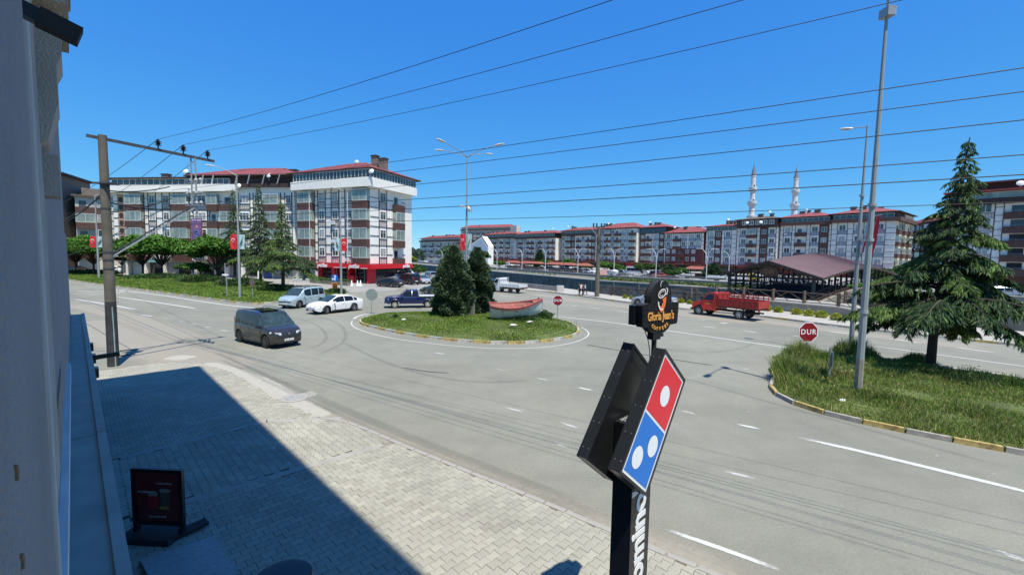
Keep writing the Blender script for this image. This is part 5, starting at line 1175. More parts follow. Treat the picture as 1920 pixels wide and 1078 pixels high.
# right hand block behind the cedar
l = V((92.5, 93)); r_ = l+V((.62, -.785))*38
t, W = bld(l, r_, 'large block with laundry on its balconies at the right edge behind the cedar'); z_e = zat(V((l.x, l.y, 0)), 388, 1822); nf = 5; s = (z_e-3.2)/(nf*FH)
wb(t, 0, 0, 3.2, W, 12, z_e, M_WALL); wb(t, .1, .8, 0, W-.1, 12, 3.199, M_BRN, 'ground_floor_wall'); facade(t, I4, bays_fill(W, 'dwwdbdwwdb', {'w': 2.6, 'd': 1.2, 'b': 5.5, 'p': 1}), nf, 3.2, M_WALL, False, glz=.15, sc=s)
wb(t, -.6, -1.3, z_e+.01, W, 12, z_e+1.1, M_DKB, 'attic_parapet'); ribbon_glazing(t, I4, -.3, W, z_e+1.12, z_e+2.3, 3.2, M_GLG, M_WALLG, y=-.9); wb(t, 0, -.5, z_e+1.11, W, 12, z_e+2.4, M_WALLG, 'attic_wall')
wb(t, -1, -2.2, z_e+2.41, W, 12, z_e+2.7, mat('rust_fascia', (.3, .06, .05), .7), 'eaves'); wb(t, .5, 1, z_e+2.71, W, 12, z_e+4.3, M_DKB, 'upper_attic'); wb(t, -.2, .0, z_e+4.31, W, 12, z_e+4.6, M_ROOFB, 'roof')
satellite(t, V((9.5, -1.4, z_e+3.6)), .2, .8)
mb = MB()
for i, x in enumerate((11.2, 12.6, 14.0)): mb.box(x, -1.0, 3.2+2*FH*s+.6, x+1.1, -.93, 3.2+2*FH*s+2.2)
mb.build('laundry', mat('pale_cloth', (.5, .58, .66), .9), t)
a = D(1690, 480, 190); b = D(1790, 480, 150); t, W = bld((a.x, a.y), (b.x, b.y), 'brown house with a small red roof glimpsed left of the cedar top'); ze = zat(V((b.x, b.y, 0)), 408, 1790)
wb(t, 0, 0, 0, W, 12, ze, M_BRN); facade(t, I4, bays_fill(W, 'wbwb', WD1), 5, 3, M_BRN, False, glz=.3, sc=(ze-3)/(5*FH)); roof(t, W, 12, ze+.25, .8, 3, M_ROOFR)
# minarets
def minaret(px, Y, H, label):
    b = D(px, 490, Y); t = thing('minaret', label, 'minaret', (b.x, b.y, 0), 0, 'twin minarets behind the row'); Mw = mat('minaret_stone', (.66, .63, .60), .8, var=.12, scale=.8); k = H/50
    MB().lathe([(2.0, 0), (2.0, 20*k), (1.35, 22*k), (1.3, 24*k), (2.0, 25.2*k), (2.05, 26.6*k)], n=14).build('base_shaft', Mw, t, smooth=30)
    def bal(z0, z1, r): 
        MB().lathe([(r, z0), (r*.97, z1-1.8*k)], n=12).build('shaft', Mw, t, smooth=30)
        mb = MB().lathe([(r, z1-1.8*k), (r*1.3, z1-1.1*k), (r*1.55, z1-.3*k), (r*1.6, z1), (r*1.62, z1+1.0*k), (r*1.5, z1+1.0*k)], n=14); mb.build('balcony', Mw, t, smooth=30)
        MB().box(-.3, -r*1.02, z1+.2, .3, -r*.9, z1+1.9*k).build('doorway', M_SHOP, t)
    bal(26.6*k, 32.5*k, 1.25); bal(33.5*k, 39.3*k, 1.12)
    MB().lathe([(1.05, 40.3*k), (1.0, 45.2*k)], n=12).build('shaft', Mw, t, smooth=30); MB().lathe([(1.12, 45.2*k), (1.12, 45.7*k)], n=12).build('collar', Mw, t)
    MB().lathe([(1.12, 45.7*k), (.7, 48*k), (.05, 51.5*k)], n=12).build('cone', mat('lead_grey', (.16, .17, .2), .6), t, smooth=30); MB().lathe([(.05, 51.5*k), (.14, 52*k), (.04, 52.5*k), (.02, 53.4*k)], n=6).build('finial', M_STEEL, t)
minaret(1404, 208, 49.0, 'left one of two white minarets, slightly taller, with two balconies'); minaret(1483, 211, 48.5, 'right one of two white minarets, behind the red roofs')
# ================================================================ VEHICLES
def paint(name, c, metal=.0, rough=.28): return mat(name, c, rough, metal=metal, var=.03, scale=2, coat=.8)
M_CGL = mat('car_glass', (.01, .013, .016), .04, spec=.45, var=.2); M_CGL2 = mat('clear_car_glass', (.03, .05, .055), .04, spec=.5, var=.5, scale=2.5); M_PLAS = mat('black_plastic', (.022, .022, .024), .6, var=.1)
M_RIM = mat('alloy_rim', (.38, .38, .39), .3, metal=.7, var=.1); M_RIMD = mat('dark_rim', (.06, .06, .065), .35, metal=.5); M_RIMW = mat('pale_steel_rim', (.5, .49, .45), .5, var=.15)
M_HL = mat('headlamp_glass', (.55, .58, .6), .08, spec=.9, var=.3, scale=8); M_TL = mat('tail_lamp_red', (.35, .01, .01), .15); M_CHR = mat('chrome', (.6, .6, .6), .12, metal=1, var=.02); M_PLT = mat('plate_white', (.72, .72, .72), .5)
def interp(x, P): return float(np.interp(x, [p[0] for p in P], [p[1] for p in P]))
def wheel_mesh(r, w_, rimm, spokes=5):
    k = ('wh', r, w_, rimm.name, spokes)
    if k in CH: return CH[k]
    mb = MB().lathe([(r*.62, -w_*.5), (r*.9, -w_*.5), (r*.99, -w_*.36), (r, 0), (r*.99, w_*.36), (r*.9, w_*.5), (r*.62, w_*.5), (r*.62, -w_*.5)], n=22, axis='y', cap=False); ty = mb.mesh('tyre', M_TYR, smooth=40)
    mb = MB().lathe([(r*.05, w_*.1), (r*.6, w_*.2), (r*.6, -w_*.2), (r*.05, -w_*.1)], n=22, axis='y', m=1)
    for sg in (-1, 1):
        y = sg*w_*.42
        for i in range(spokes):
            a = 2*math.pi*i/spokes; mb.beam((r*.08*math.cos(a), y, r*.08*math.sin(a)), (r*.6*math.cos(a), y, r*.6*math.sin(a)), r*.17, w_*.12, 0, upv=(0, 1, 0))
        n = 22; vs = []; fs = []
        for i in range(n): a = 2*math.pi*i/n; vs += [(r*.54*math.cos(a), y, r*.54*math.sin(a)), (r*.655*math.cos(a), y+sg*.01, r*.655*math.sin(a))]
        for i in range(n): fs.append((2*i, 2*i+1, (2*i+3) % (2*n), (2*i+2) % (2*n)))
        mb.add(vs, fs, 0); mb.lathe([(r*.14, y-.015), (r*.14, y+.015)], n=10, axis='y')
    rm = mb.mesh('rim', [rimm, M_PLAS]); CH[k] = (ty, rm); return CH[k]
def put_wheels(t, xs, hy, r, w_, rimm, spokes=5, steer=0):
    ty, rm = wheel_mesh(r, w_, rimm, spokes)
    for i, x in enumerate(xs):
        for s in (-1, 1):
            w0 = link('wheel', ty, t, (x, s*(hy-w_/2), r), steer if i == 0 else 0); link('rim', rm, w0)
def car(name, label, cat, spec, P):
    """x forward, y left. spec: L,W,wb (front axle x, rear axle x), r, roof [(x,z)], belt [(x,z)], cabin (x_rear_base,x_rear_top,x_front_top,x_front_base), windows [(x0,x1)]"""
    t = thing(name, label, cat); L, W = spec['L'], spec['W']; hw = W/2; r = spec['r']; xf, xr = spec['ax']; ra = r+.07
    rb, rt_, ft, fb = spec['cab']; belt = spec['belt']; top = spec['top']; z0 = spec.get('z0', .2)
    xs = {-L/2, -L/2+.05, -L/2+.16, L/2, L/2-.05, L/2-.16, rb, rt_, ft, fb}
    for a, b in spec['win']: xs |= {a, b}
    for xw in (xf, xr):
        for k in range(-5, 6): xs.add(round(xw+ra*math.sin(k*math.pi/10), 3))
    xs |= set(np.arange(-L/2+.3, L/2-.2, .22).round(3).tolist()); xs = sorted(xs); q = [xs[0]]
    for x in xs[1:]:
        if x-q[-1] < .03 and x not in (rb, rt_, ft, fb) and not any(x in w_ for w_ in spec['win']): continue
        q.append(x)
    xs = q
    def half(x): return hw*interp(x, spec.get('plan', [(-L/2, .82), (-L/2+.05, .9), (-L/2+.3, .97), (-L*.2, 1), (L*.2, 1), (L/2-.6, .97), (L/2-.25, .9), (L/2-.05, .8), (L/2, .7)]))
    secs = []; rw = spec.get('roofw', .78)
    for x in xs:
        h = half(x); zb = interp(x, belt); ztop = interp(x, top); zl = interp(x, spec.get('low', [(-L/2, z0+.16), (-L/2+.3, z0), (L/2-.3, z0), (L/2, z0+.12)]))
        arch = 0
        for xw in (xf, xr):
            dx = abs(x-xw)
            if dx < ra: arch = max(arch, r+math.sqrt(max(0, ra*ra-dx*dx)))
        zl2 = max(zl, arch); cabin = rb <= x <= fb; c = 0
        if cabin:
            if x < rt_: c = (x-rb)/max(1e-6, rt_-rb)
            elif x > ft: c = (fb-x)/max(1e-6, fb-ft)
            else: c = 1
        zb2 = min(zb, ztop); yr = h*(.93-(.93-rw)*c)
        zt_ = ztop
        zg0 = zb2+(zt_-zb2)*.05; zg1 = zb2+(zt_-zb2)*.86
        yb = h*.985; yg0 = yb+(yr-yb)*.08; yg1 = yb+(yr-yb)*.86
        zm = max(zl2+.02, zl+(zb2-zl)*.55)
        secs.append([(0, zl2), (h*.8, zl2), (h*.985, zl2+.015), (h, max(zm, zl2+.02)), (h*.995, zb2-.03 if zb2-.03 > zm else zb2), (yb, zb2), (yg0, zg0), (yg1, zg1), (yr-.07 if c > .5 else yr-.03, zt_-.005), (yr*.5, zt_+spec.get('crown', .035)*.8), (0, zt_+spec.get('crown', .035))])
    n = len(secs[0]); groups = {'body': MB(), 'under': MB(), 'windscreen': MB(), 'rear': MB(), 'side': []}
    for s in (1, -1):
        P3 = [[V((xs[i], s*y, z)) for y, z in secs[i]] for i in range(len(xs))]
        def addq(mb, i, k):
            f = [P3[i][k], P3[i+1][k], P3[i+1][k+1], P3[i][k+1]]
            mb.add(f, [(0, 1, 2, 3) if s < 0 else (3, 2, 1, 0)])
        for i in range(len(xs)-1):
            xm = (xs[i]+xs[i+1])/2
            for k in range(n-1):
                if k < 2: addq(groups['under'], i, k); continue
                if k >= 8 and ft < xm < fb: addq(groups['windscreen'], i, k); continue
                if k >= 8 and rb < xm < rt_ and spec.get('rearglass', True): addq(groups['rear'], i, k); continue
                if k == 7 and (ft < xm < fb) and False: continue
                if k == 6:
                    hit = [w_ for w_ in spec['win'] if w_[0] <= xm <= w_[1]]
                    if hit: groups['side'].append((s, hit[0], [P3[i][k], P3[i+1][k], P3[i+1][k+1], P3[i][k+1]])); continue
                addq(groups['body'], i, k)
        # end caps
    for e, idx in ((-1, 0), (1, -1)):
        S_ = secs[idx]; x = xs[idx]; ring = [V((x, y, z)) for y, z in S_]+[V((x, -y, z)) for y, z in S_[-2:0:-1]]; groups['body'].add(ring, [tuple(range(len(ring))) if e > 0 else tuple(range(len(ring)))[::-1]])
    def weld(mb):
        key = {}; idx = []; vs = []
        for v in mb.v:
            k_ = tuple(round(c, 4) for c in v)
            if k_ not in key: key[k_] = len(vs); vs.append(v)
            idx.append(key[k_])
        fs = []
        ms = []
        for f, m_ in zip(mb.f, mb.m):
            g = []; [g.append(idx[i]) for i in f if not g or idx[i] != g[-1]]
            if g and g[0] == g[-1]: g = g[:-1]
            if len(set(g)) >= 3: fs.append(tuple(g)); ms.append(m_)
        mb.v, mb.f, mb.m = vs, fs, ms; return mb
    weld(groups['body']).build('body', P, t, smooth=32); weld(groups['under']).build('underbody', M_PLAS, t)
    weld(groups['windscreen']).build('windscreen', spec.get('wsm', M_CGL2), t, smooth=40)
    if groups['rear'].v: weld(groups['rear']).build('rear_window', M_CGL, t, smooth=40)
    for s in (1, -1):
        for w_ in spec['win']:
            mb = MB(); [mb.add(f, [(0, 1, 2, 3) if s < 0 else (3, 2, 1, 0)]) for ss, ww, f in groups['side'] if ss == s and ww == w_]
            if mb.v: weld(mb).build('side_window', spec.get('swm', M_CGL), t, smooth=40)
    put_wheels(t, (xf, xr), hw*.985, r, .2, spec.get('rim', M_RIM), spec.get('spokes', 5), spec.get('steer', 0))
    # lamps, grille, plates, mirrors, seams, handles
    zf = spec.get('zlamp', .68); xe = L/2
    for s in (1, -1):
        hy = half(xe-.12); mb = MB(); mb.add([(xe-.02, s*hy*.52, zf-.05), (xe-.10, s*(hy*.9), zf-.04), (xe-.42, s*(half(xe-.42)+.004), zf+.07), (xe-.40, s*(half(xe-.42)*.97), zf+.14), (xe-.06, s*hy*.55, zf+.08), (xe-.1, s*hy*.85, zf+.11)],
            [(0, 1, 5, 4), (1, 2, 3, 5)] if s > 0 else [(4, 5, 1, 0), (5, 3, 2, 1)])
        for i_, v_ in enumerate(mb.v): mb.v[i_] = (v_[0]+.035, v_[1]*1.012, v_[2])
        mb.build('headlight', M_HL, t); zr = spec.get('ztail', .85); th = spec.get('tailh', .2)
        hr = half(-xe+.06); mb = MB(); mb.box(-xe-.012, min(s*hr*.70, s*hr*.93), zr-th/2, -xe+.10, max(s*hr*.70, s*hr*.93), zr+th/2, top=.01); mb.build('tail_lamp', M_TL, t)
        mx = spec.get('mirror', fb-.45); mz = interp(mx, belt)+.08; mb = MB(); mb.box(mx-.06, min(s*(hw-.02), s*(hw+.2)), mz-.07, mx+.07, max(s*(hw-.02), s*(hw+.2)), mz+.08, top=.02); mb.build('mirror', spec.get('mirm', P), t)
        mb = MB()
        for xd in spec.get('doors', []):
            mb.box(xd-.006, s*(hw*1.002)-.003, z0+.2, xd+.006, s*(hw*1.002)+.003, interp(xd, belt)-.03)
        mb.box(xr+ra+.1, s*(hw*1.0)-.008, z0+.03, xf-ra-.05, s*(hw*1.0)+.008, z0+.10)
        mb.build('door_seam', M_PLAS, t)
        mb = MB()
        for xd in spec.get('handles', []): mb.box(xd-.09, s*hw-.02*1, interp(xd, belt)-.16, xd+.09, s*hw+.02, interp(xd, belt)-.125)
        if mb.v: mb.build('door_handle', spec.get('hanm', P), t)
    gz = spec.get('grille', (.42, .60, .5)); MB().box(xe-.03, -hw*gz[2], gz[0], xe+.012, hw*gz[2], gz[1], top=.008).build('grille', M_PLAS, t)
    mb = MB(); mb.box(xe-.04, -hw*.7, z0+.06, xe+.006, hw*.7, z0+.16); mb.build('lower_grille', M_PLAS, t)
    pz = spec.get('pz', .42); MB().box(xe+.013, -.26, pz-.06, xe+.025, .26, pz+.06).build('front_plate', M_PLT, t); MB().box(-xe-.024, -.26, spec.get('rpz', .65)-.06, -xe-.010, .26, spec.get('rpz', .65)+.06).build('rear_plate', M_PLT, t)
    mb = MB()
    for i in range(7):
        if i in (2, 5): continue
        mb.box(xe+.0255, -.2+i*.056, pz-.03, xe+.028, -.2+i*.056+.034, pz+.03)
    mb.build('plate_marks', M_BLK, t)
    MB().lathe([(.05, xe+.012), (.05, xe+.026)], n=10, axis='x', c=(0, 0, zf+.0)).build('badge', M_CHR, t)
    if spec.get('rails'):
        a, b = rt_+.15, ft-.05
        for s in (1, -1):
            y = s*hw*rw*.9; zz = lambda x: interp(x, top)+.03
            mb = MB(); mb.tube([(a, y, zz(a)), (a+.12, y, zz(a+.12)+.06), ((a+b)/2, y, zz((a+b)/2)+.075), (b-.15, y, zz(b-.15)+.06), (b, y, zz(b))], .022, 6); mb.build('roof_rail', spec.get('railm', M_CHR), t)
    if spec.get('cross'):
        for xx in spec['cross']: mb = MB(); mb.beam((xx, -hw*rw*.88, interp(xx, top)+.10), (xx, hw*rw*.88, interp(xx, top)+.10), .06, .03); mb.build('roof_bar', M_BLK, t)
    if spec.get('sunroof'): a, b = spec['sunroof']; MB().box(a, -hw*.55, interp((a+b)/2, top)+.030, b, hw*.55, interp((a+b)/2, top)+.044, top=.02).build('sunroof', M_CGL, t)
    for s in (1, -1): MB().beam((ft+(fb-ft)*.97, s*.05, interp(fb, top)+.03), (ft+(fb-ft)*.75, s*.55, interp(ft+(fb-ft)*.75, top)+.045), .015, .015).build('wiper', M_PLAS, t)
    return t
def setat(t, wf, wr, side_, spec):
    "place a vehicle from the ground points of its two wheels on the side we see (side_ +1 = its left)"
    d = (wf-wr); d.z = 0; yaw = math.atan2(d.y, d.x); f = d.normalized(); l = V((-f.y, f.x, 0)); xm = (spec['ax'][0]+spec['ax'][1])/2
    c = (wf+wr)/2-l*side_*(spec['W']/2-.1)-f*xm; t.location = (c.x, c.y, .008); t.rotation_euler.z = yaw
MPV = dict(L=4.4, W=1.86, r=.335, ax=(1.38, -1.42), roofw=.84, cab=(-2.16, -2.0, .62, 1.42), belt=[(-2.2, 1.02), (-1.2, 1.04), (1.2, .98), (1.75, .9), (2.2, .72)],
    top=[(-2.2, 1.1), (-2.16, 1.2), (-2.0, 1.74), (-1.4, 1.80), (0, 1.83), (.62, 1.74), (1.42, 1.08), (1.9, .98), (2.12, .86), (2.2, .68)],
    win=[(-1.95, -1.22), (-1.14, -.22), (-.14, .72)], doors=[-1.18, -.18, .98], handles=[-.95, .02], zlamp=.76, ztail=1.1, tailh=.5, grille=(.56, .66, .72), rails=True, mirror=.78, pz=.44)
v1s = dict(MPV); v1s.update(rim=M_RIMD, spokes=10, steer=0, sunroof=(-.9, .45), railm=M_CHR)
v1 = car('people_carrier', 'dark grey people carrier with silver roof rails turning on the near carriageway', 'car', v1s, paint('metallic_dark_grey', (.03, .029, .027), .15, .25)); setat(v1, G(499, 653), G(449, 641), -1, MPV); v1.scale = (.96, .97, 1.0)
def chk(t): return t
v2s = dict(MPV); v2s.update(rim=M_RIM, top=[(-2.2, 1.1), (-2.16, 1.2), (-2.02, 1.7), (-1.4, 1.80), (0, 1.80), (.62, 1.72), (1.42, 1.1), (1.9, 1.0), (2.12, .88), (2.2, .7)], cross=(-1.2, -.2, .3), steer=.25, railm=M_BLK, swm=M_CGL)
v2 = car('people_carrier', 'light blue people carrier with black roof bars waiting at the left median', 'car', v2s, paint('light_metallic_blue', (.42, .52, .54), .3, .3))
p = G(561, 578); setat(v2, p, p+(G(640, 566)-p).normalized()*2.8, 1, MPV)
SED = dict(L=4.66, W=1.81, r=.325, ax=(1.40, -1.29), roofw=.72, cab=(-1.95, -.95, .25, 1.28), belt=[(-2.3, .88), (-1.5, .93), (0, .90), (1.3, .84), (1.9, .74), (2.3, .58)],
    top=[(-2.33, .92), (-2.2, 1.03), (-1.95, 1.06), (-.95, 1.42), (-.3, 1.47), (.25, 1.42), (1.28, .97), (1.8, .88), (2.2, .70), (2.33, .58)], win=[(-1.62, -1.28), (-1.22, -.36), (-.30, .78)], doors=[-.33, .92], handles=[-1.1, -.1], zlamp=.62, ztail=.88, tailh=.14, mirror=.72, pz=.36, rpz=.7, grille=(.38, .46, .6))
v3s = dict(SED); v3s.update(steer=.38)
v3 = car('sedan', 'white four door saloon car turning with its front wheels turned', 'car', v3s, paint('white_car_paint', (.75, .75, .76))); setat(v3, G(612, 589), G(664, 583), 1, SED)
PK = dict(L=5.1, W=1.8, r=.36, ax=(1.62, -1.42), roofw=.74, cab=(-.62, -.52, .55, 1.12), belt=[(-2.55, 1.0), (.9, 1.05), (1.8, 1.02), (2.5, .85)], rearglass=True, low=[(-2.55, .45), (2.2, .38), (2.55, .5)],
    top=[(-2.55, 1.0), (-.63, 1.02), (-.62, 1.1), (-.52, 1.62), (0, 1.70), (.55, 1.64), (1.12, 1.16), (2.1, 1.06), (2.45, .98), (2.55, .8)], win=[(-.5, .02), (.08, .85)], doors=[.05, 1.0], handles=[-.3, .3], zlamp=.78, ztail=.85, tailh=.25, rim=M_RIMW, spokes=7, z0=.38, cross=(-.4, .5), mirror=.95, crown=.03)
def pickup_bed(t, P, a, b, hw, z0, z1):
    for s in (1, -1): MB().box(a, s*hw-.04, z0, b, s*hw+.04, z1).build('bed_side', P, t)
    MB().box(a-.03, -hw, z0, a+.04, hw, z1).build('tailgate', P, t); MB().box(a+.05, -hw+.05, z0, b, hw-.05, z0+.05).build('bed_floor', M_PLAS, t)
NAVY = paint('navy_paint', (.007, .013, .075)); v4 = car('pickup_truck', 'dark blue double cab pickup passing behind the boat island', 'pickup', PK, NAVY)
for s in (1, -1): MB().box(-2.5, s*.84-.05, 1.0, -.66, s*.84+.05, 1.12).build('bed_rail', M_CHR, v4)
MB().box(-2.45, -.78, 1.005, -.66, .78, 1.10, top=.03).build('bed_cover', mat('pale_bed_cover', (.5, .5, .5), .6), v4); MB().box(-2.6, -.85, .9, -2.5, .85, 1.12).build('tailgate', NAVY, v4)
for s in (1, -1):
    for xw in (1.62, -1.42): 
        mb = MB(); P_ = [(xw+.47*math.cos(a), s*.905, .36+.47*math.sin(a)) for a in np.linspace(.1, math.pi-.1, 9)]; mb.tube(P_, .05, 5); mb.build('wheel_arch_flare', NAVY, v4)
setat(v4, G(740, 578), G(802, 577), 1, PK)
OLD = dict(SED); OLD.update(rim=M_RIM)
v5 = car('sedan', 'black older saloon car parked in front of the red tyre shop', 'car', OLD, paint('black_car_paint', (.012, .013, .015))); p = G(711, 537.5); setat(v5, p, p+V((.86, -.5, 0)).normalized()*2.69, 1, SED)
v6s = dict(MPV); v6s.update(rails=False, top=[(-2.2, 1.15), (-2.18, 1.25), (-2.1, 1.84), (-1.4, 1.9), (0, 1.9), (.62, 1.8), (1.42, 1.1), (1.9, 1.0), (2.12, .88), (2.2, .7)]); v6s['cab'] = (-2.17, -2.1, .62, 1.42)
v6 = car('small_van', 'black small van seen from behind beside the tyre shop', 'van', v6s, paint('black_van_paint', (.014, .014, .02))); c = G(766, 533); v6.location = (c.x, c.y, .008); v6.rotation_euler.z = math.radians(140)
v7 = dup(v3, (0, 0, 0), 0, 'silver hatchback facing us beside the black van'); c = G(791, 531.5); v7.location = (c.x, c.y, .008); v7.rotation_euler.z = math.radians(-58)
def repaint(t, P, label=None):
    for o in t.children:
        if o.data and len(o.data.materials) and o.name.split('.')[0] in ('body', 'mirror', 'door_handle', 'bed_side', 'tailgate'):
            o.material_slots[0].link = 'OBJECT'; o.material_slots[0].material = P
    return t
repaint(v7, paint('silver_car_paint', (.42, .44, .46), .4))
def place(src, px, py, yaw, label, P=None, scale=None, group=None, z=.008):
    c = G(px, py, 0); o = dup(src, (c.x, c.y, z), math.radians(yaw), label, scale, group); return repaint(o, P) if P else o
SIL = MATS['silver_car_paint']; WHITE = MATS['white_car_paint']; BLKC = MATS['black_car_paint']
place(v2, 807, 526, 120, 'silver estate parked beyond the silver hatchback by the canal', SIL); place(v3, 822, 527, 125, 'dark red car beside the estate near the island bush', paint('dark_red_paint', (.13, .02, .015)))
place(v5, 822, 551, 178, 'dark green car half hidden behind the left island bush', paint('dark_green_paint', (.02, .04, .03))); place(v5, 918, 541, 150, 'dark car half hidden behind the right island bush', paint('dark_blue_green', (.015, .03, .035)))
place(v6, 762, 521, 60, 'white van behind the black small van near the shop corner', WHITE); place(v3, 740, 528, 80, 'pale car parked at the shop corner behind the saloon', SIL)
place(v2, 168, 505, 175, 'grey off-roader parked in the side street at far left', paint('mid_grey_paint', (.22, .22, .22), .4)); place(v3, 215, 512, 178, 'white saloon parked behind the concrete pole', WHITE); place(v2, 180, 500, 178, 'white car parked behind the grey off-roader', WHITE); place(v3, 138, 511, 178, 'dark car at the extreme left of the side street', BLKC)
v8 = place(v7, 1218, 572, 0, 'silver hatchback at the kerb behind the coffee sign'); wf = G(1196, 572.5); setat(v8, wf, wf+V((.68, -.73, 0)).normalized()*2.69, 1, SED)
# white drop-side pickup
def truck(name, label, cat, cabm, bedm, L, wb_, cabL, H, bedh, r=.36, bonnet=0, stakes=False, W=1.9, dual=False):
    t = thing(name, label, cat); hw = W/2; fl = 1.0 if stakes else .82; xc = L/2
    # cab as a loft of side profile
    if bonnet:
        prof = [(xc-.02, .55), (xc+.02, .95), (xc-.12, 1.12), (xc-bonnet, 1.28), (xc-bonnet-.42, H-.08), (xc-bonnet-.75, H), (xc-cabL+.12, H), (xc-cabL, H-.1), (xc-cabL, .5)]
    else: prof = [(xc-.05, .42), (xc, .7), (xc-.05, .98), (xc-.62, 1.22), (xc-1.05, H-.06), (xc-1.35, H), (xc-cabL+.1, H), (xc-cabL, H-.08), (xc-cabL, .42)]
    n = len(prof); vs = []; fs = []
    ins = lambda z: hw*(1 if z < 1.25 else 1-.13*(z-1.25)/max(.1, H-1.25))
    zs = 1.22 if not bonnet else 1.3
    for s in (-1, 1):
        for x, z in prof: vs.append((x, s*(ins(z)-(.12 if x > xc-.15 else 0)), z))
    fs = [tuple(range(n))[::-1], tuple(range(n, 2*n))]+[(i, (i+1) % n, (i+1) % n+n, i+n) for i in range(n)]
    MB().add(vs, fs).build('cab', cabm, t, smooth=35)
    i0 = 3; a, b = prof[i0], prof[i0+1]
    def lerp(k): return (a[0]+(b[0]-a[0])*k, a[1]+(b[1]-a[1])*k)
    p0, p1 = lerp(.1), lerp(.92); y0, y1 = ins(p0[1])-.08, ins(p1[1])-.08
    MB().add([(p0[0]+.02, -y0, p0[1]+.012), (p0[0]+.02, y0, p0[1]+.012), (p1[0]+.02, y1, p1[1]+.012), (p1[0]+.02, -y1, p1[1]+.012)], [(0, 1, 2, 3)]).build('windscreen', M_CGL2, t)
    for s in (-1, 1):
        xb = xc-cabL+.3; xa0 = a[0]-.15 if bonnet else a[0]-.02; q = [(xb, 1.3), (xa0, 1.3), (b[0]-.08, H-.18), (xb, H-.18)]
        if bonnet: q = [(xb, 1.36), (a[0]-.1, 1.36), (b[0]-.05, H-.16), (xb, H-.16)]
        MB().add([(x, s*(ins(z)+.012), z) for x, z in q], [(0, 1, 2, 3) if s < 0 else (3, 2, 1, 0)]).build('side_window', M_CGL, t)
        mb = MB(); mb.box(xc-.06, min(s*hw*.5, s*hw*.85), .74 if not bonnet else .82, xc+.03, max(s*hw*.5, s*hw*.85), .92 if not bonnet else 1.02); mb.build('headlight', M_HL, t)
        MB().box(a[0]-.1, min(s*hw, s*(hw+.22)), 1.35, a[0]+.02, max(s*hw, s*(hw+.22)), 1.65).build('mirror', M_PLAS, t)
        mb = MB(); mb.box(xb-.02, s*(hw+.003)-.004, .55, xb, s*(hw+.003)+.004, H-.25); mb.box(a[0]-.05, s*(hw+.003)-.004, .55, a[0]-.03, s*(hw+.003)+.004, 1.3); mb.box(xb+.08, s*hw-.02, 1.1, xb+.25, s*hw+.02, 1.14); mb.build('door_seam', M_PLAS, t)
        if bonnet: MB().add([(xb+.15, s*(hw+.006), 1.02), (a[0]-.2, s*(hw+.006), 1.02), (a[0]-.5, s*(hw+.006), 1.12), (xb+.3, s*(hw+.006), 1.10)], [(0, 1, 2, 3) if s < 0 else (3, 2, 1, 0)]).build('door_stripe', mat('stripe_yellow', (.6, .3, .05), .5), t)
    MB().box(xc-.02, -hw*.42, .6 if bonnet else .55, xc+.035, hw*.42, 1.0 if bonnet else .72).build('grille', M_PLAS, t); MB().box(xc-.02, -hw*.98, .42, xc+.10, hw*.98, .58).build('bumper', cabm if not bonnet else M_PLAS, t)
    # bed
    x1 = xc-cabL-.12; x0 = -L/2
    mb = MB(); mb.box(x0+.1, -.45, .5, xc-.4, -.35, .62); mb.box(x0+.1, .35, .5, xc-.4, .45, .62); mb.box(x0+.05, -hw*.9, fl-.15, x1, hw*.9, fl-.06); mb.build('chassis', M_PLAS, t)
    mb = MB(); mb.box(x0, -hw, fl-.055, x1, hw, fl); mb.build('bed_floor', bedm, t)
    for s in (-1, 1):
        mb = MB(); y = s*(hw-.02)
        mb.box(x0, y-.02, fl+.002, x1, y+.02, fl+bedh*(1 if not stakes else .62))
        m2 = MB(); nn = 8 if stakes else 5
        for i in range(nn+1): x = x0+.04+(x1-x0-.08)*i/nn; m2.box(x-.035, s*(hw+.001)-(.0 if s > 0 else .05), fl-.04, x+.035, s*(hw+.001)+(.05 if s > 0 else 0), fl+bedh)
        if stakes:
            for z in (.3, .62, .82, 1.0): m2.box(x0, s*(hw+.02)-.02, fl+bedh*z-.05, x1, s*(hw+.02)+.02, fl+bedh*z)
        mb.build('side_board', bedm, t); m2.build('board_rib', bedm, t)
    mb = MB(); mb.box(x0-.045, -hw, fl+.002, x0-.003, hw, fl+bedh*(1 if not stakes else .62)); mb.build('tail_board', bedm, t)
    MB().box(x1-.04, -hw, fl+.002, x1, hw, fl+bedh+.1).build('head_board', bedm, t)
    mb = MB(); hb = H+.05
    for y in np.linspace(-hw+.05, hw-.05, 5): mb.box(x1-.03, y-.025, fl+bedh+.101, x1+.02, y+.025, hb)
    mb.box(x1-.035, -hw, hb-.05, x1+.025, hw, hb); mb.build('cab_guard', bedm, t)
    for s in (-1, 1): MB().box(x0-.06, min(s*hw*.7, s*hw*.96), fl-.25, x0-.0, max(s*hw*.7, s*hw*.96), fl-.1).build('tail_lamp', M_TL, t)
    xf = xc-.75 if not bonnet else xc-.72
    put_wheels(t, (xf, xf-wb_), hw+.035, r, .24, M_RIMD if not stakes else M_RIMW, 6)
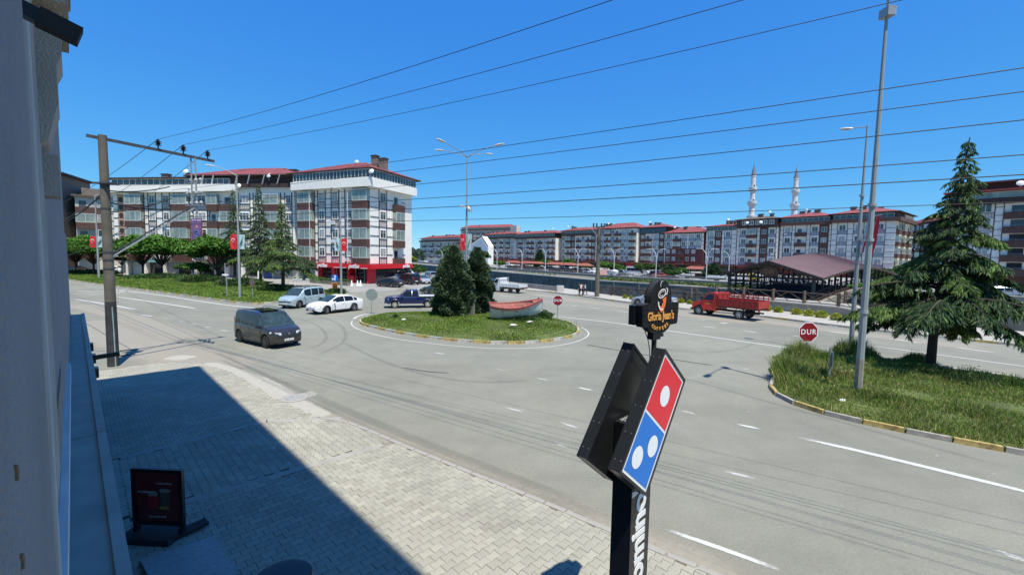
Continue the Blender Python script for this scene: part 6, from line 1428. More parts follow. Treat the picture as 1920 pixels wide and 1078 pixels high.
    for s in (-1, 1):
        for xw in ((xf, xf-wb_) if bonnet else (xf,)):
            mb = MB(); vs = []; fs = []
            P_ = [((r+.10)*math.cos(a), (r+.10)*math.sin(a)) for a in np.linspace(-.15, math.pi+.15, 11)]
            for x, z in P_: vs += [(xw+x, s*(hw+.03), r+z), (xw+x, s*(hw-.24), r+z)]
            for i in range(10): fs.append((2*i, 2*i+1, 2*i+3, 2*i+2))
            mb.add(vs, fs); mb.build('mudguard', cabm if xw == xf else mat('dark_grey_steel', (.07, .07, .07), .7), t)
            if not bonnet or xw == xf:
                MB().add([(xw+(r+.085)*math.cos(a), s*(hw+.008), r+(r+.085)*math.sin(a)) for a in np.linspace(0, 2*math.pi, 17)[:-1]], [tuple(range(16))]).build('wheel_well', M_PLAS, t)
    return t
def truck_at(t, wf, wr, side_, L, W, wb_, bonnet):
    xf = L/2-(.72 if bonnet else .75); setat(t, wf, wr, side_, dict(ax=(xf, xf-wb_), W=W))
wt = truck('flatbed_truck', 'white drop side pickup truck seen from behind by the canal pavement', 'truck', WHITE, mat('white_bed_paint', (.62, .62, .6), .55, var=.15), 5.2, 2.9, 1.75, 2.0, .42, r=.34)
wr_ = G(957, 549.5); truck_at(wt, wr_+V((-.80, .60, 0))*2.9, wr_, 1, 5.2, 1.9, 2.9, 0)
RT = mat('red_truck_paint', (.62, .03, .02), .35, var=.12, coat=.3); RTB = mat('red_bed_paint', (.36, .035, .025), .65, var=.3)
rtk = truck('stake_truck', 'red bonneted truck with high slatted sides parked before the covered bridge', 'truck', RT, RTB, 5.9, 3.65, 2.35, 2.02, .95, r=.40, bonnet=1.05, stakes=True, W=2.0)
truck_at(rtk, G(1310, 590), G(1386, 599.5), 1, 5.9, 2.0, 3.65, 1); rtk.scale = (1, 1, 1.06)
# ---- vehicles on the far side of the canal
def farcar(src, px, py, yaw, label, P, s=1.0): return place(src, px, py, yaw, label, P, s, 'vehicles parked beyond the canal', z=.0)
bus = thing('minibus', 'white minibus parked beyond the canal among the trees', 'minibus')
mb = MB(); L_ = 3.4
pr_ = [(-L_, .35), (-L_, 2.5), (-L_+.2, 2.68), (2.0, 2.68), (2.5, 2.45), (3.0, 1.5), (3.5, 1.25), (3.6, .35)]; n = len(pr_); vs = [(x, -1.0+(.1 if z > 2 else 0), z) for x, z in pr_]+[(x, 1.0-(.1 if z > 2 else 0), z) for x, z in pr_]
mb.add(vs, [tuple(range(n)), tuple(range(n, 2*n))[::-1]]+[(i, i+n, (i+1) % n+n, (i+1) % n) for i in range(n)]); mb.build('body', WHITE, bus)
for s in (-1, 1): 
    for x0, x1 in ((-3.1, -2.0), (-1.9, -.7), (-.6, .6), (.75, 1.7)): MB().box(x0, s*.99-.03, 1.45, x1, s*.99+.03, 2.2).build('side_window', M_CGL, bus)
MB().add([(2.98+.03, -.9, 1.55), (3.01, .9, 1.55), (2.55, .85, 2.38), (2.55, -.85, 2.38)], [(0, 1, 2, 3)]).build('windscreen', M_CGL2, bus); put_wheels(bus, (2.5, -2.0), .98, .36, .22, M_RIM, 5)
c = G(1196, 516.5); bus.location = (c.x, c.y, 0); bus.rotation_euler.z = math.radians(-42); bus['group'] = 'vehicles parked beyond the canal'
for a in [(v3, 1140, 517, -40, 'silver hatchback left of the white minibus beyond the canal', SIL), (v2, 1166, 517, -42, 'grey car just left of the white minibus beyond the canal', MATS['mid_grey_paint']),
          (v3, 1241, 521, -40, 'orange red car right of the minibus beyond the canal', paint('orange_red_paint', (.35, .06, .03))), (v3, 1106, 513, -45, 'white car right of the canal pole far side', WHITE), (v2, 1228, 520, 130, 'dark car between minibus and orange car', BLKC),
          (v2, 1058, 507, -48, 'white estate beyond the canal below the half timbered block', WHITE), (v3, 1082, 509, -48, 'grey car left of the canal pole on the far bank', SIL), (v3, 1033, 506, -48, 'dark car on the far bank near a brown shelter', BLKC), (v3, 1018, 505, -50, 'white hatchback on the far bank left of the dark car', WHITE),
          (v2, 985, 503, -50, 'orange van on the far bank behind the white pickup', paint('orange_paint', (.5, .12, .03))), (v2, 955, 500, -50, 'pale van on the far bank near the island bush', WHITE), (v3, 850, 495, -55, 'white car far along the canal street behind the bush', WHITE), (v3, 842, 494.5, 120, 'dark car far along the canal street', BLKC),
          (v2, 828, 494, -55, 'silver van far along the canal street left of the bush', SIL), (v3, 818, 493.5, -55, 'white saloon far along the canal street', WHITE), (v3, 808, 493, 125, 'black saloon far along the canal street', BLKC), (v3, 797, 492.5, -55, 'white car second from the end of the canal street', WHITE), (v2, 787, 492, -55, 'pale estate at the far end of the canal street', SIL),
          (v3, 1468, 531, -38, 'white car seen under the covered bridge roof', WHITE), (v3, 1500, 533, -38, 'silver car seen under the right part of the bridge roof', SIL), (v2, 1880, 560, -30, 'blue grey car behind the cedar at the right edge', paint('blue_grey_paint', (.2, .27, .35), .3)), (v3, 1850, 556, -30, 'white car behind the cedar branches', WHITE)]: farcar(*a)
ft_ = dup(wt, (0, 0, 0), 0, 'white pickup truck beyond the canal right of the orange car'); c = G(1281, 522); ft_.location = (c.x, c.y, 0); ft_.rotation_euler.z = math.radians(140)
ft_['group'] = 'vehicles parked beyond the canal'
ft2 = dup(wt, (0, 0, 0), 0, 'white light truck beyond the canal left of the covered bridge', 1.15); c = G(1354, 529); ft2.location = (c.x, c.y, 0); ft2.rotation_euler.z = math.radians(-35); ft2['group'] = 'vehicles parked beyond the canal'
ft3 = dup(wt, (0, 0, 0), 0, 'yellow fronted truck seen through the bridge portal', 1.15); c = G(1396, 531); ft3.location = (c.x, c.y, 0); ft3.rotation_euler.z = math.radians(-35); ft3['group'] = 'vehicles parked beyond the canal'
for o in ft3.children:
    if o.name.startswith('cab') and o.data: o.material_slots[0].link = 'OBJECT'; o.material_slots[0].material = paint('yellow_truck_paint', (.6, .42, .04))
# ================================================================ TREES AND PLANTS
M_BARK = mat('dark_bark', (.06, .045, .035), .95, var=.35, scale=6, bump=.8, bscale=30); M_BARK2 = mat('grey_bark', (.12, .10, .08), .95, var=.3, scale=5, bump=.6, bscale=20)
M_CED = leafmat('cedar_needles', (.043, .082, .036), .3, .15); M_CED2 = leafmat('young_cedar_needles', (.13, .21, .05), .3, .2); M_CEDD = leafmat('old_cedar_needles', (.13, .10, .06), .25, .1)
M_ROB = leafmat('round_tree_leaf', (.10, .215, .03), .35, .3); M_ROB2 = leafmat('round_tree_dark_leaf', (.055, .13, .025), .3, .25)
M_CYP = leafmat('cypress_scale', (.05, .082, .042), .35, .1); M_CYP2 = leafmat('cypress_tip', (.10, .15, .07), .3, .12); M_BUSH = leafmat('bush_leaf', (.06, .11, .035), .35, .2)
M_YEL = leafmat('yellow_green_leaf', (.42, .42, .035), .3, .25)
def cedar(loc, H, R, label, nb=120, dens=1.0, seed=1, z_low=1.6, prof=None, lean=(0, 0), sc=1.0, group=None, trunk_r=.2, young=.25):
    rg = np.random.default_rng(seed); t = thing('cedar_tree', label, 'tree', loc, 0, group)
    prof = prof or [(0, .75), (.12, 1.0), (.3, .82), (.5, .58), (.7, .34), (.85, .2), (1, .03)]
    mb = MB(); mb.tube([(0, 0, -.1), (.03, .02, H*.3), (lean[0]*.5, lean[1]*.5, H*.6), (lean[0], lean[1], H)], [trunk_r, trunk_r*.75, trunk_r*.42, .02], 10); mb.build('trunk', M_BARK, t, smooth=60)
    bmb = MB(); Ps = []; As = []; Bs = []; Mi = []
    for b in range(nb):
        f = (b+rg.uniform(0, 1))/nb; f = f**.92; z0 = z_low+(H-z_low)*f*.985; rmax = R*np.interp(f, [p[0] for p in prof], [p[1] for p in prof]); L_ = rmax*rg.uniform(.5, 1.18)
        if L_ < .12: L_ = .12
        a = b*2.399963+rg.uniform(-.4, .4); d = np.array([math.cos(a), math.sin(a), 0]); rise = rg.uniform(.05, .30)*(1-f)+rg.uniform(.1, .3)*f; droop = rg.uniform(.32, .60)
        base = np.array([lean[0]*min(1, z0/H), lean[1]*min(1, z0/H), z0]); K = 12
        tt = np.linspace(0, 1, K); side_c = rg.uniform(-.25, .25)
        path = base+d*(L_*tt)[:, None]+np.array([-d[1], d[0], 0])*(side_c*L_*tt**2)[:, None]; path[:, 2] += L_*(rise*tt*1.6-droop*tt**2.2)
        bmb.tube([tuple(p) for p in path[::2]], list(np.interp(tt[::2], [0, 1], [.012+.02*L_*sc, .006])), 5)
        yg = rg.uniform() < young+.25*(1-f)
        nt_ = int(max(5, 17*L_/2.0*dens))
        for k in range(nt_):
            s = rg.uniform(.16, 1)**.8; i = s*(K-1); i0 = int(min(i, K-2)); p0 = path[i0]+(path[i0+1]-path[i0])*(i-i0); dirn = path[i0+1]-path[i0]; dirn /= np.linalg.norm(dirn)
            sg = rg.choice([-1, 1]); sd = np.array([-dirn[1], dirn[0], 0])*sg; tw = dirn*rg.uniform(.3, .8)+sd*rg.uniform(.5, 1.0); tw /= np.linalg.norm(tw); tl = L_*.36*(1.15-s)*rg.uniform(.6, 1.2)+.14*sc
            m = int(max(6, 21*dens*tl/.5)); u = rg.uniform(.0, 1, m); q = p0+tw*(tl*u)[:, None]; q[:, 2] -= tl*.42*u**2
            ax = np.stack([tw[0]*.55+rg.normal(0, .3, m), tw[1]*.55+rg.normal(0, .3, m), -rg.uniform(.55, 1.9, m)], -1); ln = rg.uniform(.07, .19, m)*sc*(.65+.45*(1-f)); ax = nrm(ax)*ln[:, None]
            bb = nrm(np.cross(ax, rg.normal(size=(m, 3))))*(ln*.15)[:, None]
            Ps.append(q+ax*.8); As.append(ax); Bs.append(bb); c = rg.uniform(size=m); Mi.append(np.where(c < (.75 if yg else .16), 1, np.where(c > .975, 2, 0)))
    bmb.build('branch', M_BARK, t)['kind'] = 'stuff'
    me = leaves('crown', np.concatenate(Ps), np.concatenate(As), np.concatenate(Bs), [M_CED, M_CED2, M_CEDD], np.concatenate(Mi)); c = link('crown', me, t); c['kind'] = 'stuff'; return t
cb = G(1743, 703); cb.z = .25
cedar(cb, 10.45, 3.8, 'big drooping cedar with a dark trunk on the right median', nb=112, dens=2.0, seed=4, z_low=2.15, lean=(.95, .1), trunk_r=.19, young=.22,
      prof=[(0, .88), (.06, 1.0), (.15, .95), (.22, .62), (.34, .42), (.5, .39), (.62, .22), (.76, .15), (.9, .08), (1, .03)])
for px, py, top, R_, sd, lab in ((489, 538, 347, 3.4, 11, 'tall dark cedar on the left median, second of three'), (531, 549, 380, 3.6, 12, 'paler cedar with a long bare trunk, nearest of three left median cedars'), (441, 531, 356, 3.0, 13, 'slim dark cedar behind the single arm lamp post')):
    b = G(px, py); z_t = zat(b, top, px); b.z = .2
    cedar(b, z_t, R_*(1.2 if sd == 12 else 1), lab, nb=120, dens=1.0, seed=sd, z_low=z_t*.2 if sd != 12 else z_t*.26, sc=1.25, group='cedars on the left median', trunk_r=.24, prof=[(0, 1), (.1, 1.0), (.25, .55), (.45, .3), (.7, .16), (1, .02)] if sd == 12 else [(0, .8), (.12, 1.0), (.35, .62), (.55, .42), (.8, .2), (1, .02)], young=.5 if sd == 12 else .0)
def dense(loc, H, R, label, n=26000, seed=2, name='cypress_bush', cat='bush', group=None, mats=None, ls=(.10, .2), prof=None, lump=.16, up=.6, trunk=True, th=None, sq=(1, 1)):
    rg = np.random.default_rng(seed); t = thing(name, label, cat, loc, 0, group); prof = prof or [(0, .55), (.06, .85), (.2, 1), (.45, .9), (.7, .68), (.88, .4), (1, .04)]
    th = th or 0
    f = rg.uniform(0, 1, n); rr = np.interp(f, [p[0] for p in prof], [p[1] for p in prof])*R; keep = rg.uniform(0, R, n) < rr*1.05+.1*R; f, rr = f[keep], rr[keep]; m = len(f); a = rg.uniform(0, 2*math.pi, m)
    ph = rg.uniform(0, 6, 8); lum = sum(np.sin(k1*a+k2*f*9+ph[i]) for i, (k1, k2) in enumerate(((3, 1.1), (5, -1.7), (2, 2.6), (7, .9), (4, 3.3))))/5
    depth = rg.uniform(0, 1, m)**2*.5; r = rr*(1+lump*lum*1.6)*(1-depth); z = th+f*(H-th)
    P = np.stack([r*np.cos(a)*sq[0], r*np.sin(a)*sq[1], z+rg.normal(0, .04, m)], -1)
    out = np.stack([np.cos(a), np.sin(a), np.full(m, up)+.5*(f-.3)], -1)+rg.normal(0, .45, (m, 3)); ln = rg.uniform(*ls, m); A = nrm(out)*ln[:, None]; B = nrm(np.cross(A, rg.normal(size=(m, 3))))*(ln*rg.uniform(.25, .45, m))[:, None]
    mats = mats or [M_CYP, M_CYP2]; mi = (rg.uniform(size=m) < np.where(depth < .08, .45, .12)).astype(int)
    me = leaves('crown', P, A, B, mats, mi); c = link('crown', me, t); c['kind'] = 'stuff'
    mb = MB(); mb.tube([(0, 0, -.1), (0, 0, H*.5), (.02, 0, H*.85)], [.05+.02*R, .04+.01*R, .015], 7)
    for k in range(14): an = k*2.4; zz = th+(H-th)*(.1+.055*k); ll = .6*np.interp((zz-th)/(H-th), [p[0] for p in prof], [p[1] for p in prof])*R; mb.tube([(0, 0, zz), (ll*.5*math.cos(an), ll*.5*math.sin(an), zz+.2*ll), (ll*math.cos(an), ll*math.sin(an), zz+.55*ll)], [.025, .018, .006], 4)
    mb.build('trunk', M_BARK2, t); return t
CP = [(0, .78), (.08, 1), (.35, 1.0), (.55, .86), (.75, .62), (.9, .36), (1, .10)]
q = G(849, 603); q.z = .35; dense(q, 5.35, 1.36, 'dense dark conical cypress left of the island lamp post', 40000, 5, ls=(.10, .24), prof=CP, lump=.30, group='cypresses on the traffic island')
q = G(893, 596); q.z = .35; dense(q, 5.3, 1.2, 'dense dark conical cypress right of the island lamp post', 36000, 6, ls=(.10, .24), prof=CP, lump=.30, group='cypresses on the traffic island')
def round_tree(loc, H, R, label, seed, n=9000, th=.48, group='round crowned street trees on the left median', mats=None, ls=(.14, .28), lobes=22, flat=.42, name='round_street_tree'):
    rg = np.random.default_rng(seed); t = thing(name, label, 'tree', loc, 0, group); mb = MB(); zt = H*th
    mb.tube([(0, 0, -.1), (.05, 0, zt*.6), (.02, .03, zt)], [.13*R/3+.03, .10*R/3+.02, .09*R/3+.02], 8); cl = []
    for k in range(lobes):
        a = k*2.4+rg.uniform(-.3, .3); rr = R*math.sqrt((k+.6)/lobes)*.86; hz_ = zt+(H-zt)*(.52+.30*(1-(rr/R)**2)+rg.uniform(-.16, .12)); c = np.array([rr*math.cos(a), rr*math.sin(a), hz_]); cl.append(c)
        mb.tube([(.02, .03, zt), (c[0]*.45, c[1]*.45, zt+(c[2]-zt)*.6), tuple(c)], [.06*R/3+.012, .04*R/3, .012], 5)
    mb.build('trunk', M_BARK, t, smooth=60); k = rg.integers(0, lobes, n); C_ = np.array(cl)[k]; d = rand_unit(n); rad = R*.34*rg.uniform(.35, 1.0, n)**.5
    d[:, 2] = np.where(d[:, 2] < 0, d[:, 2]*.5, d[:, 2]); P = C_+d*rad[:, None]*np.array([1, 1, flat+.12])
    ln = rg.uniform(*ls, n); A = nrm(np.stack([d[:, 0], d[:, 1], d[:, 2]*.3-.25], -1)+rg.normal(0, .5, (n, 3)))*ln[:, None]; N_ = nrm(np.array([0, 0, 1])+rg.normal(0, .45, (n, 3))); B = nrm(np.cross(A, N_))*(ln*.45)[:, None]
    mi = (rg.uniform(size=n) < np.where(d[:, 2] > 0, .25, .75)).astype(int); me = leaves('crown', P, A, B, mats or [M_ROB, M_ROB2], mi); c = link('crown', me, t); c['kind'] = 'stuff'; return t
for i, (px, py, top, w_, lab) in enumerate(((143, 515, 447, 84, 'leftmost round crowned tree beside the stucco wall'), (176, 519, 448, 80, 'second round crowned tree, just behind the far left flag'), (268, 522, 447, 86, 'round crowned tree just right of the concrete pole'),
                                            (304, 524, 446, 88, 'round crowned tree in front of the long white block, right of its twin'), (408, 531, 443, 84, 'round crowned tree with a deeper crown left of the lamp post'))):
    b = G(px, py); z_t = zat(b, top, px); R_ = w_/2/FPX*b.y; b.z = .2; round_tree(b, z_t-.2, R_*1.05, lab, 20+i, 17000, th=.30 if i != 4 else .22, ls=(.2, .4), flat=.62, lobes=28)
b = G(340, 530); b.z = .2; round_tree(b, 2.8, .9, 'thin young sapling on the left median between round trees', 31, 700, group=None, mats=[M_BUSH, M_ROB], name='sapling'); b = G(372, 531); b.z = .2; round_tree(b, 3.2, 1.6, 'pale green bushy shrub at the foot of the deeper crowned tree', 32, 2500, th=.1, group=None, mats=[M_ROB, M_BUSH], name='shrub')
b = G(229, 517); b.z = .2; round_tree(b, 3.6, 1.5, 'small spindly tree with sparse leaves beside the concrete pole', 33, 700, group=None, mats=[M_BUSH, M_BARK2], name='sapling')
def shrub(px, py, H, R, lab, mats, n=1500, seed=1, group=None, ls=(.06, .13), name='shrub', z=.0, cat='bush', lump=.2):
    b = G(px, py) if not isinstance(px, Vector) else px; b = V(b); b.z = z; return dense(b, H, R, lab, n, seed, name, cat, group, mats, ls, [(0, .7), (.3, 1), (.7, .85), (1, .2)], lump, .5)
for i, (px, py, s, lab) in enumerate(((1437, 585, .62, 'yellow shrub just behind the red truck'), (1459, 588, .55, 'second yellow shrub from the red truck along the ramp wall'), (1493, 592, .62, 'round yellow shrub in the middle of the ramp wall'), (1516, 595, .6, 'yellow shrub right of the middle of the ramp wall'), (1540, 598, .66, 'yellow shrub near the stop sign line under the ramp'), (1567, 603, .6, 'yellow shrub at the low end of the ramp wall'),
                                     (1172, 561, .4, 'small yellow shrub left of the silver hatchback'), (1277, 570, .5, 'yellow shrub between coffee sign and red truck'), (1293, 572, .4, 'small yellow shrub at the red truck nose'), (1184, 563, .35, 'tiny shrub beside the silver hatchback bonnet'))):
    shrub(px, py, s, s*.72, lab, [M_YEL, M_ROB], 1100, 40+i, 'yellow shrubs along the far pavement', (.04, .09), 'yellow_shrub', z=.12)
# weeds: shrubby clumps on the medians
for i, (px, py, H_, R_, m, lab, nm) in enumerate(((1535, 722, .75, .8, [M_GR3, M_GR2], 'grey green weed clump left of the edge on sign', 'weed_clump'), (1570, 728, .85, .6, [M_GR2, M_GR3], 'dry brown weed clump beside the nearest lamp post', 'weed_clump'), (1500, 690, 1.35, 1.0, [M_GR, M_GR2], 'tall pale weeds hiding the foot of the nearest stop sign', 'weed_clump'), (1475, 712, 1.0, .7, [M_GR, M_GR2], 'tall weeds at the left tip of the right median', 'weed_clump'),
                                              (1600, 678, 1.25, 1.1, [M_GR, M_GR2], 'tall weeds around the two lamp posts', 'weed_clump'), (1720, 690, .7, .7, [M_GR2, M_GR], 'dry grass clump left of the cedar trunk', 'weed_clump'), (1545, 700, 1.0, .9, [M_GR, M_GR3], 'green weeds right of the nearest stop sign', 'weed_clump'), (1815, 735, .9, 1.3, [M_BUSH, M_GR3], 'dark low bush in the shade right of the cedar trunk', 'weed_clump'), (1895, 745, .8, 1.0, [M_BUSH, M_GR], 'dark green bush at the right edge of the median', 'weed_clump'), (1770, 725, .7, 1.0, [M_BUSH, M_GR3], 'dark low bush under the cedar trunk', 'weed_clump'), (1466, 700, .8, .35, [M_GR2, M_BARK2], 'brown dry stalks at the very tip of the right median', 'weed_clump'))):
    b = G(px, py); b.z = .2; t = thing('weed_clump', lab, 'weeds', b); rg = np.random.default_rng(70+i); n = int(2600*R_); a = rg.uniform(0, 2*math.pi, n); r = R_*np.sqrt(rg.uniform(0, 1, n))*(1+.22*np.sin(3*a+i)+.12*np.sin(7*a+2*i)); h = H_*rg.uniform(.45, 1.05, n)*np.clip(1-.8*(r/R_)**1.6, .15, 1)
    B_ = np.stack([r*np.cos(a), r*np.sin(a), 0*a], -1); ln = rg.normal(0, .18, (n, 3))*h[:, None]; T_ = B_+ln; T_[:, 2] = h; v = np.empty((n, 4, 3)); a2 = rg.uniform(0, 6.28, n); W_ = np.stack([np.cos(a2), np.sin(a2), 0*a2], -1)*.011; Mm = B_*.4+T_*.6; v[:, 0] = B_-W_*.5; v[:, 1] = Mm-W_; v[:, 2] = T_; v[:, 3] = Mm+W_
    me = fastmesh('stalks', v.reshape(-1, 3), np.arange(n*4).reshape(n, 4), m, (rg.uniform(size=n) < .35).astype(int)); c = link('stalks', me, t); c['kind'] = 'stuff'
    k = int(n*.9); s_ = rg.integers(0, n, k); P_ = T_[s_]-rg.uniform(0, .5, (k, 1))*(T_[s_]-B_[s_])+rg.normal(0, .02, (k, 3)); ln = rg.uniform(.02, .06, k); A_ = rand_unit(k)*ln[:, None]; Bb = nrm(np.cross(A_, rg.normal(size=(k, 3))))*(ln*.3)[:, None]
    c = link('seed_heads', leaves('seed_heads', P_, A_, Bb, m, (rg.uniform(size=k) < .4).astype(int)), t); c['kind'] = 'stuff'
for i, (px, py, H_, R_, lab) in enumerate(((975, 612, .7, 1.4, 'dark weeds under the boat keel'), (1010, 605, .75, 1.0, 'weeds at the stern end of the boat'), (380, 533, 1.3, 3.0, 'dark low hedge in the shade of the deeper crowned tree'), (455, 540, 1.2, 3.0, 'dark low hedge under the three cedars'), (300, 526, 1.0, 4.5, 'dark undergrowth under the round tree pair'), (160, 517, 1.0, 4.5, 'dark undergrowth under the leftmost round trees'), (520, 548, .8, 2.5, 'low growth around the nearest cedar trunk of the left median'), (630, 552, .6, 1.2, 'rough grass clump at the foot of the chevron sign'), (742, 607, .5, .3, 'small weed in front of the pickup wheel'))):
    shrub(px, py, H_, R_, lab, [M_BUSH, M_GR3], int(2500*min(R_, 2.5)), 90+i, 'low undergrowth', (.06, .14) if R_ < 2 else (.12, .24), 'undergrowth', z=.25 if i < 2 else .15, lump=.3)
# trees beyond
for i, (px, Y, top, R_, kind, lab) in enumerate(((765, 150, 478, 3.0, 'y', 'yellowish bushy tree at the right corner of the tyre shop'), (782, 105, 502, 2.2, 'b', 'green bush behind the black small van'), (776, 118, 497, 2.2, 'b', 'rounded shrub on the bank above the parked cars'), (764, 330, 462, 6, 'c', 'distant dark conifer, left of a pair at the sea'), (774, 335, 464, 5, 'c', 'distant dark conifer, right of a pair at the sea'), (785, 320, 466, 6, 'c', 'distant dark pine beside the pale block'),
        (832, 255, 466, 5, 'b', 'dark tree in front of the pale long block'), (845, 240, 460, 5, 'b', 'dark tall tree behind the left island cypress'), (905, 200, 470, 3.5, 'b', 'tree between the cypresses and the white pickup'), (1012, 185, 468, 3.0, 'c', 'dark tree in front of the half timbered block'), (1025, 180, 488, 2.8, 'g', 'light green tree on the far bank'),
        (1066, 165, 487, 2.8, 'g', 'light green tree left of the canal pole'), (1098, 150, 495, 2.2, 'g', 'small light green tree right of the canal pole'), (1136, 125, 491, 2.4, 'g', 'bright green tree left of the white minibus'), (1158, 128, 497, 2.2, 'g', 'small green tree beside the minibus'), (1205, 124, 495, 2.2, 'b', 'green tree behind the minibus'), (1222, 122, 494, 2.4, 'b', 'dark green tree right of the minibus'),
        (1256, 118, 496, 2.6, 'c', 'dark green tree right of the orange car'), (1262, 112, 508, 2.0, 'b', 'leaning shrub behind the parapet'), (1280, 118, 503, 1.5, 'g', 'small tree in front of the maroon block'), (1338, 112, 494, 2.8, 'c', 'conical green tree left of the covered bridge'), (1700, 95, 500, 3.0, 'b', 'olive tree between the lamp posts and the cedar'), (1650, 90, 505, 2.4, 'b', 'bushy tree behind the bridge roof end'), (880, 185, 487, 2.4, 'b', 'bush on the far bank between the cypresses'), (936, 170, 490, 2.2, 'g', 'small tree behind the white pickup'), (1880, 95, 540, 3, 'g', 'green hedge behind the cedar at the right edge'))):
    p = D(px, 480, Y); b = V((p.x, p.y, 0)); zt_ = zat(b, top, px); g = 'trees beyond the canal'
    if kind == 'c': dense(b, zt_, R_*.8, lab, 4500, 120+i, 'conifer', 'tree', g, [M_CYP, M_BUSH], (.25, .5), lump=.3)
    else: round_tree(b, zt_, R_, lab, 120+i, 3500, th=.2, group=g, mats={'y': [M_YEL, M_ROB2], 'b': [M_BUSH, M_ROB2], 'g': [M_ROB, M_BUSH]}[kind], ls=(.2, .42), lobes=14, flat=.7, name='bank_tree')
# planting on the berm behind the far canal wall
rg = np.random.default_rng(5); Pb = []; bl = resample([V((*p, .15)) for p in offs(FWL, 3.2)][1:5], .25); n = 15000
k = rg.integers(0, len(bl)-1, n); base = np.array([tuple(p) for p in bl])[k]; base[:, :2] += rg.normal(0, 1.3, (n, 2)); msk = ((np.sin(base[:, 0]*.35)+np.sin(base[:, 1]*.21+2)) > -.3) & ((base[:, 1] < 112) | (rg.uniform(size=n) < .08)); base = base[msk]; n = len(base); base[:, 2] += rg.uniform(0, .55, n)
ln = rg.uniform(.12, .28, n); A_ = rand_unit(n)*ln[:, None]; B_ = nrm(np.cross(A_, rg.normal(size=(n, 3))))*(ln*.5)[:, None]
tag(link('berm_planting', leaves('berm_planting', base, A_, B_, [M_BUSH, M_GR, mat('dry_red_leaf', (.2, .07, .05), .9)], rg.choice(3, n, p=[.6, .3, .1]))), 'low green planting between the canal wall and the parapet', 'plants', kind='stuff')
p_ = G(1605, 585); round_tree(p_, 3.0, 1.0, 'young thin tree with a small crown in front of the bridge arch', 55, 900, th=.62, group=None, mats=[M_ROB, M_BUSH], ls=(.07, .14), lobes=8, name='sapling')
# ================================================================ COVERED BRIDGE
M_WOOD = mat('dark_bridge_wood', (.055, .035, .026), .8, var=.35, scale=4); M_WOODL = mat('weathered_rail_wood', (.13, .09, .06), .8, var=.3, scale=4); M_BROOF = mat('mauve_brown_roof', (.19, .115, .115), .55, var=.12, scale=.5)
BX = V((.62, -.785, 0)).normalized(); BY = V((.785, .62, 0)).normalized(); B0 = V((28.3, 57.2, 0))    # portal left foot; BX along the portal, BY across the water
t = thing('covered_bridge', 'dark timber covered footbridge with a curved mauve roof and an oval sign on its gable', 'bridge', B0, math.atan2(BX.y, BX.x)); WB = 10.2; LBR = 36.0
def hump(y): return 1.2*math.sin(math.pi*min(max(y/LBR, 0), 1))
N = 16; ys = [LBR*i/N for i in range(N+1)]
zE = 3.3; zR = 5.05; zD = .45
def strip(mb, f0, f1, th=0):
    for i in range(N):
        a, b = ys[i], ys[i+1]; mb.add([f0(a), f1(a), f1(b), f0(b)], [(0, 1, 2, 3)])
mb = MB(); strip(mb, lambda y: (-.6, y-.5, zE-.1+hump(y)), lambda y: (WB/2, y-.5, zR+hump(y))); strip(mb, lambda y: (WB/2, y-.5, zR+hump(y)), lambda y: (WB+.6, y-.5, zE-.1+hump(y)))
strip(mb, lambda y: (-.6, y-.5, zE-.25+hump(y)), lambda y: (WB/2, y-.5, zR-.15+hump(y))); strip(mb, lambda y: (WB/2, y-.5, zR-.15+hump(y)), lambda y: (WB+.6, y-.5, zE-.25+hump(y))); mb.build('roof', M_BROOF, t)
mb = MB()
for k in range(73):
    y = k*.5
    for x0, x1 in ((-.6, WB/2), (WB+.6, WB/2)): mb.beam((x0, y-.5, zE-.085+hump(y)), (x1, y-.5, zR+.015+hump(y)), .05, .04)
mb.build('roof_seam', M_BROOF, t)['kind'] = 'stuff'
mb = MB()
for x0, x1 in ((-.62, WB/2), (WB+.62, WB/2)): mb.beam((x0, -.55, zE-.2), (x1, -.55, zR-.1), .12, .34)
mb.build('barge_board', M_WOOD, t)
mb = MB()
for x, s in ((-.64, 1), (WB+.64, -1)):
    for i in range(N): mb.beam((x, ys[i]-.5, zE-.2+hump(ys[i])), (x, ys[i+1]-.5, zE-.2+hump(ys[i+1])), .08, .26)
mb.build('fascia', M_WOOD, t)
for x in (.35, 2.3, WB/2, WB-2.3, WB-.35):
    if x in (.35, WB-.35): MB().box(x-.16, -.16, 0, x+.16, .16, zE+.15).build('post', M_WOODL, t)
MB().box(0, -.12, zE-.35, WB, .12, zE-.12).build('tie_beam', M_WOOD, t); MB().box(.3, -.1, zE-.95, WB-.3, .1, zE-.78).build('tie_beam', M_WOOD, t)
for i in range(1, 12):
    x = WB*i/12; zt_ = zE+(zR-zE)*(1-abs(x-WB/2)/(WB/2)); MB().box(x-.06, -.07, zE-.1, x+.06, .07, zt_-.15).build('truss_strut', M_WOODL, t)
    if i not in (1, 11): mb = MB(); x2 = x+(WB/12)*(1 if x < WB/2 else -1)*-1; mb.beam((x, -.02, zt_-.25), (x2, -.02, zE-.05), .09, .09); mb.build('truss_brace', M_WOODL, t)
sgo = thing('oval_sign', 'brown oval board with carved letters hanging in the bridge gable', 'sign', t.matrix_basis @ V((WB/2+.1, -.25, zE+.45)), t.rotation_euler.z)
mb = MB(); mb.slab([(1.05*math.cos(a), .62*math.sin(a)) for a in np.linspace(0, 2*math.pi, 29)[:-1]], .08); mb.build('board', mat('sign_wood_brown', (.17, .075, .04), .7), sgo)
place_text(text_mesh('DSI', .75, .01, offset=.02, shear=-.1), 'lettering', mat('sign_ochre', (.42, .17, .05), .7), sgo, (0, -.02, -.02), (1, 0, 0), (0, 0, 1))
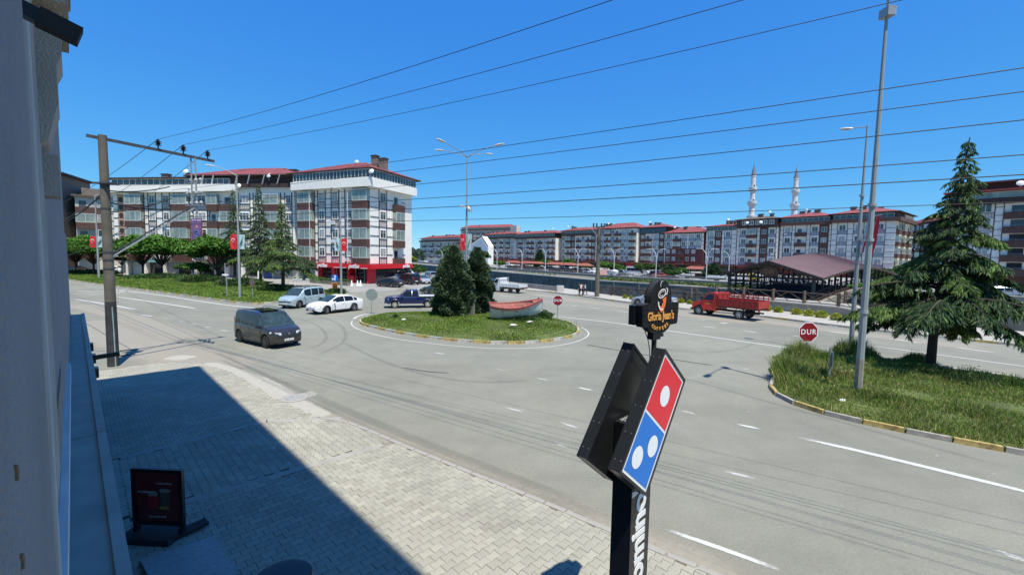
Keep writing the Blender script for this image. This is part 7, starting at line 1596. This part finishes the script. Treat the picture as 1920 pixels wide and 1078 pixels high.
for sx_, nm in ((0, 'l'), (WB, 'r')):
    s = 1 if sx_ == 0 else -1
    for k in range(1, 16):
        y = k*LBR/16; MB().box(sx_-.1+.15*s, y-.1, zD+hump(y)-.3, sx_+.1+.15*s, y+.1, zE+hump(y)-.1).build('side_post', M_WOOD, t)
    mb = MB()
    for zz in (.25, 1.15, 2.6):
        for i in range(N): mb.beam((sx_+.15*s, ys[i], zD+zz+hump(ys[i])), (sx_+.15*s, ys[i+1], zD+zz+hump(ys[i+1])), .09, .12)
    mb.build('side_rail', M_WOOD, t); mb = MB()
    for i in range(90):
        y = i*.4; mb.beam((sx_+.15*s, y, zD+.3+hump(y)), (sx_+.15*s, y+.4 if i % 2 else y, zD+1.15+hump(y)), .04, .04)
        if i % 2 == 0: mb.beam((sx_+.15*s, y+.4, zD+.3+hump(y)), (sx_+.15*s, y, zD+1.15+hump(y)), .04, .04)
    mb.build('railing_lattice', M_WOOD, t)['kind'] = 'stuff'
# deck, solid blue hoarding inside, planters/people silhouettes replaced by rail finials
mb = MB()
for i in range(N): a, b = ys[i], ys[i+1]; mb.add([(0, a, zD+hump(a)), (WB, a, zD+hump(a)), (WB, b, zD+hump(b)), (0, b, zD+hump(b)), (0, a, zD+hump(a)-.5), (WB, a, zD+hump(a)-.5), (WB, b, zD+hump(b)-.5), (0, b, zD+hump(b)-.5)], [(0, 1, 2, 3), (7, 6, 5, 4), (0, 4, 5, 1), (1, 5, 6, 2), (2, 6, 7, 3), (3, 7, 4, 0)])
mb.build('deck', mat('deck_boards', (.10, .07, .055), .85, var=.3, scale=3), t)
MB().box(3.6, 5.0, zD+hump(5)-.1, WB-.3, 5.06, zD+hump(5)+1.05).build('blue_hoarding', mat('navy_hoarding', (.006, .02, .06), .6), t)
mb = MB()
for i in range(28):
    x = .6+i*(WB-1.2)/27; y = 8+1.5*math.sin(i*1.7); zz = zD+hump(y); hh = random.uniform(.9, 1.5); mb.tube([(x, y, zz), (x, y, zz+hh)], .05, 5); mb.ico((x, y, zz+hh), .16, sc=(1, 1, .9), n=6, k=4)
    mb.beam((x, y, zz+.75), (x+.38, y, zz+.4), .05, .05)
mb.build('inner_railing', M_WOOD, t)['kind'] = 'stuff'
# arch under the deck on the near side (right side of the portal)
mb = MB(); K = 24; pts_lo = []; pts_hi = []
for i in range(K+1):
    y = 1.0+(LBR-2)*i/K; pts_hi.append((y, zD+hump(y)-.05)); a = (y-4)/(LBR-8); pts_lo.append((y, -4 if a <= 0 or a >= 1 else -2.9+4.1*math.sin(math.pi*a)**.6))
for xx in (WB+.02, -.3):
    vs = []
    for (y, z), (_, z2) in zip(pts_hi, pts_lo): vs += [(xx, y, z), (xx, y, min(z2, z-.5)), (xx+.28, y, z), (xx+.28, y, min(z2, z-.5))]
    fs = []
    for i in range(K): a = i*4; fs += [(a, a+1, a+5, a+4), (a+2, a+6, a+7, a+3), (a, a+4, a+6, a+2), (a+1, a+3, a+7, a+5)]
    mb.add(vs, fs)
mb.build('arch', mat('arch_concrete', (.24, .21, .165), .9, var=.2, scale=.8), t)
# ramp / low wall in front with rail fences, going down to the right
W0 = G(1300, 566); rp = [G(1408, 573), G(1432, 576), G(1502, 590), G(1592, 607)]
tops = [(1408, 556, 1.0), (1432, 560, .98), (1502, 573, .88), (1592, 600, .2)]
rw_ = thing('ramp_wall', 'low concrete ramp wall in front of the covered bridge behind the yellow shrubs', 'wall', (0, 0, 0)); mb = MB()
R_ = [V((22.0, 47.2, 0)), V((25.9, 44.1, 0)), V((30.0, 39.7, 0)), V((33.4, 35.3, 0))]; hts = [1.05, 1.0, .92, .22]
for i in range(3):
    a, b = R_[i], R_[i+1]; n_ = V((.73, .68, 0))*5.5
    mb.add([(a.x, a.y, 0), (b.x, b.y, 0), (b.x+n_.x, b.y+n_.y, 0), (a.x+n_.x, a.y+n_.y, 0), (a.x, a.y, hts[i]), (b.x, b.y, hts[i+1]), (b.x+n_.x, b.y+n_.y, hts[i+1]), (a.x+n_.x, a.y+n_.y, hts[i])], [(0, 3, 2, 1), (4, 5, 6, 7), (0, 1, 5, 4), (1, 2, 6, 5), (2, 3, 7, 6), (3, 0, 4, 7)])
mb.build('wall_body', M_CONC, rw_); mb = MB()
for i in range(3): mb.beam(R_[i]+V((-.04, -.04, hts[i]+.05)), R_[i+1]+V((-.04, -.04, hts[i+1]+.05)), .3, .11)
mb.build('coping', M_CONCL, rw_)
def rail_fence(P, hs_, label, h=1.05, step=2.6, m=M_WOODL):
    f = thing('rail_fence', label, 'fence', (0, 0, 0), 0, 'timber rail fences at the bridge ramp'); L_ = [(p+V((0, 0, z))) for p, z in zip(P, hs_)]; Q = resample(L_, step); pm_ = MB().box(-.1, -.1, 0, .1, .1, h+.18).mesh('fence_post', m)
    for q in Q: link('fence_post', pm_, f, q)
    for i in range(len(Q)-1):
        for zz in (.15, h): mb = MB(); mb.beam(Q[i]+V((0, 0, zz)), Q[i+1]+V((0, 0, zz)), .08, .09); mb.build('rail', m, f)
        mid = (Q[i]+Q[i+1])/2
        mb = MB(); mb.beam(Q[i]+V((0, 0, .2)), mid+V((0, 0, h)), .06, .06); mb.beam(mid+V((0, 0, h)), Q[i+1]+V((0, 0, .2)), .06, .06); mb.beam(Q[i]+V((0, 0, h)), mid+V((0, 0, .2)), .06, .06); mb.build('cross_brace', m, f)
rail_fence([R_[0]-V((.6, -.6, 0))*6, R_[0], R_[1], R_[2]], [.5, 1.1, 1.06, 1.0], 'timber cross braced fence along the top of the ramp wall')
rail_fence([R_[2], R_[3]], [1.0, .3], 'timber fence sloping down the ramp beside the wall', step=2.2)
rail_fence([R_[2]+V((2.6, 2.6, 0)), R_[3]+V((2.4, 2.4, 0))], [1.05, .3], 'second timber fence sloping down the far side of the ramp', step=2.2)
rail_fence([V((11.5, 59, 0)), V((16.2, 53.2, 0)), V((21.5, 47.8, 0))], [.13, .13, .13], 'dark rail fence on the canal edge behind the silver hatchback', m=M_WOOD)
lw = thing('low_wall', 'low grey wall along the pavement edge behind the white pickup', 'wall'); a, b = G(985, 541), G(1045, 548.5); mb = MB(); mb.beam(V((a.x-1, a.y+2, .4)), V((b.x+.5, b.y, .4)), .25, .8); mb.build('wall_body', M_CONC, lw); MB().box(b.x-.1, b.y-.3, 0, b.x+.9, b.y+.3, 1.0).build('end_block', M_CONCL, lw)
# ================================================================ BOAT
bo = thing('rowing_boat', 'white wooden rowing boat with a salmon red interior displayed on the island', 'boat', (0, 0, 0)); Lb = 4.5
M_BW = mat('boat_white', (.62, .64, .62), .45, var=.14, scale=3); M_BR = mat('boat_salmon', (.36, .10, .08), .6, var=.25, scale=4); M_BRL = mat('boat_inside', (.5, .2, .16), .7, var=.25, scale=4)
st = []; NS = 22
for i in range(NS+1):
    u = i/NS; x = -Lb/2+Lb*u; w_ = .88*(math.sin(math.pi*min(.99, .10+.86*u))**.75); w_ = .86*max(.0, (1-((abs(u-.46))/.54)**2.3)) if u > .46 else .86*(1-.42*((.46-u)/.46)**2.2)
    sh = .82+.42*(u-.45)**2*2.2+(.10 if u > .9 else 0)*(u-.9)*4; kl = .05+.12*max(0, (u-.8)/.2)**1.5*3+.10*max(0, (.12-u)/.12)
    st.append((x+(.25*max(0, (u-.85)/.15) if u > .85 else 0), w_, sh, kl))
def sec(x, w_, sh, kl, k=9, off=0):
    P_ = []
    for j in range(-k, k+1):
        a = j/k; y = (w_-off)*math.copysign(abs(a)**.62, a) if a else 0; P_.append((x, y, kl+off+(sh-kl-off)*abs(a)**2.0))
    return P_
mb = MB(); S1 = [sec(*s) for s in st]; n = len(S1[0]); vs = [p for s in S1 for p in s]; fs = []
for i in range(NS):
    for j in range(n-1): a = i*n+j; fs.append((a, a+1, a+n+1, a+n))
fs.append(tuple(range(n))); mb.add(vs, fs); mb.build('hull', M_BW, bo, smooth=60)
mb = MB(); S2 = [sec(*s, off=.035) for s in st]; vs = [p for s in S2 for p in s]; mb.add(vs, [f[::-1] for f in fs]); mb.build('inner_lining', M_BRL, bo, smooth=60)
mb = MB()
for sg in (-1, 1): mb.tube([(s[0], sg*(s[1]+.0), s[2]+.02) for s in st], .055, 6); mb.tube([(s[0], sg*(s[1]*.985+.01), s[2]-.09) for s in st], .04, 6)
mb.tube([(st[0][0], y, st[0][2]+.03) for y in (-st[0][1], 0, st[0][1])], .05, 6); mb.build('gunwale', M_BR, bo)
for u in (.25, .5, .74):
    s = st[int(u*NS)]; MB().box(s[0]-.13, -s[1]*.93, s[2]-.24, s[0]+.13, s[1]*.93, s[2]-.20).build('thwart', M_BR, bo)
mb = MB()
for i in range(2, NS-2, 1): s = sec(*st[i], off=.045); mb.tube([p for p in s[1:-1:2]], .022, 4)
mb.build('rib', M_BR, bo)['kind'] = 'stuff'
s = st[-2]; MB().tube([(s[0]-.1, 0, s[2]-.1), (s[0]-.05, 0, s[2]+.2)], .05, 6).build('bow_post', M_BR, bo); mb = MB(); mb.add([(st[-4][0], -st[-4][1], st[-4][2]), (st[-4][0], st[-4][1], st[-4][2]), (st[-1][0], 0, st[-1][2])], [(0, 1, 2)]); mb.build('foredeck', M_BR, bo)
mb = MB(); mb.tube([(s_[0], 0, s_[3]-.02) for s_ in st]+[(st[-1][0]+.06, 0, st[-1][2])], .04, 5); mb.build('keel', M_BW, bo)
for x in (-.9, .9): MB().box(x-.06, -.5, -.55, x+.06, .5, .09).build('cradle', M_WOODL, bo)
pa, pb = G(930, 616), G(1000, 610); d = pb-pa; d.z = 0; bo.location = ((pa.x+pb.x)/2, (pa.y+pb.y)/2, .66); yw = math.radians(9); bo.rotation_euler = (math.radians(9), math.radians(-4), yw); bo.scale = (.80, .88, 1.12)
for px, py in ((1002, 608), (925, 628), (757, 601), (1100, 700)):
    pass
for i, (px, py, z, lab) in enumerate(((962, 611, .62, 'pale stone under the boat keel'), (994, 605, .6, 'pale stone under the boat stern'), (1580, 753, .22, 'white plastic bottle in the grass by the nearest lamp post'), (757, 600, .5, 'scrap of white litter on the island grass'))):
    p = G(px, py, z); m_ = M_CONCL if i < 2 else M_DW; t = tag(MB().ico((0, 0, 0), .14 if i < 2 else .09, sc=(1.6, 1, .6), jit=.25, n=8, k=6).build('stone' if i < 2 else 'litter', m_, smooth=40), lab, 'stone' if i < 2 else 'litter'); t.location = (p.x, p.y, z+.05)
# short marker stakes at the right end of the island
for px in (1077, 1081): t = thing('marker_stake', 'thin pale stake at the right end of the island kerb, %s of two' % ('left' if px == 1077 else 'right'), 'stake', G(px, 618), 0, 'thin stakes at the island end'); MB().tube([(0, 0, 0), (0, 0, .65)], .02, 5).build('stick', M_STEEL, t)
# ================================================================ FAR BANK FURNITURE
def far_lamp(px, Y, label, dbl=True, H=8.2):
    p = D(px, 480, Y); t = thing('bank_lamp', label, 'street lamp', (p.x, p.y, 0), math.radians(-30), 'white lamps along the far bank'); M_ = mat('white_lamp_paint', (.55, .57, .58), .5)
    MB().tube([(0, 0, 0), (0, 0, H*.7)], [.13, .09], 6).build('pole', M_, t)
    for s in ((-1, 1) if dbl else (1,)):
        MB().tube([(0, 0, H*.68), (s*.25, 0, H*.86), (s*.9, 0, H*.98), (s*1.5, 0, H)], [.08, .08, .07, .05], 6).build('arm', M_, t); mb = MB(); mb.box(min(s*1.4, s*2.2), -.16, H-.08, max(s*1.4, s*2.2), .16, H+.05); mb.build('lamp_head', M_, t)
for px, Y, l in ((829, 215, 'far bank lamp left of the island cypress'), (932, 150, 'far bank lamp just above the white pickup'), (979, 140, 'far bank lamp behind the middle of the canal wall'), (1023, 128, 'far bank lamp before the half timbered block'), (1084, 118, 'far bank lamp left of the canal pole'), (1152, 108, 'far bank lamp before the white minibus'), (1231, 104, 'far bank lamp before the maroon block'), (1326, 92, 'far bank lamp left of the bridge portal'), (1368, 118, 'far bank lamp behind the bridge portal')): far_lamp(px, Y, l, H=7.4)
def shelter(px, Y, w_, label):
    p = D(px, 480, Y); t = thing('roadside_shelter', label, 'shelter', (p.x, p.y, 0), math.atan2(-.785, .62), 'small tiled shelters along the far street'); mr = mat('rust_tile_awning', (.26, .075, .05), .8, var=.2)
    for x in (-w_/2, w_/2):
        for y in (0, 2.4): MB().box(x-.08, y-.08, 0, x+.08, y+.08, 2.5).build('post', M_WOOD, t)
    mb = MB(); mb.add([(-w_/2-.5, -.5, 2.45), (w_/2+.5, -.5, 2.45), (w_/2+.5, 2.9, 2.45), (-w_/2-.5, 2.9, 2.45), (-w_/2+.6, 1.2, 3.2), (w_/2-.6, 1.2, 3.2)], [(0, 1, 5, 4), (1, 2, 5), (2, 3, 4, 5), (3, 0, 4), (0, 3, 2, 1)]); mb.build('tiled_roof', mr, t)
    MB().box(-w_/2+.2, .6, 0, w_/2-.2, 2.3, 1.3).build('counter', M_BRN, t)
for px, Y, w_, l in ((958, 175, 7, 'brown tiled shelter above the white pickup'), (985, 168, 6, 'orange brown tiled shelter right of the first one'), (1003, 162, 5, 'tiled shelter before the half timbered block'), (1038, 152, 7, 'long tiled shelter left of the canal pole'), (1064, 145, 5, 'small tiled shelter beside the canal pole'), (1090, 138, 5, 'tiled shelter just right of the far bank lamp'), (1310, 118, 7, 'dark kiosk with a tiled roof left of the bridge')): shelter(px, Y, w_, l)
wb(None, 0, 0, 0, .01, .01, .01, M_BLK, 'x'); bpy.data.objects.remove(bpy.data.objects['x'])
mb = MB(); pk = resample([V((*p, 0)) for p in offs(FWL, 6.2)], 2.0)
pt = tag(MB().lathe([(.0, 0), (.55, .0), (.8, .3), (.85, .9), (.0, 1.2)], n=12).build('white_tank', M_DW, smooth=50), 'round white drum beyond the canal near the minibus', 'drum'); p = D(1154, 480, 101); pt.location = (p.x, p.y, 1.2)
# flower pots and cones in front of the buildings
pot = thing('flower_pot', 'white flower pot on the kerb left of the tyre shop, nearest the corner pier', 'flower pot', G(577, 529), 0, 'white pots at the roadside'); MB().lathe([(.22, 0), (.34, .5), (.38, .5), (.38, .58), (.3, .58)], n=12).build('pot', M_DW, pot, smooth=40); MB().ico((0, 0, .62), .25, jit=.3).build('plant', M_BUSH, pot)
for px, l in ((563, 'middle white flower pot at the roadside left of the tyre shop'), (553, 'white flower pot farthest left in front of the roller shutter')): c = G(px, 529); dup(pot, (c.x, c.y, 0), 0, l)
cone = thing('traffic_cone', 'leftmost white cone standing before the tyre shop', 'cone', G(659.5, 536), 0, 'white cones before the tyre shop'); MB().lathe([(.3, 0), (.3, .05), (.2, .06), (.05, .85), (.02, .9)], n=12).build('cone_body', M_DW, cone, smooth=40)
for px, l in ((670.5, 'middle white cone before the tyre shop'), (676, 'rightmost white cone before the tyre shop')): c = G(px, 536); dup(cone, (c.x, c.y, 0), 0, l)
hd = thing('hedge_planter', 'dark low planter hedge along the forecourt of the tyre shop', 'planter'); a, b = G(585, 530), G(655, 536); mb = MB(); mb.beam(V((a.x, a.y, .3)), V((b.x, b.y, .3)), .8, .6); mb.build('trough', M_CONCD, hd)
rg = np.random.default_rng(3); n = 2500; u_ = rg.uniform(0, 1, n); P_ = np.array(a)+(np.array(b)-np.array(a))*u_[:, None]+rg.normal(0, .22, (n, 3)); P_[:, 2] = .6+rg.uniform(0, .4, n); A_ = rand_unit(n)*.1; B_ = nrm(np.cross(A_, rg.normal(size=(n, 3))))*.05
link('hedge', leaves('hedge', P_, A_, B_, [M_BUSH]), hd)['kind'] = 'stuff'
# ================================================================ PEOPLE
def person(loc, yaw, H, label, top, legs, hair=(.02, .015, .012), stride=.25, arms=(.2, -.3), group=None, bend=0):
    "one skinned body: trousers, top and skin as materials by height"
    t = thing('person', label, 'person', loc, yaw, group); s = H/1.75; J = {}
    def j(n, x, y, z, r): J[n] = ((x*s, y*s, z*s), r*s)
    j('pel', 0, 0, .95, .14); j('wai', 0, .0, 1.10, .115); j('che', 0, .01, 1.33, .145); j('nec', 0, .0, 1.50, .05); j('hd1', 0, .015, 1.58, .085); j('hd2', 0, .02, 1.68, .085)
    for sg, k in ((1, 'l'), (-1, 'r')):
        st_ = stride*sg
        j('hip'+k, sg*.09, 0, .88, .10); j('kne'+k, sg*.10, st_*.5+.03, .48, .065); j('ank'+k, sg*.10, st_*.9-.04, .08, .042); j('toe'+k, sg*.11, st_*.9+.12, .04, .035)
        j('sho'+k, sg*.18, 0, 1.42, .06); a_ = arms[0] if sg > 0 else arms[1]; j('elb'+k, sg*.24, a_*.4, 1.15, .042); j('wri'+k, sg*.22, a_*.9+.05, .95, .03); j('han'+k, sg*.21, a_*1.1+.06, .86, .035)
    E_ = [('pel', 'wai'), ('wai', 'che'), ('che', 'nec'), ('nec', 'hd1'), ('hd1', 'hd2')]
    for k in 'lr': E_ += [('pel', 'hip'+k), ('hip'+k, 'kne'+k), ('kne'+k, 'ank'+k), ('ank'+k, 'toe'+k), ('che', 'sho'+k), ('sho'+k, 'elb'+k), ('elb'+k, 'wri'+k), ('wri'+k, 'han'+k)]
    ks = list(J); me = bpy.data.meshes.new('body'); me.from_pydata([J[k][0] for k in ks], [(ks.index(a), ks.index(b)) for a, b in E_], []); o = link('body', me)
    mo = o.modifiers.new('s', 'SKIN'); sv = me.skin_vertices[0].data
    for i, k in enumerate(ks): sv[i].radius = (J[k][1], J[k][1]*.85)
    sv[0].use_root = True; o.modifiers.new('u', 'SUBSURF').levels = 1
    dg = bpy.context.evaluated_depsgraph_get(); dg.update(); m2 = bpy.data.meshes.new_from_object(o.evaluated_get(dg)); bpy.data.objects.remove(o)
    m2.materials.clear(); [m2.materials.append(m) for m in (mat('skin', (.42, .25, .17), .6), top, legs, M_BLK)]
    for p in m2.polygons:
        z = p.center.z/s; x = abs(p.center.x)/s; p.use_smooth = True
        p.material_index = 0 if (z > 1.48 or (x > .17 and z < 1.0 and z > .8)) else (1 if z > .96 or (x > .17 and z > .9) else (2 if z > .1 else 3))
    m2.name = 'body'; link('body', m2, t)
    MB().ico((0, -.015*s, 1.70*s), .105*s, sc=(.95, 1.05, .85), n=9, k=7).build('hair', mat('hair_%d' % int(hair[0]*100), hair, .7), t, smooth=60); return t
def cloth_(n, c): return mat('cloth_'+n, c, .85, var=.1)
for i, (px, py, H_, l, a, b) in enumerate(((1085.5, 553.5, 1.62, 'person in black, leftmost of four walking by the canal pole', (.02, .02, .022), (.015, .015, .02)), (1089.5, 553.5, 1.6, 'person in a white top and dark trousers, second from left by the canal', (.62, .6, .6), (.03, .02, .03)),
                                        (1093, 553.5, 1.55, 'person in a wine red top in the middle of the walking group', (.25, .03, .05), (.05, .02, .03)), (1097, 553.5, 1.6, 'person in a white top, rightmost of the walking group', (.65, .66, .68), (.03, .03, .05)))):
    person(G(px, py, .13), math.radians(200+i*12), H_, l, cloth_('top%d' % i, a), cloth_('leg%d' % i, b), group='people walking by the canal', stride=.28*(-1)**i)
for i, (px, py, l, a, b) in enumerate(((741, 529, 'person in a pale shirt standing at the shop corner behind the cars', (.5, .45, .42), (.03, .04, .07)), (746, 528, 'person in a red top beside the shop corner', (.4, .05, .05), (.03, .03, .04)), (714, 529.5, 'person bending in the tyre shop doorway', (.45, .45, .45), (.04, .05, .08)))):
    person(G(px, py, .0), math.radians(150+i*40), 1.7, l, cloth_('s%d' % i, a), cloth_('t%d' % i, b), group='people at the tyre shop')
